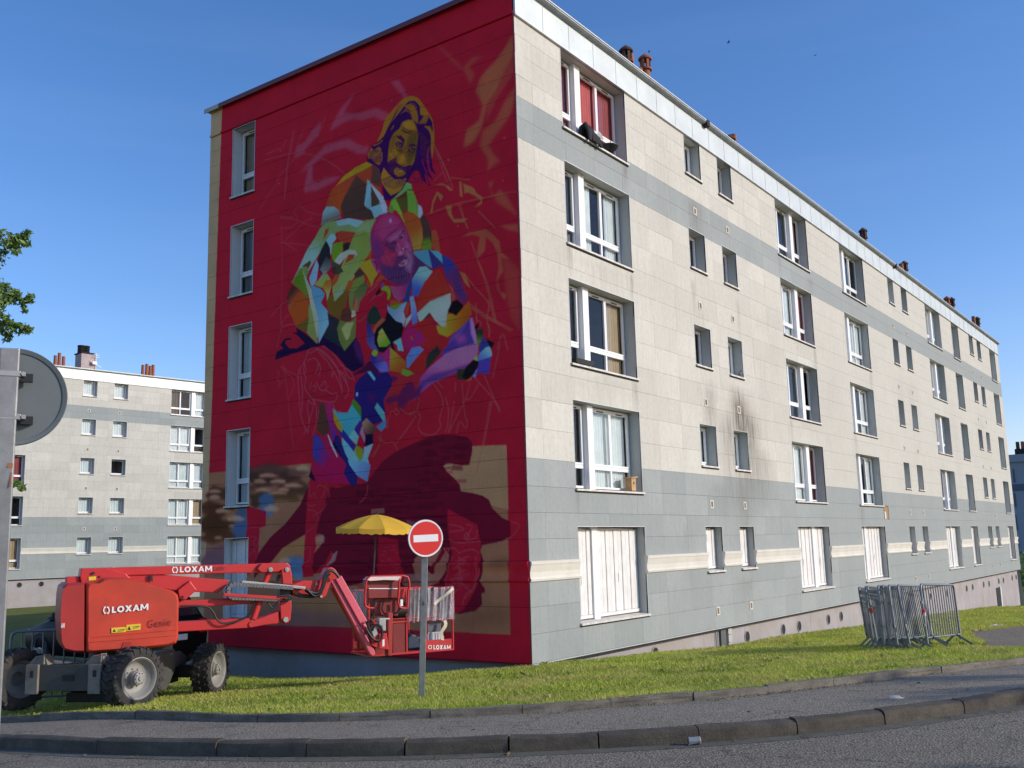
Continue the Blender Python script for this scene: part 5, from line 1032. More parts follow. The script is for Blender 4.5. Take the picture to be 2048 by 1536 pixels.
# arm and hand (zoom D)
P('D', (84, 50, 110), [(1320, 760), (1340, 690), (1420, 600), (1560, 480), (1700, 420), (1840, 380), (1855, 460), (1830, 520), (1740, 610), (1560, 690), (1450, 740), (1340, 830), (1280, 900)], grad=((132, 74, 118), (1450, 720), (1500, 560)))
P('D', (42, 34, 100), [(1300, 860), (1400, 740), (1560, 690), (1740, 610), (1780, 560), (1600, 620), (1450, 660), (1340, 740)], soft=2, a=.8); P('D', (134, 78, 120), [(1650, 430), (1840, 390), (1845, 480), (1700, 540), (1620, 540)], soft=5, a=.7)
P('D', (46, 38, 112), [(1600, 380), (1700, 300), (1790, 150), (1810, 330), (1840, 380), (1700, 420), (1600, 450), (1530, 500), (1560, 430)]); P('D', (118, 60, 118), [(1640, 330), (1720, 310), (1760, 360), (1680, 390)], soft=4, a=.7); P('D', (146, 96, 150), [(1780, 170), (1800, 150), (1840, 330), (1855, 460), (1820, 380), (1790, 300)], soft=1, a=.9)
P('D', (112, 24, 36), [(1080, 660), (1180, 650), (1330, 640), (1340, 700), (1310, 800), (1280, 900), (1180, 950), (1060, 920), (1010, 890), (1030, 840), (1090, 760)]); P('D', (48, 16, 66), [(1290, 810), (1350, 740), (1330, 860), (1240, 900), (1180, 975), (1140, 950), (1130, 900), (1060, 930), (1010, 890), (1060, 860), (1150, 840), (1180, 780), (1250, 720), (1290, 760)], soft=2, a=.85); P('D', (54, 14, 60), [(1085, 670), (1145, 690), (1100, 740), (1085, 720)], a=.9)
# right sleeve facets
P('D', (8, 8, 12), [(1820, 240), (1855, 200), (1860, 240), (1830, 270)]); P('D', (22, 36, 28), [(1830, 270), (1895, 250), (1900, 320), (1850, 420)], grad=((66, 104, 30), (1880, 280), (1855, 400))); P('D', (24, 42, 110), [(1895, 320), (1930, 370), (1960, 400), (1870, 480), (1860, 440)]); P('D', (6, 8, 14), [(1925, 345), (2000, 385), (1960, 450), (1950, 400)])
P('D', (78, 134, 156), [(1850, 510), (1870, 470), (1930, 415), (1960, 415), (1975, 470), (1975, 500), (1920, 530), (1850, 550)], grad=((48, 92, 146), (1940, 430), (1880, 540))); P('D', (44, 44, 128), [(1860, 540), (1970, 505), (1950, 655), (1845, 655)]); P('D', (96, 120, 60), [(1810, 530), (1845, 480), (1850, 550)]); P('D', (8, 8, 16), [(1740, 600), (1810, 530), (1860, 550), (1840, 640), (1750, 720), (1700, 680)]); P('D', (26, 34, 26), [(1665, 620), (1740, 610), (1710, 690), (1760, 715), (1665, 710)]); P('D', (130, 62, 30), [(1740, 720), (1800, 680), (1790, 720)]); P('D', (60, 90, 160), [(1800, 680), (1850, 600), (1830, 690)])
# belly facets
P('D', (122, 28, 88), [(1005, 480), (1075, 400), (1070, 600), (1050, 630), (1010, 540)]); P('D', (134, 108, 34), [(1070, 420), (1210, 550), (1210, 620), (1170, 650), (1065, 630)], grad=((130, 62, 22), (1090, 430), (1190, 620))); P('D', (108, 24, 24), [(1210, 560), (1260, 470), (1370, 450), (1400, 500), (1400, 560), (1360, 640), (1240, 650), (1215, 610)]); P('D', (54, 96, 152), [(1215, 600), (1215, 510), (1260, 430), (1330, 410), (1370, 440), (1290, 530), (1230, 610)]); P('D', (24, 34, 32), [(1380, 620), (1400, 490), (1490, 400), (1520, 470), (1420, 590)])
P('D', (98, 22, 26), [(1480, 350), (1520, 310), (1590, 340), (1590, 400), (1540, 440)]); P('D', (62, 116, 40), [(1170, 660), (1180, 615), (1240, 625), (1280, 655), (1220, 680)]); P('D', (66, 140, 154), [(1095, 375), (1165, 335), (1190, 455), (1140, 450), (1130, 400)]); P('D', (28, 30, 104), [(890, 520), (900, 480), (960, 500), (1040, 560), (1060, 640), (980, 640), (900, 570)], grad=((60, 76, 150), (920, 500), (1020, 600))); P('D', (60, 40, 108), [(940, 500), (1000, 475), (1010, 550), (960, 550)]); P('D', (74, 126, 34), [(908, 470), (930, 443), (958, 460), (945, 500), (915, 495)], sm=1)
P('D', (8, 8, 18), [(900, 180), (1000, 170), (1000, 250), (940, 290), (925, 390), (950, 450), (900, 450), (870, 380)], a=0)
P('D', (40, 8, 50), [(740, 660), (830, 600), (890, 540), (980, 640), (940, 650), (870, 640), (740, 672)])
# child: body
P('D', (18, 16, 82), [(755, 760), (800, 690), (870, 640), (980, 650), (1050, 640), (1090, 700), (1080, 770), (1010, 890), (1030, 1000), (1000, 1080), (900, 1120), (810, 1100), (810, 950), (750, 880)]); P('D', (48, 12, 70), [(860, 820), (940, 840), (940, 920), (880, 900)], soft=3, a=.7); P('D', (60, 132, 156), [(865, 640), (895, 632), (940, 700), (928, 722)]); P('D', (70, 140, 160), [(765, 830), (785, 815), (785, 850), (768, 860)]); P('D', (52, 124, 136), [(930, 960), (955, 915), (1020, 1000), (1025, 1090), (1005, 1075)]); P('D', (40, 96, 140), [(945, 1130), (1010, 1080), (1030, 1060), (1030, 1130), (990, 1170)])
P('D', (38, 120, 140), [(555, 960), (600, 1000), (690, 1005), (735, 920), (810, 980), (810, 1090), (770, 1110), (750, 1150), (700, 1220), (650, 1190), (600, 1080)]); P('D', (36, 92, 30), [(725, 925), (745, 880), (810, 960), (815, 1050)]); P('D', (134, 106, 30), [(560, 980), (645, 1120), (640, 1215), (570, 1080)]); P('D', (24, 30, 110), [(575, 1120), (640, 1180), (650, 1150), (765, 1300), (745, 1345), (640, 1230), (600, 1150)])
P('D', (48, 38, 32), [(440, 920), (470, 910), (490, 960), (520, 1080), (530, 1180), (480, 1230), (415, 1150), (430, 1050)]); P('D', (104, 22, 76), [(490, 920), (550, 910), (560, 1100), (600, 1200), (560, 1260), (520, 1080)], grad=((58, 26, 110), (510, 950), (550, 1230))); P('D', (8, 4, 46), [(550, 1290), (590, 1200), (640, 1290), (700, 1420), (760, 1536), (660, 1536), (690, 1460), (600, 1380)])
P('D', (28, 46, 128), [(390, 1190), (450, 1230), (540, 1380), (500, 1520), (440, 1470), (380, 1400)], soft=1, grad=((84, 20, 84), (400, 1250), (540, 1300))); P('D', (108, 14, 60), [(470, 1220), (520, 1180), (560, 1300), (680, 1460), (660, 1536), (375, 1536), (380, 1420), (500, 1520), (540, 1380), (490, 1300)])
P('D', (128, 150, 160), [(510, 1195), (520, 1200), (605, 1395), (595, 1400), (540, 1290)]); P('D', (66, 138, 160), [(640, 1220), (700, 1290), (745, 1350), (770, 1300), (790, 1330), (820, 1370), (870, 1410), (890, 1480), (885, 1536), (760, 1536), (640, 1310)]); P('D', (84, 148, 164), [(840, 1310), (920, 1275), (870, 1410), (830, 1390)]); P('D', (66, 138, 142), [(700, 1220), (750, 1150), (800, 1180), (770, 1290)]); P('D', (76, 112, 34), [(750, 1350), (770, 1290), (830, 1330), (830, 1400), (800, 1440)], soft=1)
P('D', (28, 26, 100), [(750, 1155), (800, 1070), (820, 1100), (790, 1215)]); P('D', (128, 90, 120), [(800, 1180), (820, 1120), (850, 1230), (840, 1270)]); P('D', (96, 92, 82), [(820, 1090), (860, 1050), (940, 1130), (940, 1190), (860, 1200), (825, 1140)], grad=((54, 44, 40), (850, 1070), (920, 1180))); P('D', (4, 4, 40), [(845, 1310), (850, 1200), (915, 1190), (920, 1275)])
P('E', (66, 130, 160), [(880, 300), (990, 310), (1028, 330), (1008, 432), (920, 380)], grad=((60, 100, 150), (900, 310), (1000, 420))); P('E', (18, 20, 84), [(805, 180), (835, 150), (900, 330), (950, 400), (945, 455), (900, 450), (860, 380), (880, 330)]); P('E', (104, 10, 62), [(700, 380), (780, 290), (880, 330), (865, 380), (900, 440), (820, 440), (695, 428)], a=.95); P('E', (12, 8, 48), [(655, 400), (668, 360), (695, 420), (690, 432)])
# thin darker panel-sized tone changes and airbrush dust
CV = np.clip(CV, 0, 255)
lin = CV/255; lin = np.where(lin <= .04045, lin/12.92, ((lin+.055)/1.055)**2.4)
PAINT_K = 3.6
PAINT = np.clip(lin*np.array([6.6, 3.4, 2.5]), .002, .82)
def m_paint():
    n = NT('mural_paint'); n.set(.8, 0, .12); a = n.n('Attribute'); a.attribute_name = 'paint'; co = n.coord('World')
    f = n.noise(co, 1.1, 5, .6); g = n.noise(co, 30, 4, .7)
    c = n.mix(n.ramp(f, [(.3, .0), (.7, .22)]), a.outputs['Color'], (.02, .005, .01)); c = n.mix(n.ramp(g, [(.42, 0.), (.75, .25)]), c, (.02, .01, .01))
    n.l(c, n.p.inputs['Base Color']); n.bump(g, .2, .004); return n.m
M_paint = m_paint()
WIN_G = [(8.374, 9.26, ZB0 if fl == 0 else ZB+fl*H, ZT+fl*H if fl < 4 else 13.003) for fl in range(5)]
def sample(y, z):
    u = np.clip((MW-y)*MR-.5, 0, NX-1.001); v = np.clip((z+.43)*MR-.5, 0, NY-1.001); i = u.astype(int); j = v.astype(int); fu = (u-i)[..., None]; fv = (v-j)[..., None]
    return (PAINT[j, i]*(1-fu)+PAINT[j, i+1]*fu)*(1-fv)+(PAINT[j+1, i]*(1-fu)+PAINT[j+1, i+1]*fu)*fv
def painted_panel(rects, prof=None, step=.021, name='painted_panel'):
    VV = []; FF = []; CC = []; b0 = 0
    for (y0, y1, z0, z1) in rects:
        ny = max(1, int(round((y1-y0)/step))); nz = max(1, int(round((z1-z0)/step)))
        yy, zz = np.meshgrid(np.linspace(y0, y1, ny+1), np.linspace(z0, z1, nz+1)); col = sample(yy, zz)
        xx = np.zeros_like(yy) if prof is None else np.interp(zz, [p[1] for p in prof], [p[0] for p in prof])
        V = np.stack([xx, yy, zz], -1).reshape(-1, 3); idx = np.arange(len(V)).reshape(nz+1, ny+1)
        F = np.stack([idx[:-1, :-1], idx[1:, :-1], idx[1:, 1:], idx[:-1, 1:]], -1).reshape(-1, 4)
        ring = np.r_[idx[0, :-1], idx[:-1, -1], idx[-1, :0:-1], idx[:0:-1, 0]]; V2 = V[ring].copy(); V2[:, 0] = .03; k = len(ring); nb = len(V)
        S = np.stack([ring, np.roll(ring, -1), nb+np.roll(np.arange(k), -1), nb+np.arange(k)], -1)
        VV.append(np.r_[V, V2]); FF.append(np.r_[F, S]+b0); CC.append(np.r_[col.reshape(-1, 3), col.reshape(-1, 3)[ring]*.5]); b0 += len(V)+k
    V = np.concatenate(VV); F = np.concatenate(FF); C_ = np.concatenate(CC)
    me = raw_mesh(name, V, F, M_paint); at = me.color_attributes.new('paint', 'FLOAT_COLOR', 'POINT'); at.data.foreach_set('color', np.c_[C_, np.ones(len(C_))].astype(np.float32).ravel())
    o = bpy.data.objects.new(name, me); COL.objects.link(o); o.parent = BLD; return o
YJ = [0.0, 1.40, 2.81, 4.22, 5.62, 7.0, 8.374, 9.26, YE]; gg = .0016
ROWS_G = [-.40, .66, 1.14, 1.55]+ROWS[5:]
for zi in range(len(ROWS_G)-1):
    z0, z1 = ROWS_G[zi], ROWS_G[zi+1]
    for a, c_ in zip(YJ[:-1], YJ[1:]):
        if abs(z0-1.14) < .01:
            pr = [(0, 1.14), (-.04, 1.15), (-.05, 1.19), (-.02, 1.23), (-.02, 1.34), (-.035, 1.40), (-.05, 1.46), (-.06, 1.48), (-.06, 1.53), (0, 1.55)]
            for r_ in subtract((a+gg/2, c_-gg/2, z0, z1), WIN_G):
                if r_[3]-r_[2] > .2: painted_panel([r_], pr, .02, 'painted_moulding')
            continue
        rects = subtract((a+.0006, c_-.0006, z0+gg, z1-gg), WIN_G)
        if rects: painted_panel(rects)
painted_panel([(0, 9.75, 13.10, 13.79), (9.756, YE, 13.10, 13.79)], name='painted_parapet')
painted_panel([(0, YE, 13.035, 13.095)], [(-.035, 13.0), (-.035, 13.2)], name='painted_ledge')
M_dred = pm('dark_red_metal', (.16, .022, .03), .5, var=.1)
q = MB(); q.box(-.13, .1, -.0, 9.75, 13.79, 13.85); q.box(-.13, -.11, 0, 9.75, 13.73, 13.79); q.build('coping', M_dred, BLD)
q = MB(); q.box(-.13, .1, 9.755, YE+.14, 13.79, 13.85); q.box(-.13, -.11, 9.755, YE+.14, 13.73, 13.79); q.build('coping', pm('beige_metal', (.42, .38, .30), .5, var=.1), BLD)
# backing behind the painted panels, corner angle, bottom rail
b = MB()
for r_ in subtract((0.03, YE, -.41, 13.78), WIN_G): b.add([(.034, r_[0], r_[2]), (.034, r_[1], r_[2]), (.034, r_[1], r_[3]), (.034, r_[0], r_[3])], [(0, 1, 2, 3)])
b.build('gable_wall', M_dark, BLD, fix=False)
q = MB(); q.box(-.012, -.002, -.014, .02, -.41, 13.02); q.build('corner_angle', M_dred, BLD)
q = MB(); q.box(-.012, .03, 0, YE, -.43, -.408); q.build('bottom_rail', M_dred, BLD)
for i, (y0, y1, z0, z1) in enumerate(WIN_G):
    var = {'cur': ['', 'net:L', 'net:full', 'grey:full', 'beige:L'][i], 'wp': 2}
    if i == 0: var['shut'] = 1
    o = use_window('S', y1-y0, z1-z0, var, BLD, (0, y1, z0), -math.pi/2, low=.55)
# ================================================================ SECOND BLOCK BEHIND, TO THE LEFT
TH2, Y2, DZ2 = -0.117, 54.874, .933
B2 = empty('apartment_building', (0, Y2, DZ2), TH2, label='matching cream and grey apartment block standing behind the lift, left of the mural', cat='apartment block')
def onB2(px_, py_, off=0.0):
    n_ = np.array([-math.sin(TH2), math.cos(TH2), 0]); P0 = np.array([0, Y2, 0])+n_*off; d = ray(px_, py_); P_ = CAM+d*(((P0-CAM)@n_)/(d@n_)); return P_[0]*math.cos(TH2)+(P_[1]-Y2)*math.sin(TH2), P_[2]-DZ2
COLS2 = [(14.95, 17.87, 0), (21.5, 22.48, 1), (23.69, 24.72, 1), (28.05, 30.97, 0)]
def wincb2(x0, x1, z0, z1):
    w_ = x1-x0; ci = [i for i, c_ in enumerate(COLS2) if abs(c_[0]-x0) < .01][0]; fl = int(round((z1-2.2)/2.7)); var = {}
    if ci == 3: var['cur'] = {4: 'brown:L,net:full', 3: 'net:full,-', 2: 'net:full,net:full', 1: 'net:full,beige:full', 0: 'net:full,net:full'}[fl]
    elif ci == 0: var['cur'] = {4: 'net:full,net:full', 3: 'grey:full,grey:full', 2: 'brown:full,red:full', 1: 'net:full,-', 0: 'net:full,beige:full'}[fl]
    elif ci == 1: var['cur'] = {4: 'net:full', 3: 'net:full', 2: 'net:full', 1: 'net:full', 0: 'net:full'}[fl]
    else: var['cur'] = {4: 'net:full', 3: 'net:full', 2: '-', 1: 'net:full', 0: 'net:full'}[fl]
    if ci == 2 and fl == 2: var['open'] = (0,); var['cur'] = ''
    if ci == 3 and fl == 3: var['open'] = (5,)
    use_window('DPS' if w_ > 2 else 'S', w_, z1-z0, var, B2, (x0, 0, z0), low=.46 if w_ > 2 else 0)
facade(B2, 40.0, COLS2, lambda x, z: abs(x-24.4) if 15 < x < 33 else 1e7, wincb2, 10.0)
q = MB(); q.box(10.1, 39.9, .12, .5, -4.2, -.428); q.build('plinth', M_plinth, B2)
q = MB(); q.add([(10, .035, -4), (10, 10, -4), (10, 10, 13.7), (10, .035, 13.7), (40, .035, -4), (40, 10, -4), (40, 10, 13.7), (40, .035, 13.7)], [(0, 1, 2, 3), (4, 7, 6, 5), (1, 5, 6, 2)]); q.build('rear_wall', M_cream, B2, fix=False)
q = MB(); q.box(10, 40, .0, 10, 13.70, 13.78); q.build('roof', M_roof, B2)
for px_, py_ in ((40, 1170), (84, 1168), (383, 1140)):
    hx, hz = onB2(px_, py_)
    q = MB(); q.lathe([(.16, 0), (.19, 0), (.19, .02), (.16, .02)], (hx, .12, hz), (0, -1, 0), 16, close=True); v = q.build('vent_hole', M_plinth, B2); q = MB(); q.lathe([(.001, .004), (.16, .004)], (hx, .12, hz), (0, -1, 0), 16); q.build('opening', M_dark, v, fix=False)  # vent holes again: dark discs painted for the shade within
CHY2 = 1.6
def c2(px_, py_, k): x, z = onB2(px_, py_, CHY2); return (x, z, 0, k)
chimney(B2, [c2(111, 711, 1), c2(119, 706, 1), c2(128, 713, 1)], CHY2)
chimney(B2, [c2(286, 730, 1), c2(294, 728, 1), c2(300, 732, 1), c2(306, 730, 1)], CHY2)
xa, zt = onB2(157, 708, CHY2); xb, _ = onB2(188, 708, CHY2)
q = MB(); q.box(xa, xb, CHY2-.5, CHY2+.5, 13.9, zt); ch = q.build('chimney_stack', pm('stack_render', (.42, .34, .33), .9, var=.15), B2); q = MB(); q.box(xa-.06, xb-.2, CHY2-.56, CHY2+.56, zt, zt+.08); q.build('stack_cap', M_dark, ch)
for px_, top in ((163, 696), (172, 692)):
    x, z = onB2(px_, top, CHY2); q = MB()
    for k in range(6): q.lathe([(.2, 0), (.27, .02), (.27, .05), (.2, .07)], (x, CHY2, zt+.08+k*.085), (0, 0, 1), 12)
    q.lathe([(.2, 0), (.2, .5)], (x, CHY2, zt+.08), (0, 0, 1), 12); q.lathe([(.27, .5), (.27, .55), (.01, .56)], (x, CHY2, zt+.08), (0, 0, 1), 12); q.build('cowl', M_dark, ch)
q = MB(); q.tube([(xb-.1, CHY2-.6, 13.9), (xb-.1, CHY2-.6, zt+.1)], .02, 6); q.bar((xb-.5, CHY2-.6, zt-.5), (xb+.3, CHY2-.6, zt-.9), .025); q.bar((xb-.3, CHY2-.6, zt-.2), (xb+.1, CHY2-.6, zt-.2), .02); q.bar((xb-.3, CHY2-.6, zt-.05), (xb+.1, CHY2-.6, zt-.05), .02); q.box(xb-.4, xb-.1, CHY2-.75, CHY2-.6, zt-.75, zt-.55); q.build('aerial', M_pvc, ch)
x3, z3 = onB2(397, 890); q = MB()
q.add([(30.1, .2, 5.9+0.05), (30.8, .2, 5.95), (30.8, .2, 6.55), (30.1, .2, 6.55)], [(0, 1, 2, 3)])

# ================================================================ BLOCK FAR AWAY ON THE RIGHT
Pb = dep(2022, 905, 118.); bx = Pb[0]
B3 = empty('apartment_building', (bx, 0, -4), label='distant shaded blue grey apartment block at the far right edge', cat='apartment block')
M_far = pm('far_wall', (.28, .32, .37), .9, var=.05, vs=.3, kind='World'); M_far2 = pm('far_band', (.10, .13, .17), .9, var=.05); M_farw = pm('far_window', (.07, .08, .10), .4, var=.1)
def zB(px_, py_): P_ = onX(px_, py_, bx); return P_[1], P_[2]+4
y_l = zB(2005, 1000)[0]; ztop = zB(2035, 924)[1]
q = MB(); q.box(0, 14, y_l-40, y_l+6, 0, ztop); q.build('wall', M_far, B3)
za, zb_ = zB(2040, 968)[1], zB(2040, 982)[1]; q = MB(); q.box(-.03, 0, y_l-40, y_l+6, zb_, za); q.build('band', M_far2, B3)
zc, zd = zB(2040, 1103)[1], zB(2040, 1128)[1]; q = MB(); q.box(-.03, 0, y_l-40, y_l+6, zd, zc); q.build('band', M_far2, B3)
q = MB(); q.box(-.3, 14, y_l-40, y_l+6, ztop, ztop+.9); q.build('parapet', M_far, B3)
for k, (t_, b_) in enumerate([(938, 965), (986, 1014), (1030, 1060), (1075, 1097)]):
    for x0, x1 in ((2025, 2031), ):
        ya, z1 = zB(x0+k*2.5, t_); yb, z0 = zB(x1+k*2.5, b_); q = MB(); q.box(-.05, 0, min(ya, yb), max(ya, yb), z0, z1); f_ = q.build('window', M_farw, B3); q = MB(); q.box(-.09, -.05, min(ya, yb), max(ya, yb), z0, z0+.7); q.build('railing', M_far2, f_)
for k in range(5):
    q = MB()
    for j in range(4): q.box(-.05, 0, y_l-11-6*j, y_l-9-6*j, 2.2+k*2.7, 3.8+k*2.7)
    q.build('window', M_farw, B3)
yc, _ = zB(2036, 915); q = MB(); q.box(2, 3.2, yc-1.6, yc+.6, ztop+.9, ztop+1.7); ch = q.build('chimney', M_dark, B3)
for k in range(4):
    q = MB(); q.lathe([(.22, 0), (.2, .9)], (2.6, yc+.3-k*.55, ztop+1.7), (0, 0, 1), 10); q.build('pot', M_terra if k else M_soot, ch)

# ================================================================ TREES
def m_leaf(name, a, b):
    n = NT(name); n.set(.5, 0, .4); r_ = n.n('Attribute'); r_.attribute_name = 'tint'; c = n.mix(r_.outputs['Fac'], a, b); n.l(c, n.p.inputs['Base Color'])
    tr = n.n('BsdfTranslucent'); n.l(c, tr.inputs[0]); mx = n.n('MixShader'); mx.inputs[0].default_value = .35; n.l(n.p.outputs[0], mx.inputs[1]); n.l(tr.outputs[0], mx.inputs[2]); n.l(mx.outputs[0], n.o.inputs[0]); return n.m
M_leaf = m_leaf('leaf_green', (.09, .18, .04), (.28, .38, .09)); M_bark = pm('bark', (.12, .10, .075), .95, var=.4, vs=8, bump=.6, bs=20)
def leaves(name, cents, rad, n, size, seed, parent, flat=.7):
    rg = np.random.default_rng(seed); C_ = np.array(cents); k = len(C_); rad = np.broadcast_to(np.array(rad, float), (k,))
    idx = rg.integers(0, k, n); d = rg.normal(size=(n, 3)); d /= np.linalg.norm(d, axis=1)[:, None]; P_ = C_[idx]+d*(rad[idx]*rg.random(n)**.5)[:, None]*np.array([1, 1, flat])
    t = rg.normal(size=(n, 3)); t /= np.linalg.norm(t, axis=1)[:, None]; u = np.cross(t, rg.normal(size=(n, 3))); u /= np.linalg.norm(u, axis=1)[:, None]
    s = size*(.6+.8*rg.random(n))[:, None]; V = np.stack([P_-t*s, P_+u*s*.38, P_+t*s, P_-u*s*.38], 1).reshape(-1, 3)
    me = raw_mesh(name, V, np.arange(4*n).reshape(n, 4), M_leaf); at = me.attributes.new('tint', 'FLOAT', 'POINT'); at.data.foreach_set('value', np.repeat(np.clip(rg.normal(.4, .3, n), 0, 1), 4).astype(np.float32))
    o = bpy.data.objects.new(name, me); COL.objects.link(o); o.parent = parent; o['kind'] = 'stuff' if n > 300 else 'stuff'; return o
D_T = 10.5
tb = dep(-330, 1560, D_T); TR = empty('tree', (tb[0], tb[1], Gz(tb[0], tb[1])), label='leafy tree whose branch tips reach in from the left edge of the view', cat='tree')
o0 = np.array(TR.location)
trk = MB(); top = dep(-320, 300, D_T)-o0; trk.tube([(0, 0, -.2), (0.02, .03, 1.2), (top[0]*.4, top[1]*.4, 3.0), tuple(top*np.array([1, 1, .8])), tuple(top*np.array([1, 1, 1.25]))], [.16, .13, .11, .08, .03], 10); trk.build('trunk', M_bark, TR, smooth=True)
br = MB(); cents = []; rads = []
for (path, tips) in ((((-320, 560), (-150, 500), (-20, 470), (52, 468)), 1), (((-320, 700), (-150, 640), (-20, 600), (60, 598)), 1), (((-320, 750), (-150, 660), (-30, 625), (30, 668)), 1), (((-30, 625), (40, 650), (62, 655)), 1), (((-320, 860), (-120, 900), (0, 950), (40, 972)), 1), (((-320, 420), (-160, 430), (-60, 440)), 1), (((-20, 470), (5, 520), (12, 530)), 1)):
    pts = [dep(x, y, D_T+.25*math.sin(i*2+x*.01))-o0 for i, (x, y) in enumerate(path)]; br.tube([tuple(p_) for p_ in pts], list(np.linspace(.022 if len(path) > 3 else .008, .003, len(pts))), 5)
for (x, y, r_, k) in [(-10, 445, 6, 5), (0, 485, 26, 24), (18, 490, 20, 30), (34, 483, 13, 22), (48, 474, 8, 14), (52, 487, 5, 8), (54, 464, 3, 5), (0, 510, 12, 12), (-20, 540, 8, 8), (0, 590, 22, 26), (18, 600, 16, 26), (30, 590, 10, 18), (8, 575, 10, 12), (44, 606, 10, 14), (58, 600, 6, 10), (63, 592, 2.5, 4), (48, 618, 5, 6), (2, 640, 18, 22), (14, 655, 16, 24), (34, 655, 14, 22), (48, 660, 9, 16), (58, 658, 5, 8), (14, 674, 8, 12), (-30, 480, 30, 60), (-30, 610, 40, 80), (-60, 560, 60, 120), (-150, 500, 90, 220), (-150, 700, 90, 220), (-250, 600, 120, 300), (-200, 350, 120, 260), (-330, 250, 140, 300), (-400, 450, 140, 300), (-120, 900, 60, 120), (30, 970, 9, 16), (40, 974, 5, 10), (24, 966, 5, 8), (-20, 950, 25, 40)]:
    for _ in range(k): cents.append(dep(x+rnd.uniform(-1, 1)*r_, y+rnd.uniform(-1, 1)*r_*.8, D_T+rnd.uniform(-1, 1)*r_/190*.9)-o0); rads.append(.035 if r_ < 20 else .07)
br.build('branch', M_bark, TR, smooth=True); leaves('leaves', cents, rads, len(cents)*5, .032, 3, TR)
for i, (x, y, hh, rr_, nl, lab) in enumerate([(2.4, -21.2, 6.4, 2.3, 3200, 'street tree outside the right edge that throws shade on the kerb'), (-2.2, -24.5, 7.4, 2.2, 2200, 'thin roadside tree behind the viewer that shades the road')]):
    t_ = empty('tree', (x, y, Tz(x, y)), label=lab, cat='tree'); rg = random.Random(i+5)
    mb = MB(); mb.tube([(0, 0, -.3), (.05, 0, hh*.35), (0, .08, hh*.6), (.1, 0, hh*.95)], [.16, .12, .08, .02], 9); mb.build('trunk', M_bark, t_, smooth=True); mb = MB(); cc = []
    for k in range(14):
        a = k*2.4; z0 = hh*(.35+.5*k/14); l_ = rr_*(1-.4*k/14)*rg.uniform(.7, 1.1); e = (l_*math.cos(a), l_*math.sin(a), z0+l_*rg.uniform(.2, .6)); mb.tube([(0, 0, z0), (e[0]*.5, e[1]*.5, z0+(e[2]-z0)*.35), e], [.045, .03, .008], 5)
        for j in range(3): f_ = rg.uniform(.5, 1.05); cc.append((e[0]*f_, e[1]*f_, z0+(e[2]-z0)*f_+rg.uniform(-.1, .2)))
    mb.build('branch', M_bark, t_, smooth=True); leaves('leaves', cc, .42, nl, .075, 20+i, t_)
bp = dep(2052, 1178, 66.); bu = empty('shrub', (bp[0], bp[1], Gz(bp[0], bp[1])), label='dark green shrub behind the far corner of the mural block', cat='shrub')
mb = MB(); mb.tube([(0, 0, -.2), (0, 0, 1.5)], .08, 6); mb.build('trunk', M_bark, bu); leaves('leaves', [(rnd.uniform(-2.2, 1.2), rnd.uniform(-2, 2), rnd.uniform(.3, 2.8)) for _ in range(30)], .7, 3500, .12, 9, bu)
# distant tree line beyond the estate, seen in window reflections and past the blocks
# ================================================================ SELF-PROPELLED BOOM LIFT
M_lred = pm('lift_red', (.52, .020, .020), .42, var=.12, vs=2, spec=.5, dirt=.25, dcol=(.30, .03, .03), ds=2)
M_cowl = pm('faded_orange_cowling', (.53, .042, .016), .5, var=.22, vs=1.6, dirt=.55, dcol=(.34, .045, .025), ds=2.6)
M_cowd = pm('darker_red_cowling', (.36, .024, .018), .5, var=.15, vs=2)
M_pink = pm('jib_pink_red', (.66, .10, .14), .5, var=.1, vs=3)  # paler pinkish red of the jib beams and cylinder
M_lgrey = pm('lift_grey', (.06, .06, .055), .6, var=.2, vs=3, dirt=.6, dcol=(.10, .08, .06), ds=4); M_rim = pm('rim_grey', (.27, .26, .235), .55, var=.1, vs=4, dirt=.4, dcol=(.22, .18, .13), ds=5)
M_cap = pm('worn_cap_grey', (.19, .18, .15), .6, var=.3, vs=5, dirt=.6, dcol=(.16, .09, .04), ds=6)
M_tyre = pm('tyre_rubber', (.028, .027, .026), .85, var=.3, vs=8, bump=.5, bs=40, dirt=.7, dcol=(.12, .10, .075), ds=3); M_blk = pm('black_plastic', (.012, .012, .013), .5, var=.2); M_steel = pm('steel', (.36, .36, .35), .5, met=.35, var=.15)
M_yel = pm('warning_yellow', (.72, .52, .03), .5, var=.05); M_wht = pm('decal_white', (.78, .78, .76), .5, var=.04); M_cream2 = pm('cream_strap', (.66, .58, .44), .8, var=.1)
LIFT = empty('boom_lift', (-7.3, 2.4, Gz(-7.3, 2.4)), label='red and orange boom lift parked on the lawn with its basket under the yellow parasol', cat='boom lift')
l0 = np.array(LIFT.location)
hb = math.radians(-26); Dv = np.array([math.cos(hb), math.sin(hb), 0]); Nv = np.array([Dv[1], -Dv[0], 0])
if Nv@(CAM-l0) < 0: Nv = -Nv
PP = dep(242, 1230, 14.5)
def pl(px_, py_, off=0.0):                       # point on the boom's own vertical plane (off metres towards the viewer), local to the lift
    Q = PP+Nv*off; d = ray(px_, py_); return CAM+d*(((Q-CAM)@Nv)/(d@Nv))-l0
def slab(name, pts, off, th, mat, parent=LIFT, bevel=.012, smooth=False):
    q = MB(); q.prism([pl(x, y, off) for x, y in pts], -Nv*th); return q.build(name, mat, parent, bevel=bevel, smooth=smooth)
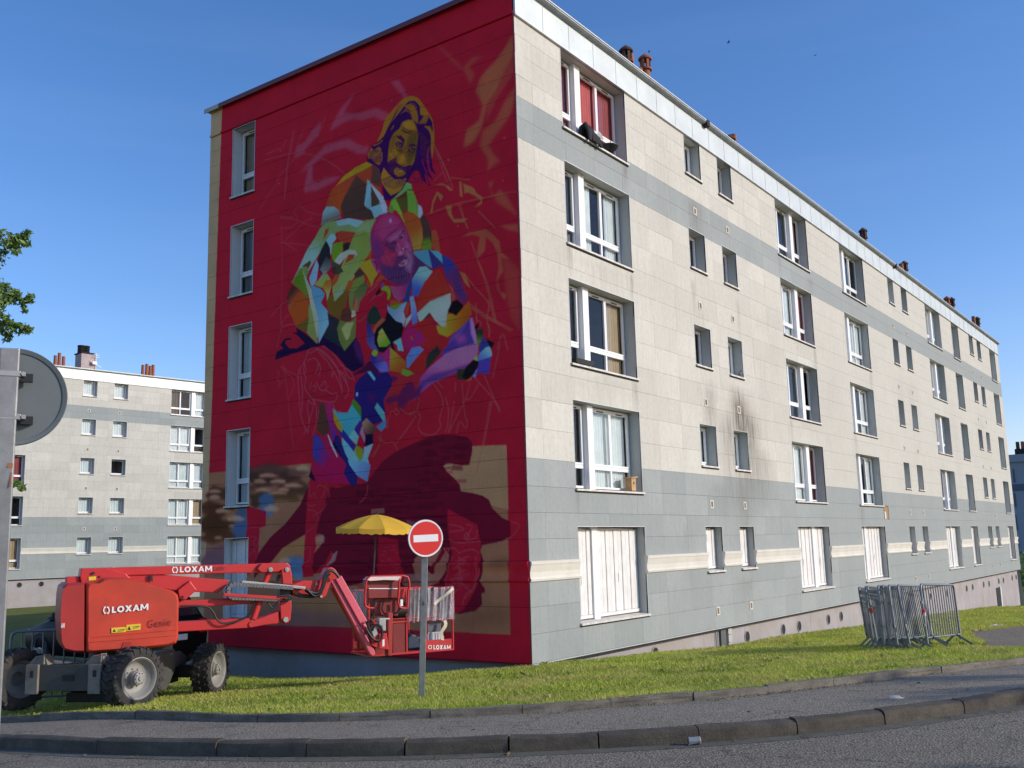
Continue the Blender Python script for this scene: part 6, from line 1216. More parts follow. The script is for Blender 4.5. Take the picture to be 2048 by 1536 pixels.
# ---- chassis
hc = math.radians(28); Fx = np.array([math.cos(hc), math.sin(hc), 0]); Fy = np.array([-Fx[1], Fx[0], 0]); TRK, WBS, WR = 1.72, 2.48, .42
P1 = dep(265, 1365, 13.6); z1 = Gz(P1[0], P1[1])+WR-.015; P1 = np.array([P1[0], P1[1], z1]); O = P1+Fy*(TRK/2)-l0
zr = Gz(*(P1+Fx*WBS)[:2])+WR-.015; pitch = (zr-z1)/WBS
def ch(x, y, z): return O+Fx*x+Fy*y+np.array([0, 0, z+pitch*x])
def cbox(mb, x0, x1, y0, y1, z0, z1_, mi=0): c = ch((x0+x1)/2, (y0+y1)/2, (z0+z1_)/2); mb.obox(c, Fx*(x1-x0)/2, Fy*(y1-y0)/2, (0, 0, (z1_-z0)/2), mi)
def wheel(c, ax, steer, near):
    """c centre of the wheel, ax outward axle direction"""
    ax = np.array(ax)/np.linalg.norm(ax); W = .30
    t = MB(); t.lathe([(.255, -W/2+.02), (.30, -W/2), (.375, -W/2+.005), (.395, -W/2+.03), (.395, W/2-.03), (.375, W/2-.005), (.30, W/2), (.255, W/2-.02), (.25, 0)], c, ax, 44, close=True)
    u = np.cross(ax, (0, 0, 1.)); u /= np.linalg.norm(u); v = np.cross(ax, u)
    for k in range(22):                          # chevron lugs
        for sd in (-1, 1):
            a = 2*math.pi*(k+(.5 if sd > 0 else 0))/22; pr = []
            for (h, da) in ((.0, .10), (W/2*.55, .03), (W/2-.0, -.03), (W/2+.004, -.03)):
                pr.append((sd*h, a+da))
            for (h0, a0), (h1, a1) in zip(pr[:-1], pr[1:]):
                vs = []
                for (h, aa) in ((h0, a0), (h1, a1)):
                    for (r_, w_) in ((.385, -.055), (.385, .055), (.425, .04), (.425, -.04)):
                        rr_ = r_-(.035 if abs(h) > W/2-.001 and r_ > .4 else 0); vs.append(c+ax*h+rr_*(math.cos(aa+w_)*u+math.sin(aa+w_)*v))
                t.add(vs, [(0, 1, 2, 3), (4, 7, 6, 5), (0, 4, 5, 1), (1, 5, 6, 2), (2, 6, 7, 3), (3, 7, 4, 0)])
            aa = a-.03; vs = []
            for (r_, h, w_) in ((.33, W/2+.001, .05), (.33, W/2+.001, -.05), (.41, W/2-.005, -.045), (.41, W/2-.005, .045), (.33, W/2-.02, .05), (.33, W/2-.02, -.05), (.41, W/2-.04, -.045), (.41, W/2-.04, .045)): vs.append(c+ax*sd*(h+.008)+r_*(math.cos(aa+w_)*u+math.sin(aa+w_)*v))
            t.add(vs, [(0, 1, 2, 3), (4, 7, 6, 5), (0, 4, 5, 1), (1, 5, 6, 2), (2, 6, 7, 3), (3, 7, 4, 0)])
    T_ = t.build('wheel', M_tyre, LIFT, fix=True)
    r_ = MB(); o_ = W/2
    r_.lathe([(.262, o_-.025), (.285, o_-.008), (.275, o_-.004), (.255, o_-.02), (.245, o_-.06), (.235, o_-.075), (.205, o_-.115), (.195, o_-.125), (.15, o_-.135), (.10, o_-.135), (.095, o_-.05), (.085, o_-.04), (.0015, o_-.04)], c, ax, 40); r_.lathe([(.262, -o_+.02), (.24, -o_+.05), (.2, -.02), (.1, -.01)], c, ax, 32)
    r_.build('rim', M_rim, T_, smooth=True, fix=True, angle=40)
    h_ = MB(); h_.lathe([(.088, o_-.05), (.088, o_+.0), (.06, o_+.012), (.0015, o_+.012)], c, ax, 24); h_.lathe([(.03, o_+.01), (.03, o_+.03), (.0015, o_+.03)], c, ax, 16)
    for k in range(9):
        a = 2*math.pi*k/9; p_ = c+.07*(math.cos(a)*u+math.sin(a)*v); h_.lathe([(.009, o_), (.009, o_+.022), (.0015, o_+.022)], p_, ax, 6); p2_ = c+.125*(math.cos(a)*u+math.sin(a)*v); h_.lathe([(.010, o_-.14), (.010, o_-.11), (.0015, o_-.11)], p2_, ax, 6)
    h_.build('hub', M_rim, T_)
st = math.radians(-24)
def rot(v_, a): return np.array([v_[0]*math.cos(a)-v_[1]*math.sin(a), v_[0]*math.sin(a)+v_[1]*math.cos(a), 0])
wheel(ch(0, -TRK/2, 0), rot(-Fy, st), 1, 1); wheel(ch(0, TRK/2, 0), rot(Fy, st), 1, 0); wheel(ch(WBS, -TRK/2+.02, 0), -Fy, 0, 1); wheel(ch(WBS, TRK/2-.02, 0), Fy, 0, 0)
q = MB(); cbox(q, .25, WBS-.25, -.36, .36, -.12, .26); q.build('chassis', M_lgrey, LIFT, bevel=.02)
q = MB(); q.prism([ch(.9, -.37, .26), ch(WBS-.15, -.37, .30), ch(WBS+.05, -.37, .22), ch(WBS+.05, -.37, .06), ch(WBS-.3, -.37, .06), ch(WBS-.5, -.37, -.2), ch(WBS-.62, -.37, -.28), ch(.9, -.37, -.18)], -Fy*.03); q.build('side_plate', M_lgrey, LIFT, bevel=.006)
q = MB(); cbox(q, -.22, .22, -.52, .52, -.14, .18); q.build('front_axle', M_lgrey, LIFT, bevel=.012)
q = MB(); cbox(q, -.245, -.222, -.56, .56, -.15, .19); cbox(q, -.262, -.246, -.14, .02, -.02, .06, 1); q.build('front_plate', [M_lgrey, M_blk], LIFT)
for s in (-1, 1):
    q = MB(); cbox(q, -.29, -.246, s*.46-.09, s*.46+.09, -.19, .2, 0); cbox(q, -.297, -.2895, s*.46-.03, s*.46+.02, .03, .12, 1); q.build('axle_cap', [M_cap, M_blk], LIFT, bevel=.03)
    q = MB(); q.prism([ch(-.2, s*.42-.14, .19), ch(-.2, s*.42-.1, .30), ch(-.2, s*.42+.05, .31), ch(-.2, s*.42+.17, .19)], Fx*.16); q.tube([ch(-.22, s*.42-.09, .2), ch(-.22, s*.42-.09, .33), ch(-.1, s*.42-.09, .33), ch(-.1, s*.42-.09, .2)], .016, 6); q.build('tie_down', M_cap, LIFT, bevel=.01)
q = MB(); cbox(q, WBS-.2, WBS+.2, -.6, .6, -.1, .1); cbox(q, .3, WBS, -.30, .30, -.26, -.13); q.build('rear_axle', M_blk, LIFT)
for k in range(7):
    q = MB(); a = [ch(.0+.03*k, .42, .05), ch(.05+.02*k, .62-.02*k, .22-.03*k), ch(.02, .74, .04-.03*k)]; q.tube(a, .012, 5); q.build('hose', M_blk, LIFT, smooth=True)
q = MB(); q.add([], []); cbox(q, .84, 1.05, -.385, -.372, .14, .24); q.build('warning_label', M_yel, LIFT)
c_t = ch(1.15, 0, .26); q = MB(); q.lathe([(.42, 0), (.42, .14), (.36, .14), (.36, .2)], c_t, (0, 0, 1), 32); q.build('slew_ring', M_blk, LIFT, smooth=True, angle=30)
# ---- turret and cowlings
q = MB(); q.prism([pl(150, 1306, .38), pl(345, 1300, .38), pl(345, 1286, .38), pl(150, 1286, .38)], -Nv*.76); q.build('turret_base', M_blk, LIFT, bevel=.01)
cw = [(172, 1173), (176, 1165.5), (196, 1164.5), (210, 1157), (222, 1155.5), (258, 1156), (272, 1160), (302, 1166), (349, 1183), (357, 1190), (359, 1200), (358, 1278), (353, 1288), (338, 1293), (262, 1301), (180, 1307), (172, 1305)]
def cowling(pts, off, th, mat, name, ins=10, d=.07):
    n_ = len(pts); cx = sum(p[0] for p in pts)/n_; cy = sum(p[1] for p in pts)/n_; q = MB()
    lay = [(off-.0, 1-.055), (off-.02, 1-.02), (off-.07, 1.0), (off-th+.07, 1.0), (off-th, 1-.05)]
    for o_, s in lay: q.v += [tuple(pl(cx+(x-cx)*s, cy+(y-cy)*(s if s == 1 else s-.012), off)+(-Nv)*(off-o_)) for x, y in pts]
    for k in range(len(lay)-1): q.f += [(k*n_+j, k*n_+(j+1) % n_, (k+1)*n_+(j+1) % n_, (k+1)*n_+j) for j in range(n_)]
    q.f += [tuple(range(n_)), tuple(range(len(lay)*n_-1, (len(lay)-1)*n_-1, -1))]; q.m = [0]*len(q.f)
    return q.build(name, mat, LIFT, smooth=True, angle=28)
cov = cowling(cw, .62, .42, M_cowl, 'cowling')
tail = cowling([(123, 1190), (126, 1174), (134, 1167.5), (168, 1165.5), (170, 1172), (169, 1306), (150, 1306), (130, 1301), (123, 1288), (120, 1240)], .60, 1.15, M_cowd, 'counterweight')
cowling([(x, y) for x, y in cw], -.20, .42, M_cowl, 'cowling')
q = MB(); q.prism([pl(x, y, .628) for x, y in [(176, 1272), (354, 1257), (354, 1260), (180, 1276), (180, 1284), (176, 1287)]], -Nv*.02); q.build('moulding_rib', M_cowl, cov, bevel=.003)
q = MB(); q.prism([pl(x, y, .628) for x, y in [(180, 1282), (250, 1277), (354, 1268), (354, 1271), (250, 1280), (180, 1285)]], -Nv*.02); q.build('moulding_rib', M_cowl, cov, bevel=.003)
q = MB(); q.prism([pl(x, y, .63) for x, y in [(243, 1297), (247, 1284), (262, 1283), (265, 1296)]], -Nv*.02); q.build('handle_recess', M_cowd, cov)
q = MB(); q.prism([pl(x, y, .61) for x, y in [(197, 1164), (208, 1157.5), (206, 1162), (200, 1165)]], -Nv*.03); q.build('air_intake', M_blk, cov)
for (a, b) in [((223, 1256), (252, 1254)), ((253, 1250), (281, 1247.5))]:
    q = MB(); h_ = 10 if a[0] < 250 else 12; q.prism([pl(a[0], a[1], .634), pl(b[0], b[1], .634), pl(b[0], b[1]+h_, .634), pl(a[0], a[1]+h_, .634)], -Nv*.012); wl = q.build('warning_label', M_yel, cov)
    q = MB(); cx = a[0]+5.5; q.prism([pl(cx-3.5, a[1]+h_-2, .637), pl(cx, a[1]+2, .637), pl(cx+3.5, a[1]+h_-2.3, .637)], -Nv*.002); q.prism([pl(cx+7, a[1]+3.5, .637), pl(b[0]-2, b[1]+4, .637), pl(b[0]-2, b[1]+5.2, .637), pl(cx+7, a[1]+4.7, .637)], -Nv*.002); q.prism([pl(cx+7, a[1]+6.5, .637), pl(b[0]-4, b[1]+6.8, .637), pl(b[0]-4, b[1]+7.8, .637), pl(cx+7, a[1]+7.5, .637)], -Nv*.002); q.build('pictogram', M_blk, wl, fix=False)
# ---- lettering
def text(name, s, p0, px1, hpx, off, mat, parent, bold=0., ext=.003, shear=0.0, name_loc=None):
    """text from pixel p0 (left, baseline) to px1 (right, baseline) laid on the lift's plane"""
    cu = bpy.data.curves.new(name, 'FONT'); cu.body = s; cu.offset = bold; cu.extrude = 0; cu.shear = shear; cu.space_character = 1.14
    ob = bpy.data.objects.new(name, cu); COL.objects.link(ob); bpy.context.view_layer.update(); dg = bpy.context.evaluated_depsgraph_get(); me = bpy.data.meshes.new_from_object(ob.evaluated_get(dg)); bpy.data.objects.remove(ob)
    co = np.empty(len(me.vertices)*3); me.vertices.foreach_get('co', co); co = co.reshape(-1, 3); x0, x1 = co[:, 0].min(), co[:, 0].max(); y1 = co[:, 1].max()
    A, B = pl(*p0, off), pl(*px1, off); up = pl(p0[0], p0[1]-hpx, off)-A; up = np.array([0, 0, np.linalg.norm(up)])
    co = A+(B-A)*((co[:, :1]-x0)/(x1-x0))+up*(co[:, 1:2]/y1)
    me.vertices.foreach_set('co', co.ravel()); me.materials.clear(); me.materials.append(mat); me.update()
    o = bpy.data.objects.new(name, me); COL.objects.link(o); o.parent = parent; return o
def blocktext(s, p0, px1, hpx, off, mat, parent):
    # heavy sans capitals built from strokes; every stroke sits a hair above the one before so that none share a plane
    A, B = pl(*p0, off), pl(*px1, off); up = np.array([0, 0, np.linalg.norm(pl(p0[0], p0[1]-hpx, off)-A)]); W = {'L': .62, 'O': 1.0, 'X': .95, 'A': 1.0, 'M': 1.12}; gap = .10; tot = sum(W[c] for c in s)+gap*(len(s)-1); x0 = 0; q = MB(); st = .25; lift = [0.]
    def add(pts):
        lift[0] += .0004; q.add([A+(B-A)*((x0+x)/tot)+up*y+Nv*lift[0] for x, y in pts], [tuple(range(len(pts)))])
    for c in s:
        w_ = W[c]
        if c == 'L': add([(0, 0), (st, 0), (st, 1), (0, 1)]); add([(st, 0), (w_, 0), (w_, .22), (st, .22)])
        elif c == 'O':
            n_ = 16; lift[0] += .0004
            for k in range(n_):
                a, b = 2*math.pi*k/n_, 2*math.pi*(k+1)/n_; pts = [(w_/2+w_/2*math.cos(a), .5+.52*math.sin(a)), (w_/2+w_/2*math.cos(b), .5+.52*math.sin(b)), (w_/2+w_*.24*math.cos(b), .5+.28*math.sin(b)), (w_/2+w_*.24*math.cos(a), .5+.28*math.sin(a))]; q.add([A+(B-A)*((x0+x)/tot)+up*y+Nv*lift[0] for x, y in pts], [(0, 1, 2, 3)])
        elif c == 'X': add([(0, 0), (.31, 0), (w_, 1), (w_-.31, 1)]); add([(0, 1), (.31, 1), (w_, 0), (w_-.31, 0)])
        elif c == 'A': add([(0, 0), (.27, 0), (.60, 1), (.40, 1)]); add([(w_, 0), (w_-.27, 0), (.40, 1), (.60, 1)]); add([(.25, .2), (.75, .2), (.68, .38), (.32, .38)])
        elif c == 'M': add([(0, 0), (.24, 0), (.24, 1), (0, 1)]); add([(w_-.24, 0), (w_, 0), (w_, 1), (w_-.24, 1)]); add([(.0, 1), (.27, 1), (w_/2+.10, .22), (w_/2-.10, .22)]); add([(w_, 1), (w_-.27, 1), (w_/2-.10, .22), (w_/2+.10, .22)])
        x0 += w_+gap
    return q.build('lettering', mat, parent, fix=False)
def hexlogo(cx, cy, r_, off, parent, mat=M_wht):
    q = MB()
    for sgn in (-1, 1):
        o_ = [(0.12, -1), (.62, -1), (1.0, 0), (.62, 1), (.12, 1), (.12, .62), (.42, .62), (.66, 0), (.42, -.62), (.12, -.62)]
        q.add([pl(cx+sgn*x*r_, cy+y*r_, off) for x, y in o_], [(0, 1, 8, 9), (1, 2, 7, 8), (2, 3, 6, 7), (3, 4, 5, 6)])
    return q.build('logo', mat, parent, fix=False)
blocktext('LOXAM', (223.5, 1226), (296.5, 1219.5), 12.5, .636, M_wht, cov); hexlogo(213, 1220.5, 7.2, .636, cov)
text('lettering', 'Genie', (296, 1255), (343, 1250), 15, .636, M_cowd, cov, .008)
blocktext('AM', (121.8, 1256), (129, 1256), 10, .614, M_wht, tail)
# ---- booms (outlines lie in the boom plane, each with its own width)
bm1 = slab('upper_boom', [(163, 1136.8), (572, 1125.8), (572, 1145), (452, 1146.5), (250, 1151), (163, 1160)], .12, .24, M_lred)
slab('boom_pivot', [(163, 1137), (212, 1135.6), (252, 1147), (264, 1160), (240, 1166), (163, 1170), (160, 1153)], .20, .40, M_lred)
slab('counter_bracket', [(133, 1154), (160, 1153), (160, 1172), (133, 1172)], .15, .3, M_lred)
slab('pin', [(182, 1145), (188, 1143), (190, 1147), (186, 1150), (181, 1149)], .215, .02, M_blk, bevel=0); slab('pin', [(197, 1152), (200, 1151), (201, 1155), (198, 1156)], .215, .02, M_blk, bevel=0); slab('warning_label', [(177.5, 1154), (192, 1152.5), (192, 1160), (177.5, 1161.3)], .212, .01, M_yel, bevel=0)
slab('lower_boom', [(247, 1146), (300, 1147), (459, 1160), (452, 1172), (437, 1185.5), (392, 1184), (340, 1180), (262, 1160)], .09, .20, M_lred)
slab('knuckle', [(356, 1180.5), (380, 1161.5), (394, 1180), (371, 1200), (359, 1198)], .17, .34, M_lred); slab('pin', [(362, 1192), (367, 1191), (368, 1196), (363, 1197)], .18, .02, M_blk, bevel=0); slab('strut', [(299, 1150), (305, 1149), (306, 1163), (300, 1162)], .14, .02, M_blk, bevel=0)
slab('lower_arm', [(350, 1202.5), (506, 1194), (506, 1208), (350, 1216)], .10, .22, M_lred); slab('lower_arm', [(350, 1245), (505, 1236), (500, 1256), (350, 1264)], .12, .26, M_lred)
blocktext('LOXAM', (359.5, 1144.7), (424, 1142.6), 11.2, .128, M_wht, bm1); hexlogo(350, 1139.8, 6.3, .128, bm1); blocktext('XAM', (425, 1141.5), (449, 1140.5), 8, .128, M_cowd, bm1)
# U-shaped energy chain and silver tray
q = MB(); ctr = [pl(580, 1199, .2), pl(462, 1196, .2), pl(457, 1190, .2), pl(455.5, 1181, .2), pl(458, 1172, .2), pl(464, 1167.5, .2), pl(585, 1176, .2)]
for a, b in zip(ctr[:-1], ctr[1:]):
    L_ = np.linalg.norm(b-a); k = max(1, int(L_/.05))
    for i in range(k): q.bar(a+(b-a)*(i+.05)/k, a+(b-a)*(i+.95)/k, .12, .055, up=Nv if False else (0, 0, 1))
q.build('energy_chain', pm('chain_grey', (.14, .14, .135), .7, var=.2, vs=8), LIFT)
slab('cable_tray', [(483, 1162), (487, 1161), (611, 1173), (611, 1179), (484, 1168)], .26, .14, M_steel); slab('chain_rail', [(448, 1186), (576, 1194), (578, 1201), (448, 1192)], .27, .15, M_lred, bevel=.004)
slab('boom_head', [(523, 1126.5), (574, 1125.5), (580, 1130), (584, 1150), (585, 1169), (566, 1168), (563, 1140), (555, 1144), (523, 1145), (514, 1138)], .18, .36, M_lred)
for (x, y) in [(541, 1139), (574, 1139)]:
    q = MB(); q.lathe([(.035, 0), (.035, .02), (.012, .02), (.012, .03), (.001, .03)], pl(x, y, .18), Nv, 14); q.build('pin', M_steel, LIFT)
def cyl(name, a, b, off, r_, mat): q = MB(); q.tube([pl(*a, off), pl(*b, off)], r_, 12); return q.build(name, mat, LIFT, smooth=True, angle=40)
cyl('hydraulic_cylinder', (538, 1146), (529, 1166), .05, .05, M_lred); cyl('hydraulic_cylinder', (520, 1198), (506, 1238), .1, .055, M_lred); cyl('piston_rod', (508, 1232), (502, 1247), .1, .025, M_steel)
slab('strut', [(556, 1150), (562, 1150), (556, 1167), (549, 1167)], .12, .06, M_blk); slab('riser_plate', [(560, 1204), (583, 1199), (583.5, 1215), (581, 1240), (576, 1246), (568, 1247), (562, 1241)], .17, .34, M_lred); slab('riser_arm', [(499, 1244), (530, 1233), (558, 1222), (560, 1247), (530, 1250), (500, 1256), (496, 1250)], .14, .28, M_lred)
q = MB(); q.lathe([(.04, 0), (.04, .025), (.001, .025)], pl(571, 1239, .17), Nv, 16); q.build('pin', M_steel, LIFT); slab('link_plate', [(560, 1178), (582, 1178), (582, 1200), (560, 1204)], .1, .2, M_blk)
slab('jib_link', [(584, 1170), (606, 1161), (640, 1161), (650, 1149), (656, 1135.5), (662, 1134), (669, 1137), (680, 1151), (672, 1160), (664, 1160), (652, 1193), (643, 1197), (638, 1190), (630, 1190), (610, 1195), (586, 1192)], .13, .26, M_lred); slab('platform_cylinder', [(585, 1186), (640, 1190), (630, 1197), (600, 1195)], .16, .1, M_blk)
q = MB(); q.lathe([(.02, 0), (.02, .02), (.001, .02)], pl(632, 1168, .13), Nv, 12); q.lathe([(.02, 0), (.02, .02), (.001, .02)], pl(642, 1193, .13), Nv, 12); q.build('pin', M_steel, LIFT)
def hose(pts, off, r_=.02, mat=M_blk): q = MB(); q.tube([tuple(pl(*p_, off)) for p_ in resample(np.array(pts, float), 4)], r_, 7); q.build('hose', mat, LIFT, smooth=True)
hose([(612, 1178), (622, 1184), (634, 1186), (643, 1178), (647, 1162), (652, 1146), (662, 1141), (671, 1146), (678, 1155)], .24, .024); hose([(610, 1180), (626, 1190), (640, 1186), (648, 1172), (652, 1156), (660, 1147)], .21, .02); hose([(616, 1181), (630, 1192), (645, 1186)], .27, .014)
hose([(360, 1212), (410, 1213), (425, 1222), (435, 1240), (450, 1247), (475, 1242), (500, 1228), (510, 1200)], .2, .016); hose([(535, 1204), (545, 1216), (552, 1210), (556, 1200)], .2, .012); hose([(560, 1192), (576, 1190), (584, 1194), (580, 1200), (566, 1196)], .3, .014)
slab('jib_beam', [(661, 1161), (669.5, 1158), (750, 1302), (751, 1309), (746, 1313), (740, 1308)], .12, .10, M_pink); slab('jib_beam', [(671, 1158.5), (683, 1150.5), (735, 1242), (723.5, 1253)], .16, .18, M_pink); slab('jib_beam', [(663, 1176), (672, 1172), (740, 1296), (736, 1306)], -.06, .12, M_lred)
cyl('jib_cylinder', (716, 1238), (743, 1268), .10, .04, M_pink); cyl('piston_rod', (728, 1250), (745, 1278), .04, .03, M_blk)
hose([(733, 1243), (738, 1258), (745, 1276), (756, 1282), (763, 1276), (764, 1260), (757, 1250), (748, 1252), (745, 1262)], .2, .022); hose([(731, 1254), (740, 1270), (750, 1280), (760, 1280)], .24, .016); hose([(736, 1244), (742, 1238), (748, 1246)], .26, .014)
slab('rotator', [(745, 1270), (774, 1266), (778, 1300), (755, 1297), (742, 1290)], .15, .3, M_lred); slab('rotator_bracket', [(758, 1236), (780, 1236), (780, 1240), (772, 1240), (772, 1262), (764, 1262), (764, 1252), (758, 1252)], .2, .12, M_steel); slab('rotator_post', [(776, 1226), (786, 1226), (785, 1312), (776, 1312)], .14, .16, M_cowd); slab('label', [(765, 1280), (769, 1278), (769, 1292), (765, 1293)], .21, .01, M_wht, bevel=0)
slab('hatched_plate', [(742, 1256), (752, 1250), (756, 1268), (748, 1274)], .17, .03, M_steel, bevel=0)
M_shade = pm('basket_shade_red', (.20, .014, .014), .5, var=.12)  # lift red darkened: shade on the basket panels and controls, put into colour
# ---- basket: front rail line at off .40, rear .75 m behind
BO, BD = -.20, .78
def bt(pts, r_=.019, mat=M_lred, name='rail', off=BO, nm=None): q = MB(); q.tube([tuple(pl(*p_, off)) for p_ in pts], r_, 8); return q.build(name, mat, LIFT, smooth=True, angle=50)
def z_at(px_, py_): return pl(px_, py_, BO)[2]
XL, XR = 737, 905; zt_, zm_, zf_ = z_at(880, 1177), z_at(880, 1239), z_at(870, 1303)
def bp_(px_, z, dd): p_ = pl(px_, 1240, BO); return np.array([p_[0], p_[1], z])-Nv*dd
for dd in (0, BD):
    for z in (zt_, zm_): q = MB(); q.tube([bp_(XL, z, dd), bp_(XR, z, dd)], .018, 8); q.build('rail', M_lred, LIFT, smooth=True, angle=50)
for px_ in (XL, XR):
    for z in (zt_, zm_): q = MB(); q.tube([bp_(px_, z, 0), bp_(px_, z, BD)], .018, 8); q.build('rail', M_lred, LIFT, smooth=True, angle=50)
for px_, dd in ((XL, 0), (XL, BD), (XR, 0), (XR, BD), (812.5, 0), (851, 0), (851, BD), (780, BD)): q = MB(); q.tube([bp_(px_, zf_, dd), bp_(px_, zt_, dd)], .019, 8); q.build('basket_post', M_lred, LIFT, smooth=True, angle=50)
q = MB(); a, b, c_, d = bp_(XL-4, zf_, -.02), bp_(XR+1, zf_, -.02), bp_(XR+1, zf_, BD+.02), bp_(XL-4, zf_, BD+.02); q.prism([a, b, c_, d], (0, 0, .03)); q.build('basket_floor', M_lred, LIFT)
for (xa_, xb_, dd, top_, mt) in ((851, 903, -.004, .165, M_lred), (XL, 851, BD, .16, M_shade), (786, 812, .0, .50, M_shade)):
    q = MB(); a, b = bp_(xa_, zf_+.03, dd), bp_(xb_, zf_+.03, dd); q.prism([a, b, b+np.array([0, 0, top_]), a+np.array([0, 0, top_])], -Nv*.012); tb_ = q.build('toe_board', mt, LIFT)
    if xa_ == 851: blocktext('LOXAM', (867, 1299), (901, 1299), 9.0, BO+.010, M_wht, tb_); hexlogo(860, 1294.2, 4.0, BO+.008, tb_)
q = MB(); a, b = bp_(735, zf_+.03, .02), bp_(812, zf_+.03, .02); q.prism([a, b, bp_(812, zm_, .02), bp_(786, zm_, .02)], -Nv*.02); q.build('basket_side_panel', M_shade, LIFT)
# control box with its tube guard
slab('control_box', [(733, 1162), (798, 1161), (799, 1178), (800, 1196), (737, 1197), (736, 1179), (733, 1178)], BO+.16, .2, M_shade, bevel=.01); slab('control_side', [(799, 1178), (812, 1178), (808, 1196), (799, 1196)], BO+.12, .12, M_lred, bevel=.004); slab('control_pedestal', [(748, 1197), (800, 1197), (796, 1232), (752, 1232)], BO+.04, .22, M_shade, bevel=.01)
for dx, o_ in ((0, .20), (0, .0)): pass
def guard(x_off, off):
    P_ = resample(np.array([(733, 1214), (730, 1206), (732, 1168), (736, 1156), (742, 1153)], float)+[x_off, 0], 3); return P_
bt([(748, 1216), (738, 1216.5), (731, 1212), (729.5, 1204), (732, 1165), (735, 1157), (742, 1153), (806, 1151.5), (800, 1157), (798, 1166), (796, 1206), (799, 1214), (806, 1217), (814, 1216.5)], .02, M_lred, 'control_guard', BO+.26)
bt([(806, 1151.5), (815, 1154), (818, 1162), (819, 1172), (816, 1185), (815, 1216)], .02, M_lred, 'control_guard', BO+.2)
q = MB(); a, b = pl(740, 1153.5, BO+.27), pl(800, 1153, BO+.27); top_ = [];
q.prism([pl(734, 1160, BO+.28), pl(741, 1153.5, BO+.28), pl(803, 1152.5, BO+.28), pl(798, 1158, BO+.28), pl(797, 1161, BO+.28), pl(770, 1160, BO+.28), pl(740, 1162, BO+.28)], -Nv*.22); q.build('hood_glare', pm('painted_glare', (.72, .60, .56), .2, var=.1), LIFT, bevel=.006)  # pale slab paints the white glare along the top of the hood
q = MB(); q.prism([pl(801, 1199, BO+.2), pl(806, 1199, BO+.2), pl(806, 1212, BO+.2), pl(801, 1212, BO+.2)], -Nv*.02); q.build('label', M_wht, LIFT)
q = MB()
for k in range(9): q.box(0, 0, 0, 0, 0, 0) if False else None
slab('writing_strip', [(738, 1176.2), (797, 1176.2), (797, 1178), (738, 1178)], BO+.172, .005, M_wht, bevel=0)
q = MB(); q.lathe([(.001, 0), (.13, .0), (.13, .34), (.001, .34)], pl(776, 1222, BO-.1), Dv, 20); q.build('cable_drum', M_blk, LIFT, smooth=True, angle=30)
hose([(800, 1198), (802, 1210), (798, 1222), (786, 1230)], BO+.05, .014); hose([(752, 1196), (748, 1212), (750, 1226), (742, 1236)], BO+.1, .014); hose([(768, 1200), (764, 1218), (772, 1232)], BO+.1, .014)
q = MB(); q.bar(bp_(851, zt_, -.002)+np.array([0, 0, .0]), bp_(868, zt_, -.002), .05); q.build('gate_bar', M_blk, LIFT)
BASK = (bp_, zt_, zm_, zf_, XL, XR, BD)

# ================================================================ THINGS IN AND ON THE BASKET
def m_film():
    n = NT('clear_plastic_sheet'); n.p.inputs['Base Color'].default_value = (.72, .72, .74, 1); n.set(.22, 0, .8); t = n.n('BsdfTransparent'); co = n.coord('Object', (6, 6, 1.2))
    f = n.noise(co, 3., 5, .7); mx = n.n('MixShader'); n.l(n.ramp(f, [(.3, .16), (.75, .75)]), mx.inputs[0]); n.l(t.outputs[0], mx.inputs[1]); n.l(n.p.outputs[0], mx.inputs[2]); n.l(mx.outputs[0], n.o.inputs[0]); n.bump(n.noise(n.coord('Object', (10, 10, 1)), 4, 4, .7), .9, .03); return n.m
M_film = m_film(); M_box = pm('pale_bin_plastic', (.50, .53, .58), .5, var=.08); M_navy = pm('navy_plastic', (.03, .045, .075), .5, var=.2)
def gsheet(name, fn, nu, nv, mat, label, cat, group=None, th=0):
    V = [[fn(i/nu, j/nv) for i in range(nu+1)] for j in range(nv+1)]; q = MB(); A = [p_ for r_ in V for p_ in r_]; c = np.mean(A, 0); o_ = empty(name, tuple(l0+0)) if False else None
    fs = [(j*(nu+1)+i, j*(nu+1)+i+1, (j+1)*(nu+1)+i+1, (j+1)*(nu+1)+i) for j in range(nv) for i in range(nu)]; base = np.array([c[0], c[1], min(p_[2] for p_ in A)]); q.add([p_-base for p_ in A], fs)
    ob = q.build(name, mat, None, tuple(l0+base), smooth=True, fix=False, angle=180); return tag(ob, label, cat, group)
def film(xa_, xb_, dd, lab, zb_=None, seed=0, hole=False):
    zb_ = zm_-.01 if zb_ is None else zb_
    def fn(u, v): x = xa_+(xb_-xa_)*u; return bp_(x, zt_+.025-(zt_+.025-zb_)*v, dd)+Nv*(.022*math.sin(u*23+seed+v*2)+.012*math.sin(u*51+v*5+seed))+np.array([0, 0, .012*math.sin(u*17+seed)*(v > .95)+.008*math.sin(u*9)])
    return gsheet('plastic_sheet', fn, 36, 10, M_film, lab, 'plastic sheet', 'plastic sheets round the basket')
gsheet('plastic_sheet', lambda u, v: bp_(XL, zt_+.025-(zt_+.03-zm_)*v, -.02+BD*u)-Dv*(.03+.02*math.sin(u*21+v*2)), 30, 10, M_film, 'clear plastic sheet on the left end of the basket rails, behind the lift jib', 'plastic sheet', 'plastic sheets round the basket'); film(814, 845, -.03, 'clear plastic sheet on the basket rails just left of the no entry post', seed=4); film(853, 908, -.035, 'torn shiny clear plastic sheet on the right end of the basket', seed=7)
q = MB(); c0 = bp_(880, zf_+.03, .40); Rm = [Dv, -Nv, np.array([0, 0, 1.])]
def abox(mb, c, dx, dy, dz, mi=0): mb.obox(c+np.array([0, 0, dz/2]), Dv*dx/2, Nv*dy/2, (0, 0, dz/2), mi)
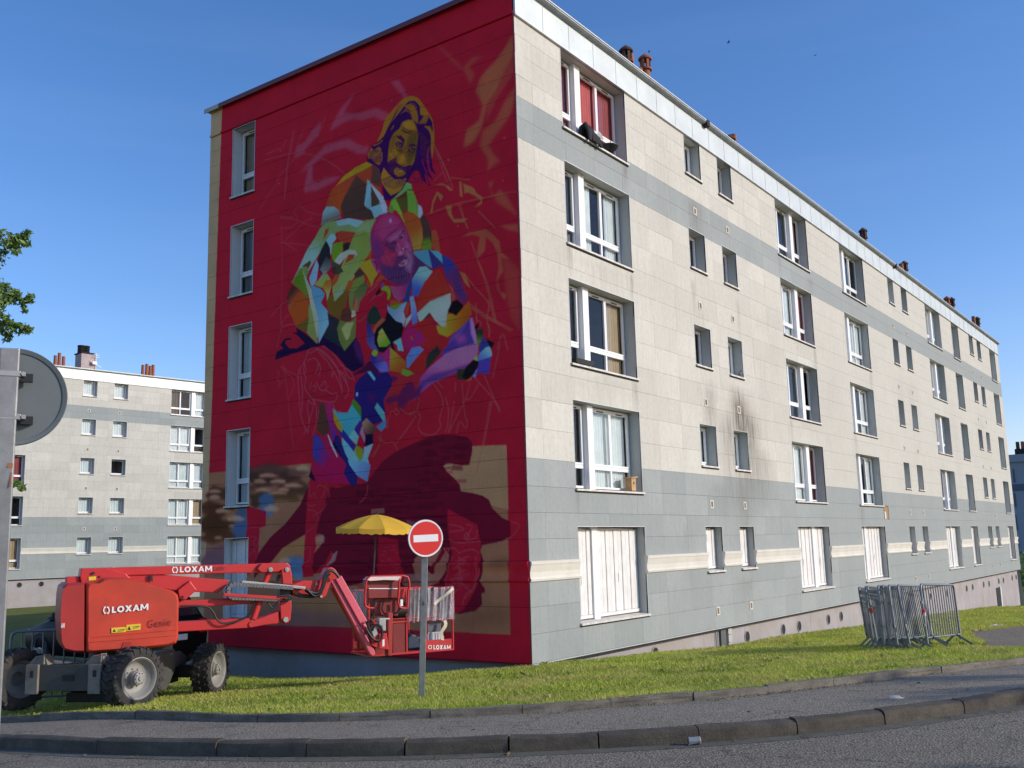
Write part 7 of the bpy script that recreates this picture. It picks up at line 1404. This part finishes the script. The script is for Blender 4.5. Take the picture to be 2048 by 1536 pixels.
cr = empty('storage_crate', tuple(l0+c0), label='pale blue grey plastic crate standing in the right end of the basket', cat='crate')
q = MB()
for s in (-1, 1): q.obox(np.array([0, 0, .13])+Dv*s*.115, Dv*.006, Nv*.13, (0, 0, .13)); q.obox(np.array([0, 0, .13])+Nv*s*.13, Dv*.12, Nv*.006, (0, 0, .13))
q.obox((0, 0, .008), Dv*.12, Nv*.13, (0, 0, .008)); q.build('crate_body', M_box, cr)
for s in (-.08, -.03, .03, .08): q = MB(); q.obox(np.array([0, 0, .125])+Dv*s+Nv*.141, Dv*.006, Nv*.005, (0, 0, .12)); q.build('crate_rib', M_box, cr)
q = MB(); q.obox((0, 0, .262), Dv*.135, Nv*.145, (0, 0, .012)); q.build('crate_rim', M_box, cr, bevel=.005)
b1 = bp_(828, zf_+.03, .35); tb = empty('tool_bag', tuple(l0+b1), label='dark blue slumped tool bag on the basket floor behind the no entry post', cat='bag')
q = MB(); pr = [(-.22, 0), (.24, 0), (.26, .10), (.18, .24), (.04, .27), (-.12, .13)]; q.prism([Dv*x+Nv*.14+np.array([0, 0, z]) for x, z in pr], -Nv*.26); q.build('bag_body', M_navy, tb, bevel=.03); q = MB(); q.tube([Dv*.0+np.array([0, 0, .25]), Dv*.06+np.array([0, 0, .33]), Dv*.14+np.array([0, 0, .26])], .01, 6); q.build('bag_handle', M_blk, tb, smooth=True)
b2_ = bp_(872, zm_-.22, .10); gbx = MB(); gbx.obox((0, 0, .1), Dv*.13, Nv*.02, (0, 0, .09)); ob = gbx.build('tray', pm('dull_grey_tray', (.12, .12, .14), .7, var=.1), None, tuple(l0+b2_), bevel=.01); tag(ob, 'dark grey tray hooked under the middle rail, right end of the basket', 'tray')
def strap(fn, lab, w_=.035):
    q = MB(); P_ = [fn(t) for t in np.linspace(0, 1, 16)]; base = P_[-1].copy()
    for a, b in zip(P_[:-1], P_[1:]): q.bar(a-base, b-base, .004, w_, up=(0.3, .2, 1) if abs((b-a)[2]) < abs(np.linalg.norm((b-a)[:2])) else Dv)
    ob = q.build('cloth_strap', M_cream2, None, tuple(l0+base)); tag(ob, lab, 'strap')
s0, s1 = bp_(904, zt_-.0, -.07), bp_(866, zt_-.26, -.07); strap(lambda t: s0+(s1-s0)*t+Nv*.02*math.sin(t*6), 'cream cloth strap slung slantwise across the torn plastic sheet', .05)
t0_, t1_ = bp_(888, zm_-.02, -.03), bp_(881, zf_+.18, -.03); strap(lambda t: t0_+(t1_-t0_)*t+Dv*.025*math.sin(t*8)+Nv*.02*math.sin(t*5), 'cream rag hanging below the middle rail in front of the crate', .06)
# ---- parasol
def m_cloth():
    n = NT('yellow_parasol_cloth'); n.set(.7, 0, .3); co = n.coord(); f = n.noise(co, 5, 4, .6); c = n.mix(f, (.86, .50, .05), (.90, .58, .07)); n.l(c, n.p.inputs['Base Color']); tr = n.n('BsdfTranslucent'); n.l(c, tr.inputs[0]); mx = n.n('MixShader'); mx.inputs[0].default_value = .3; n.l(n.p.outputs[0], mx.inputs[1]); n.l(tr.outputs[0], mx.inputs[2]); n.l(mx.outputs[0], n.o.inputs[0]); return n.m
M_cloth = m_cloth()
pb = bp_(750, zf_+.03, .30); PAR = empty('parasol', tuple(l0+pb), label='open yellow parasol fixed upright in the lift basket', cat='parasol')
apex = np.array(list(pl(754, 1029, BO-.3)))-pb; rad = 80/1976.6*17.3; 
axis = apex/np.linalg.norm(apex); axis = np.array([0.03, -.0, 1.]); axis = axis/np.linalg.norm(axis)+(-Nv)*(-.05)+Dv*(-.0); axis /= np.linalg.norm(axis)
uu = np.cross(axis, Nv); uu /= np.linalg.norm(uu); vv_ = np.cross(axis, uu); NG = 10; hgt = .235
V = []; fs = []; rings = 8; seg = 6
for g_ in range(NG):
    q = MB(); base_ = 0; vs = []
    for i in range(rings+1):
        t = i/rings
        for j in range(seg+1):
            a = 2*math.pi*(g_+j/seg)/NG+.16; s = math.sin(math.pi*j/seg); rr_ = rad*t*(1-.045*s*t); h = -hgt*(t**1.55)*(1-.0*s)-.016*s*t
            vs.append(apex+axis*(h-.0)+rr_*(math.cos(a)*uu+math.sin(a)*vv_))
    for j in range(seg+1):                        # valance
        a = 2*math.pi*(g_+j/seg)/NG+.16; s = math.sin(math.pi*j/seg); rr_ = rad*(1-.045*s)+.004*math.sin(j*2.2+g_); vs.append(apex+axis*(-hgt-.016*s-.085-.012*math.sin(j*math.pi*.9+g_))+rr_*(math.cos(a)*uu+math.sin(a)*vv_))
    fs = [(i*(seg+1)+j, i*(seg+1)+j+1, (i+1)*(seg+1)+j+1, (i+1)*(seg+1)+j) for i in range(rings+1) for j in range(seg)]
    q.add(vs, fs); q.build('canopy_gore', M_cloth, PAR, smooth=True, fix=False, angle=40)
    a = 2*math.pi*g_/NG+.16; q = MB(); q.tube([apex-axis*.02, apex-axis*(hgt*.35+.015)+rad*.5*(math.cos(a)*uu+math.sin(a)*vv_), apex-axis*(hgt+.012)+rad*(math.cos(a)*uu+math.sin(a)*vv_)], .004, 5); q.build('rib', M_steel, PAR)
q = MB(); q.tube([(0, 0, 0), tuple(apex*.5), tuple(apex+axis*.02)], .013, 8); q.build('pole', M_blk, PAR, smooth=True, angle=40); q = MB(); q.lathe([(.018, 0), (.018, .03), (.008, .045), (.001, .05)], apex, axis, 10); q.build('finial', M_blk, PAR)
# ================================================================ SIGNS
M_galv = pm('galvanised_steel', (.34, .35, .35), .45, met=.55, var=.22, vs=7, dirt=.45, dcol=(.22, .21, .19), ds=5, bump=.1)
M_sred = pm('sign_red', (.66, .022, .018), .32, var=.03, spec=.5); M_swht = pm('sign_white', (.80, .79, .78), .35, var=.04); M_sback = pm('sign_back_grey', (.115, .135, .14), .5, var=.1, vs=2, dirt=.2, dcol=(.10, .12, .12)); M_rust = pm('rust', (.26, .12, .05), .9, var=.3)
def gp(px_, py_, t0=14.):
    d = ray(px_, py_); t = t0
    for _ in range(80): q_ = CAM+d*t; t += (q_[2]-Gz(q_[0], q_[1]))*1.5
    return CAM+d*t
g0 = gp(841.5, 1399); dS = (g0-CAM)@_fw; SG = empty('no_entry_sign', tuple(g0), label='round red no entry sign with a white bar on a grey post in the grass', cat='road sign')
ctr = dep(851.5, 1076.5, dS-.03)-g0; tocam = CAM-g0; tocam[2] = 0; tocam /= np.linalg.norm(tocam); sd_ = np.array([-tocam[1], tocam[0], 0]); sd_ = sd_ if sd_@_r > 0 else -sd_
tilt = (ctr-np.array([0, 0, ctr[2]]))
ptop = ctr-tocam*.055+np.array([0, 0, .20]); q = MB()
lx, ly = .0405, .026; base = np.array([0, 0, -.3]); ex = sd_*lx; ey = tocam*ly
q.add([base+sx*ex+sy*ey for sx, sy in ((-1,-1),(1,-1),(1,1),(-1,1))]+[ptop+sx*ex+sy*ey for sx, sy in ((-1,-1),(1,-1),(1,1),(-1,1))], [(0,3,2,1),(4,5,6,7),(0,1,5,4),(1,2,6,5),(2,3,7,6),(3,0,4,7)]); q.build('post', M_galv, SG, bevel=.006)
RS_ = 36.5/1976.6*dS; a_ = math.radians(20); fr = tocam*math.cos(a_)+sd_*math.sin(a_); fr = fr+np.array([0, 0, -.02]); fr /= np.linalg.norm(fr)
q = MB(); q.lathe([(RS_-.02, -.02), (RS_, -.02), (RS_+.003, -.008), (RS_, .004), (RS_-.016, .004), (RS_-.018, .0), (.001, .0)], ctr, fr, 56); disc = q.build('sign_plate', M_swht, SG, smooth=True, angle=25)
q = MB(); q.lathe([(.001, .003), (RS_-.022, .003), (RS_-.022, .0005)], ctr, fr, 56); q.build('red_disc', M_sred, disc, fix=False)
sd_ = np.array([-fr[1], fr[0], 0]); sd_ = sd_/np.linalg.norm(sd_)*(1 if sd_@_r > 0 else -1); upv = np.cross(sd_, fr); upv = upv if upv[2] > 0 else -upv; roll = math.radians(1.6); ux = sd_*math.cos(roll)+upv*math.sin(roll); uy = -sd_*math.sin(roll)+upv*math.cos(roll)
q = MB(); q.obox(ctr+fr*.0045, ux*RS_*.715, uy*RS_*.19, fr*.001); q.build('white_bar', M_swht, disc)
q = MB()
for dz in (-.12, .12): q.obox(ctr-fr*.018+np.array([0, 0, dz]), sd_*.06, fr*.006, (0, 0, .012))
q.build('bracket', M_galv, SG)
q = MB(); c_s = base+(ptop-base)*.60+tocam*.0268
q.obox(c_s, sd_*.010, tocam*.0006, (0, 0, .03)); q.obox(c_s+np.array([0, 0, .05])+sd_*.004, sd_*.016, tocam*.0006, (0, 0, .022)); q.obox(c_s+np.array([0, 0, .30]), sd_*.004, tocam*.0006, (0, 0, .05)); q.build('paint_marks', M_blk, SG)
# near sign seen from behind
D2 = 4.9; bt_ = dep(-33, 1700, D2); zg = Tz(bt_[0], bt_[1]); SB = empty('road_sign', (bt_[0], bt_[1], zg), label='back of a round grey road sign clamped to a galvanised post at the left edge', cat='road sign'); s0_ = np.array(SB.location)
tc = CAM-bt_; tc[2] = 0; tc /= np.linalg.norm(tc); sx_ = np.array([-tc[1], tc[0], 0]); sx_ = sx_ if sx_@_r > 0 else -sx_
ptp = dep(20, 697, D2)-s0_; lo = np.array([0, 0, -.3]); q = MB(); hw = .5*37/1976.6*D2
q.add([lo+a*sx_*hw+b*tc*.02 for a, b in ((-1,-1),(1,-1),(1,1),(-1,1))]+[ptp+a*sx_*hw+b*tc*.02 for a, b in ((-1,-1),(1,-1),(1,1),(-1,1))], [(0,3,2,1),(4,5,6,7),(0,1,5,4),(1,2,6,5),(2,3,7,6),(3,0,4,7)]); q.build('post', M_galv, SB, bevel=.008)
cD = dep(28, 793.5, D2+.07)-s0_; rD = 98/1976.6*(D2+.07); fb = tc.copy(); fb[2] = -.03
q = MB(); q.lathe([(.001, 0), (rD*.895, 0), (rD*.90, .001), (rD*.905, .006), (rD*.985, .012), (rD, .004), (rD, -.012), (.001, -.012)], cD, fb, 64); q.build('sign_plate', M_sback, SB, smooth=True, angle=20)
for yy in (748, 834):
    c_b = dep(19, yy, D2)-s0_; q = MB(); q.obox(c_b, sx_*(hw+.004), tc*.025, (0, 0, .014)); q.obox(c_b+sx_*(hw+.014)+tc*.0, sx_*.012, tc*.018, (0, 0, .011)); br_ = q.build('clamp', M_steel, SB, bevel=.003)
    q = MB(); q.lathe([(.011, 0), (.011, .014), (.001, .014)], c_b+sx_*(hw+.016)+tc*.016, tc, 10); q.build('bolt', M_steel, br_, smooth=True, angle=30)
    q = MB(); q.obox(c_b+sx_*(hw+.032)-tc*.03+np.array([0, 0, -.012]), sx_*.028, tc*.02, (0, 0, .02)); q.build('channel', M_blk, SB)
q = MB(); q.obox(lo+(ptp-lo)*.815+tc*.021+sx_*hw*.6, sx_*.012, tc*.0008, (0, 0, .012)); q.obox(lo+(ptp-lo)*.80+tc*.021+sx_*hw*.75, sx_*.004, tc*.0008, (0, 0, .06)); q.build('rust_patch', M_rust, SB)

# ================================================================ CROWD BARRIERS
M_bar = pm('barrier_galvanised', (.21, .225, .235), .5, met=.6, var=.15, vs=6)
def rnd_path(P_, r_=.10, n=5):
    P_ = [np.array(p_, float) for p_ in P_]; o = [P_[0]]
    for i in range(1, len(P_)-1):
        a, b, c_ = P_[i-1], P_[i], P_[i+1]; u_ = (a-b)/np.linalg.norm(a-b); v_ = (c_-b)/np.linalg.norm(c_-b)
        for k in range(n+1): t = k/n; o.append((b+u_*r_)*(1-t)**2+2*b*t*(1-t)+(b+v_*r_)*t*t)
    o.append(P_[-1]); return o
def barrier(L_=2.15, nb=13, hooks=True, full=False):
    root = empty('crowd_barrier')
    q = MB()
    if full: q.tube(rnd_path([(L_/2, 0, 1.17), (0, 0, 1.17), (0, 0, .24), (.12, 0, .24)], .09), .022, 8); q.tube(rnd_path([(L_/2, 0, 1.17), (L_, 0, 1.17), (L_, 0, .18)], .09), .019, 8)
    else: q.tube(rnd_path([(0, 0, .12), (0, 0, 1.17), (L_, 0, 1.17), (L_, 0, .12)], .11), .022, 8)
    q.build('frame', M_bar, root, smooth=True, angle=50)
    q = MB(); q.tube([(0, 0, .22), (L_, 0, .22)], .017, 8); q.build('bottom_rail', M_bar, root, smooth=True, angle=50); bm_ = None
    for k in range(nb):
        if bm_ is None: q = MB(); q.tube([(0, 0, .22), (0, 0, 1.165)], .0115, 6, caps=False); bm_ = q.mesh('bar', M_bar); bm_.polygons.foreach_set('use_smooth', [True]*len(bm_.polygons))
        place('bar', bm_, root, (L_*(k+1)/(nb+1), 0, 0))
    for x in (.32, L_-.32):
        q = MB(); q.bar((x, -.38, -.02), (x, .0, .23), .04, .008, up=(1, 0, 0)); q.bar((x, .30, -.02), (x, .0, .23), .04, .008, up=(1, 0, 0)); q.build('leg', M_bar, root)
    for z in (.85, .45): q = MB(); q.box(-.085, -.015, -.012, .012, z-.022, z+.022); q.box(-.085, -.07, -.012, .012, z-.05, z+.02); q.build('hook', M_bar, root)
    return root
SPOTS = [((1857, 1301), (1933, 1290), -3.0, 'front barrier of the stack, facing the road, with a red and white tape scrap', 0), ((1822, 1302), (1896, 1288), -7.5, 'second barrier from the front, leaning well over to the left', 0), ((1797, 1303), (1872, 1288), -4.5, 'third barrier from the front of the stack, standing behind the leaning one', 0), ((1781, 1302), (1856, 1285), -3.0, 'barrier with pale lit hooks in the middle of the stack', 0), ((1770, 1303), (1846, 1284), -2.0, 'tallest standing barrier near the middle of the stack', 0), ((1757, 1302), (1833, 1284), -6, 'barrier with an orange tag tied to its end post', 0), ((1748, 1300), (1825, 1282), -4, 'second barrier from the left end of the stack', 0), ((1738, 1298), (1815, 1280), -5.5, 'leftmost barrier of the stack, its dark end rounded at the bottom', 1)]
bp0 = None; bfull = None
for i, (a, b, lean, lab, full) in enumerate(SPOTS):
    A_ = gp(*a, 16.); B_ = gp(*b, 19.); d = B_-A_; d[2] = 0; ang = math.atan2(d[1], d[0])
    if full: root = barrier(full=True)
    elif bp0 is None: bp0 = root = barrier()
    else: root = copy_tree(bp0)
    dirn = np.array([math.cos(ang), math.sin(ang)]); Bz = Gz(A_[0]+dirn[0]*2.3, A_[1]+dirn[1]*2.3); pitch_ = math.atan2(Bz-A_[2], 2.3)
    root.location = tuple(A_); root.rotation_euler = (math.radians(lean), -pitch_, ang); root.rotation_mode = 'XYZ'
    root.rotation_euler = (math.radians(lean), -pitch_, ang)
    tag(root, lab, 'crowd barrier', 'crowd barriers stacked on the lawn')
    if i == 0: R0 = root
    if i == 5: R5 = root
q = MB(); q.box(-.024, .024, -.03, .03, .62, .72); o = q.build('tape_scrap', [pm('red_tape', (.70, .04, .04), .5, var=.05)], R0); q = MB(); q.box(-.028, -.0, -.034, .0, .60, .66); q.build('tape_scrap', M_swht, R0)
q = MB(); q.box(-.026, .026, -.03, .03, .68, .78); q.build('orange_tag', pm('orange_tag', (.55, .08, .03), .6, var=.1), R5)
lb = gp(14, 1429, 15.); lb2 = gp(160, 1419, 15.); d = lb2-lb; root = barrier(1.9, 12); root.location = tuple(lb); root.rotation_euler = (0, 0, math.atan2(d[1], d[0])); tag(root, 'single crowd barrier standing between the lift and the black car', 'crowd barrier')

# ================================================================ BLACK CAR
M_car = pm('black_car_paint', (.004, .0045, .006), .5, var=.1, spec=.12); M_cg = pm('car_glass', (.02, .026, .03), .05, var=.05, spec=.8); M_lamp = pm('tail_lamp', (.30, .01, .01), .2, var=.1); M_plate = pm('number_plate', (.55, .58, .66), .4, var=.05); M_al = pm('alloy', (.4, .4, .4), .3, met=.8, var=.1)
cr_ = dep(352, 1330, 20.5); fr_ = dep(30, 1330, 24.0); dv = fr_-cr_; dv[2] = 0; ang = math.atan2(dv[1], dv[0]); zc = Gz(cr_[0], cr_[1])
CAR = empty('parked_car', (cr_[0], cr_[1], Gz(*(cr_+dv*.4)[:2])+.02), ang, label='black hatchback parked behind the lift, mostly hidden by the cowling', cat='car')
CAR.scale = (1.13, 1.0, 1.08)
# local: x forward (rear bumper at 0), y left, z up; 4.1 long, 1.72 wide
def sect(x, pts): return [(x, y, z) for y, z in pts]+[(x, -y, z) for y, z in pts[::-1]]
secs = [(0.0, [(.60, .28), (.72, .40), (.74, .62), (.68, .80), (.62, .86)]), (.08, [(.70, .22), (.82, .38), (.85, .66), (.80, .86), (.66, .98)]), (.8, [(.74, .18), (.86, .35), (.87, .66), (.82, .90), (.72, .95)]), (2.4, [(.74, .18), (.86, .35), (.87, .66), (.82, .90), (.72, .95)]), (3.15, [(.74, .18), (.86, .35), (.87, .62), (.80, .84), (.66, .93)]), (3.9, [(.68, .2), (.80, .36), (.80, .56), (.70, .70), (.50, .76)]), (4.1, [(.50, .28), (.62, .38), (.62, .52), (.52, .60), (.40, .62)])]
q = MB(); ns = 10
for x, p_ in secs: q.v += sect(x, p_)
for k in range(len(secs)-1): q.f += [(k*ns+j, k*ns+(j+1) % ns, (k+1)*ns+(j+1) % ns, (k+1)*ns+j) for j in range(ns)]
q.f += [tuple(range(ns)), tuple(range((len(secs)-1)*ns, len(secs)*ns))[::-1]]; q.m = [0]*len(q.f); body = q.build('body', M_car, CAR, smooth=True, angle=50, bevel=.02)
cabp = [(.12, .93, .74), (.42, 1.36, .60), (.9, 1.46, .58), (1.9, 1.45, .58), (2.35, 1.36, .60), (3.2, .92, .74)]
q = MB()
for x, z, y in cabp: q.v += [(x, y, z), (x, -y, z), (x, -.78, .90), (x, .78, .90)]
for k in range(5): q.f += [(k*4+j, k*4+(j+1) % 4, (k+1)*4+(j+1) % 4, (k+1)*4+j) for j in range(4)]
q.m = [0]*len(q.f); q.build('roof', M_car, CAR, smooth=True, angle=50)
q = MB(); q.add([(.10, .66, .97), (.10, -.66, .97), (.38, -.55, 1.33), (.38, .55, 1.33)], [(0, 1, 2, 3)]); q.build('rear_window', M_cg, CAR, fix=False)
q = MB(); q.add([(3.17, .66, .95), (2.42, .56, 1.33), (2.42, -.56, 1.33), (3.17, -.66, .95)], [(0, 1, 2, 3)]); q.build('windscreen', M_cg, CAR, fix=False)
for s in (-1, 1):
    q = MB(); q.add([(.5, s*.765, .95), (2.9, s*.765, .95), (2.3, s*.615, 1.33), (.65, s*.612, 1.36)], [(0, 1, 2, 3)]); q.build('side_window', M_cg, CAR, fix=False)
    q = MB(); q.box(2.55, 2.75, s*.88-.09, s*.88+.09, .93, 1.06); q.build('mirror', M_car, CAR, bevel=.03); q = MB(); q.box(-.01, .1, s*.66-.1, s*.66+.1, .62, .9); q.build('tail_light', M_lamp, CAR, bevel=.02); q = MB(); q.box(3.86, 4.02, s*.6-.14, s*.6+.12, .54, .68); q.build('headlight', M_al, CAR, bevel=.03)
    for x in (.72, 3.3):
        q = MB(); q.lathe([(.21, -.09), (.30, -.1), (.315, -.06), (.315, .06), (.30, .1), (.21, .09)], (x, s*.78, .315), (0, s, 0), 28, close=True); wv = q.build('wheel', M_tyre, CAR, smooth=True, angle=40); q = MB(); q.lathe([(.21, .08), (.19, .03), (.05, .05), (.001, .06)], (x, s*.78, .315), (0, s, 0), 20); q.build('rim', M_al, wv, smooth=True)
q = MB(); q.box(-.02, .0, -.25, .25, .52, .63); q.build('number_plate', M_plate, CAR); q = MB(); q.box(3.0, 3.2, -.2, .2, 1.2, 1.2)

# ================================================================ SMALL THINGS
M_wood = pm('bird_box_wood', (.48, .29, .13), .7, var=.2, vs=10)
bx_ = onY(1262, 978, .12); bb = empty('bird_box', (bx_[0], .12, ZB+H+.03), label='small wooden bird box on the first-floor sill nearest the corner', cat='bird box')
q = MB(); q.prism([(-.10, -.08, 0), (.10, -.08, 0), (.10, -.08, .30), (-.10, -.08, .30)], (0, .17, 0)); q.build('box', M_wood, bb); q = MB(); q.prism([(-.16, -.12, .28), (.15, -.12, .31), (.15, -.12, .335), (-.16, -.12, .305)], (0, .24, 0)); q.build('roof', M_wood, bb); q = MB(); q.lathe([(.03, 0), (.001, 0)], (0, -.083, .18), (0, -1, 0), 12); q.build('entrance_hole', M_blk, bb, fix=False)
gx_ = onY(1217, 298, .12)[0]; gr_ = empty('barbecue_grill', (gx_, .11, ZB+4*H+.03), label='round black barbecue grill on the top-floor sill beside the red curtains', cat='grill')
q = MB(); q.lathe([(.10, .10), (.19, .16), (.225, .22), (.235, .23), (.235, .245), (.215, .24), (.001, .2)], (0, 0, 0), (0, 0, 1), 24); q.build('bowl', M_blk, gr_, smooth=True, angle=40); q = MB()
for k in range(3): q.tube([(.12*math.cos(k*2.1), .12*math.sin(k*2.1), 0), (.09*math.cos(k*2.1), .09*math.sin(k*2.1), .14)], .012, 6)
q.build('stand', M_blk, gr_); q = MB(); q.tube([(-.1, -.1, .24), (-.13, -.14, .34)], .008, 6); q.tube([(.16, 0, .24), (.16, 0, .28), (.0, 0, .28)], .006, 6); q.build('handle', M_blk, gr_)
cx_ = onY(1181, 270, -.02)[0]; q = MB(); rg = random.Random(3)
for k in range(9):
    x = -.26+k*.065; h_ = .36-.03*k+rg.uniform(-.06, .06); q.tube([(x, .16, .02), (x+.01, .10, h_*.8), (x+rg.uniform(-.03, .05), .02, h_), (x+.03, -.06, h_*.55), (x+rg.uniform(0, .08), -.09, -.02-rg.uniform(0, .08))], [.05, .07, .06, .055, .03], 6)
ob = q.build('laundry', pm('black_cloth', (.012, .013, .016), .8, var=.3), None, (cx_, -.04, ZB+4*H+.03), smooth=True, angle=60); tag(ob, 'black clothes heaped over the open top-floor window sill', 'clothes')
q = MB(); q.add([(-.12, 0, 0), (.16, .02, .02), (.12, .05, .16), (-.02, .03, .2), (-.14, .02, .1), (0, -.03, .1)], [(0, 1, 5), (1, 2, 5), (2, 3, 5), (3, 4, 5), (4, 0, 5)]); ob = q.build('cloth', pm('pale_cloth', (.45, .44, .38), .8, var=.2), None, (cx_+.42, -.06, ZB+4*H+.2), fix=False); tag(ob, 'pale cloth beside the black clothes on the top-floor sill', 'cloth')
pt = onY(1158, 722, .1)[0]; q = MB(); q.prism([(-.32, -.07, 0), (.36, -.07, 0), (.40, -.09, .10), (-.36, -.09, .10)], (0, .16, 0)); ob = q.build('planter', M_blk, None, (pt, .03, ZB+2*H+.03)); tag(ob, 'low black window box on the second-floor sill by the corner', 'planter')
pgx = onY(1478, 747, .05)[0]; pgn = empty('pigeon', (pgx, .02, ZS+2*H+.02), label='grey pigeon sitting on the stained narrow window sill', cat='bird'); q = MB(); q.tube([(-.14, 0, .06), (-.06, 0, .08), (.02, 0, .09), (.07, 0, .13), (.085, 0, .18), (.10, 0, .20), (.13, 0, .195)], [.012, .045, .055, .045, .028, .026, .006], 8); q.build('body', pm('pigeon_grey', (.10, .11, .13), .7, var=.3), pgn, smooth=True, angle=180); q = MB(); q.tube([(.0, -.015, 0), (.0, -.015, .05)], .005, 5); q.tube([(.0, .015, 0), (.0, .015, .05)], .005, 5); q.build('legs', M_lamp, pgn)
def bird(P_, s, lab, a):
    q = MB(); c, s_ = math.cos(a), math.sin(a); f = lambda x, y, z: (x*c-y*s_, x*s_+y*c, z)
    q.tube([f(-.16*s, 0, 0), f(-.05*s, 0, .01*s), f(.1*s, 0, .01*s), f(.16*s, 0, .02*s)], [.004*s, .035*s, .03*s, .006*s], 6)
    for k in (-1, 1): q.add([f(.08*s, k*.02*s, .01*s), f(-.05*s, k*.02*s, 0), f(-.02*s, k*.22*s, .07*s), f(-.07*s, k*.42*s, .02*s), f(.03*s, k*.24*s, .08*s)], [(0, 1, 2, 4), (2, 3, 4)])
    ob = q.build('bird', M_blk, None, tuple(P_), fix=False); tag(ob, lab, 'bird')
bird(dep(1457, 85, 62), .75, 'small dark bird flying highest in the blue sky above the roof', YAW-1.6); bird(dep(1630, 111, 66), .6, 'small dark bird farthest right in the sky', YAW-1.1); bird(dep(1298, 104, 60), .6, 'small dark bird gliding just right of the chimney pots', YAW-1.7)
# litter
def rp(px_, py_, off, t0=10.):
    d = ray(px_, py_); t = t0
    for _ in range(80): q_ = CAM+d*t; t += (q_[2]-Tz(q_[0], q_[1])-off)*1.5
    return CAM+d*t
c = rp(1389, 1488, .01, 9.); ob = MB(); ob.lathe([(.026, -.055), (.033, -.05), (.031, .0), (.034, .05), (.026, .056), (.001, .05)], (0, 0, .03), (math.cos(1.0), math.sin(1.0)-1.6, .03), 12); ob.add([(-.09, .02, .004), (.02, .03, .03), (.05, -.03, .05), (-.05, -.05, .02)], [(0, 1, 2, 3)]); o = ob.build('drink_can', M_steel, None, tuple(c), smooth=True, angle=30); tag(o, 'crushed silver drink can in the gutter below the kerb', 'can')
c = rp(1793, 1401, .09, 10.); ob = MB(); d_ = _r*.07; ob.tube([-d_+np.array([0, 0, .025]), -d_*.5+np.array([0, 0, .028]), d_*.4+np.array([0, 0, .026]), d_*.75+np.array([0, 0, .022]), d_*1.1+np.array([0, 0, .02])], [.022, .027, .025, .012, .011], 10); o = ob.build('crushed_bottle', pm('dirty_white_plastic', (.62, .56, .47), .5, var=.2, vs=20), None, tuple(c), smooth=True, angle=40); tag(o, 'flattened pale plastic bottle lying on the pavement', 'bottle')
def paper(px_, py_, sz, mt, lab, name, seed, t0=20.):
    c = gp(px_, py_, t0); rg = random.Random(seed); q = MB(); n_ = 5; vs = [((i/n_-.5)*sz+rg.uniform(-.1, .1)*sz*.5, (j/3-.5)*sz*.6+rg.uniform(-.1, .1)*sz*.5, .03+rg.uniform(0, .09)*sz*1.6) for j in range(4) for i in range(n_+1)]
    q.add(vs, [(j*(n_+1)+i, j*(n_+1)+i+1, (j+1)*(n_+1)+i+1, (j+1)*(n_+1)+i) for j in range(3) for i in range(n_)]); o = q.build(name, mt, None, tuple(c), fix=False); tag(o, lab, 'litter')
paper(1994, 1254, .42, M_swht, 'white crumpled paper on the grass beyond the barriers', 'paper', 1, 24.); paper(1955, 1264, .40, pm('brown_card', (.50, .30, .14), .8, var=.2), 'torn brown cardboard at the end of the footpath', 'cardboard', 2, 22.); paper(508, 1380, .10, M_swht, 'tiny scrap of white paper on the grass right of the lift wheels', 'paper', 3, 14.)
paper(1703, 1262, .14, M_swht, 'tiny pale scrap of paper on the grass near the plinth', 'paper', 4, 24.)
for o in list(bpy.data.objects):
    if 'used' in o.keys(): del o['used']
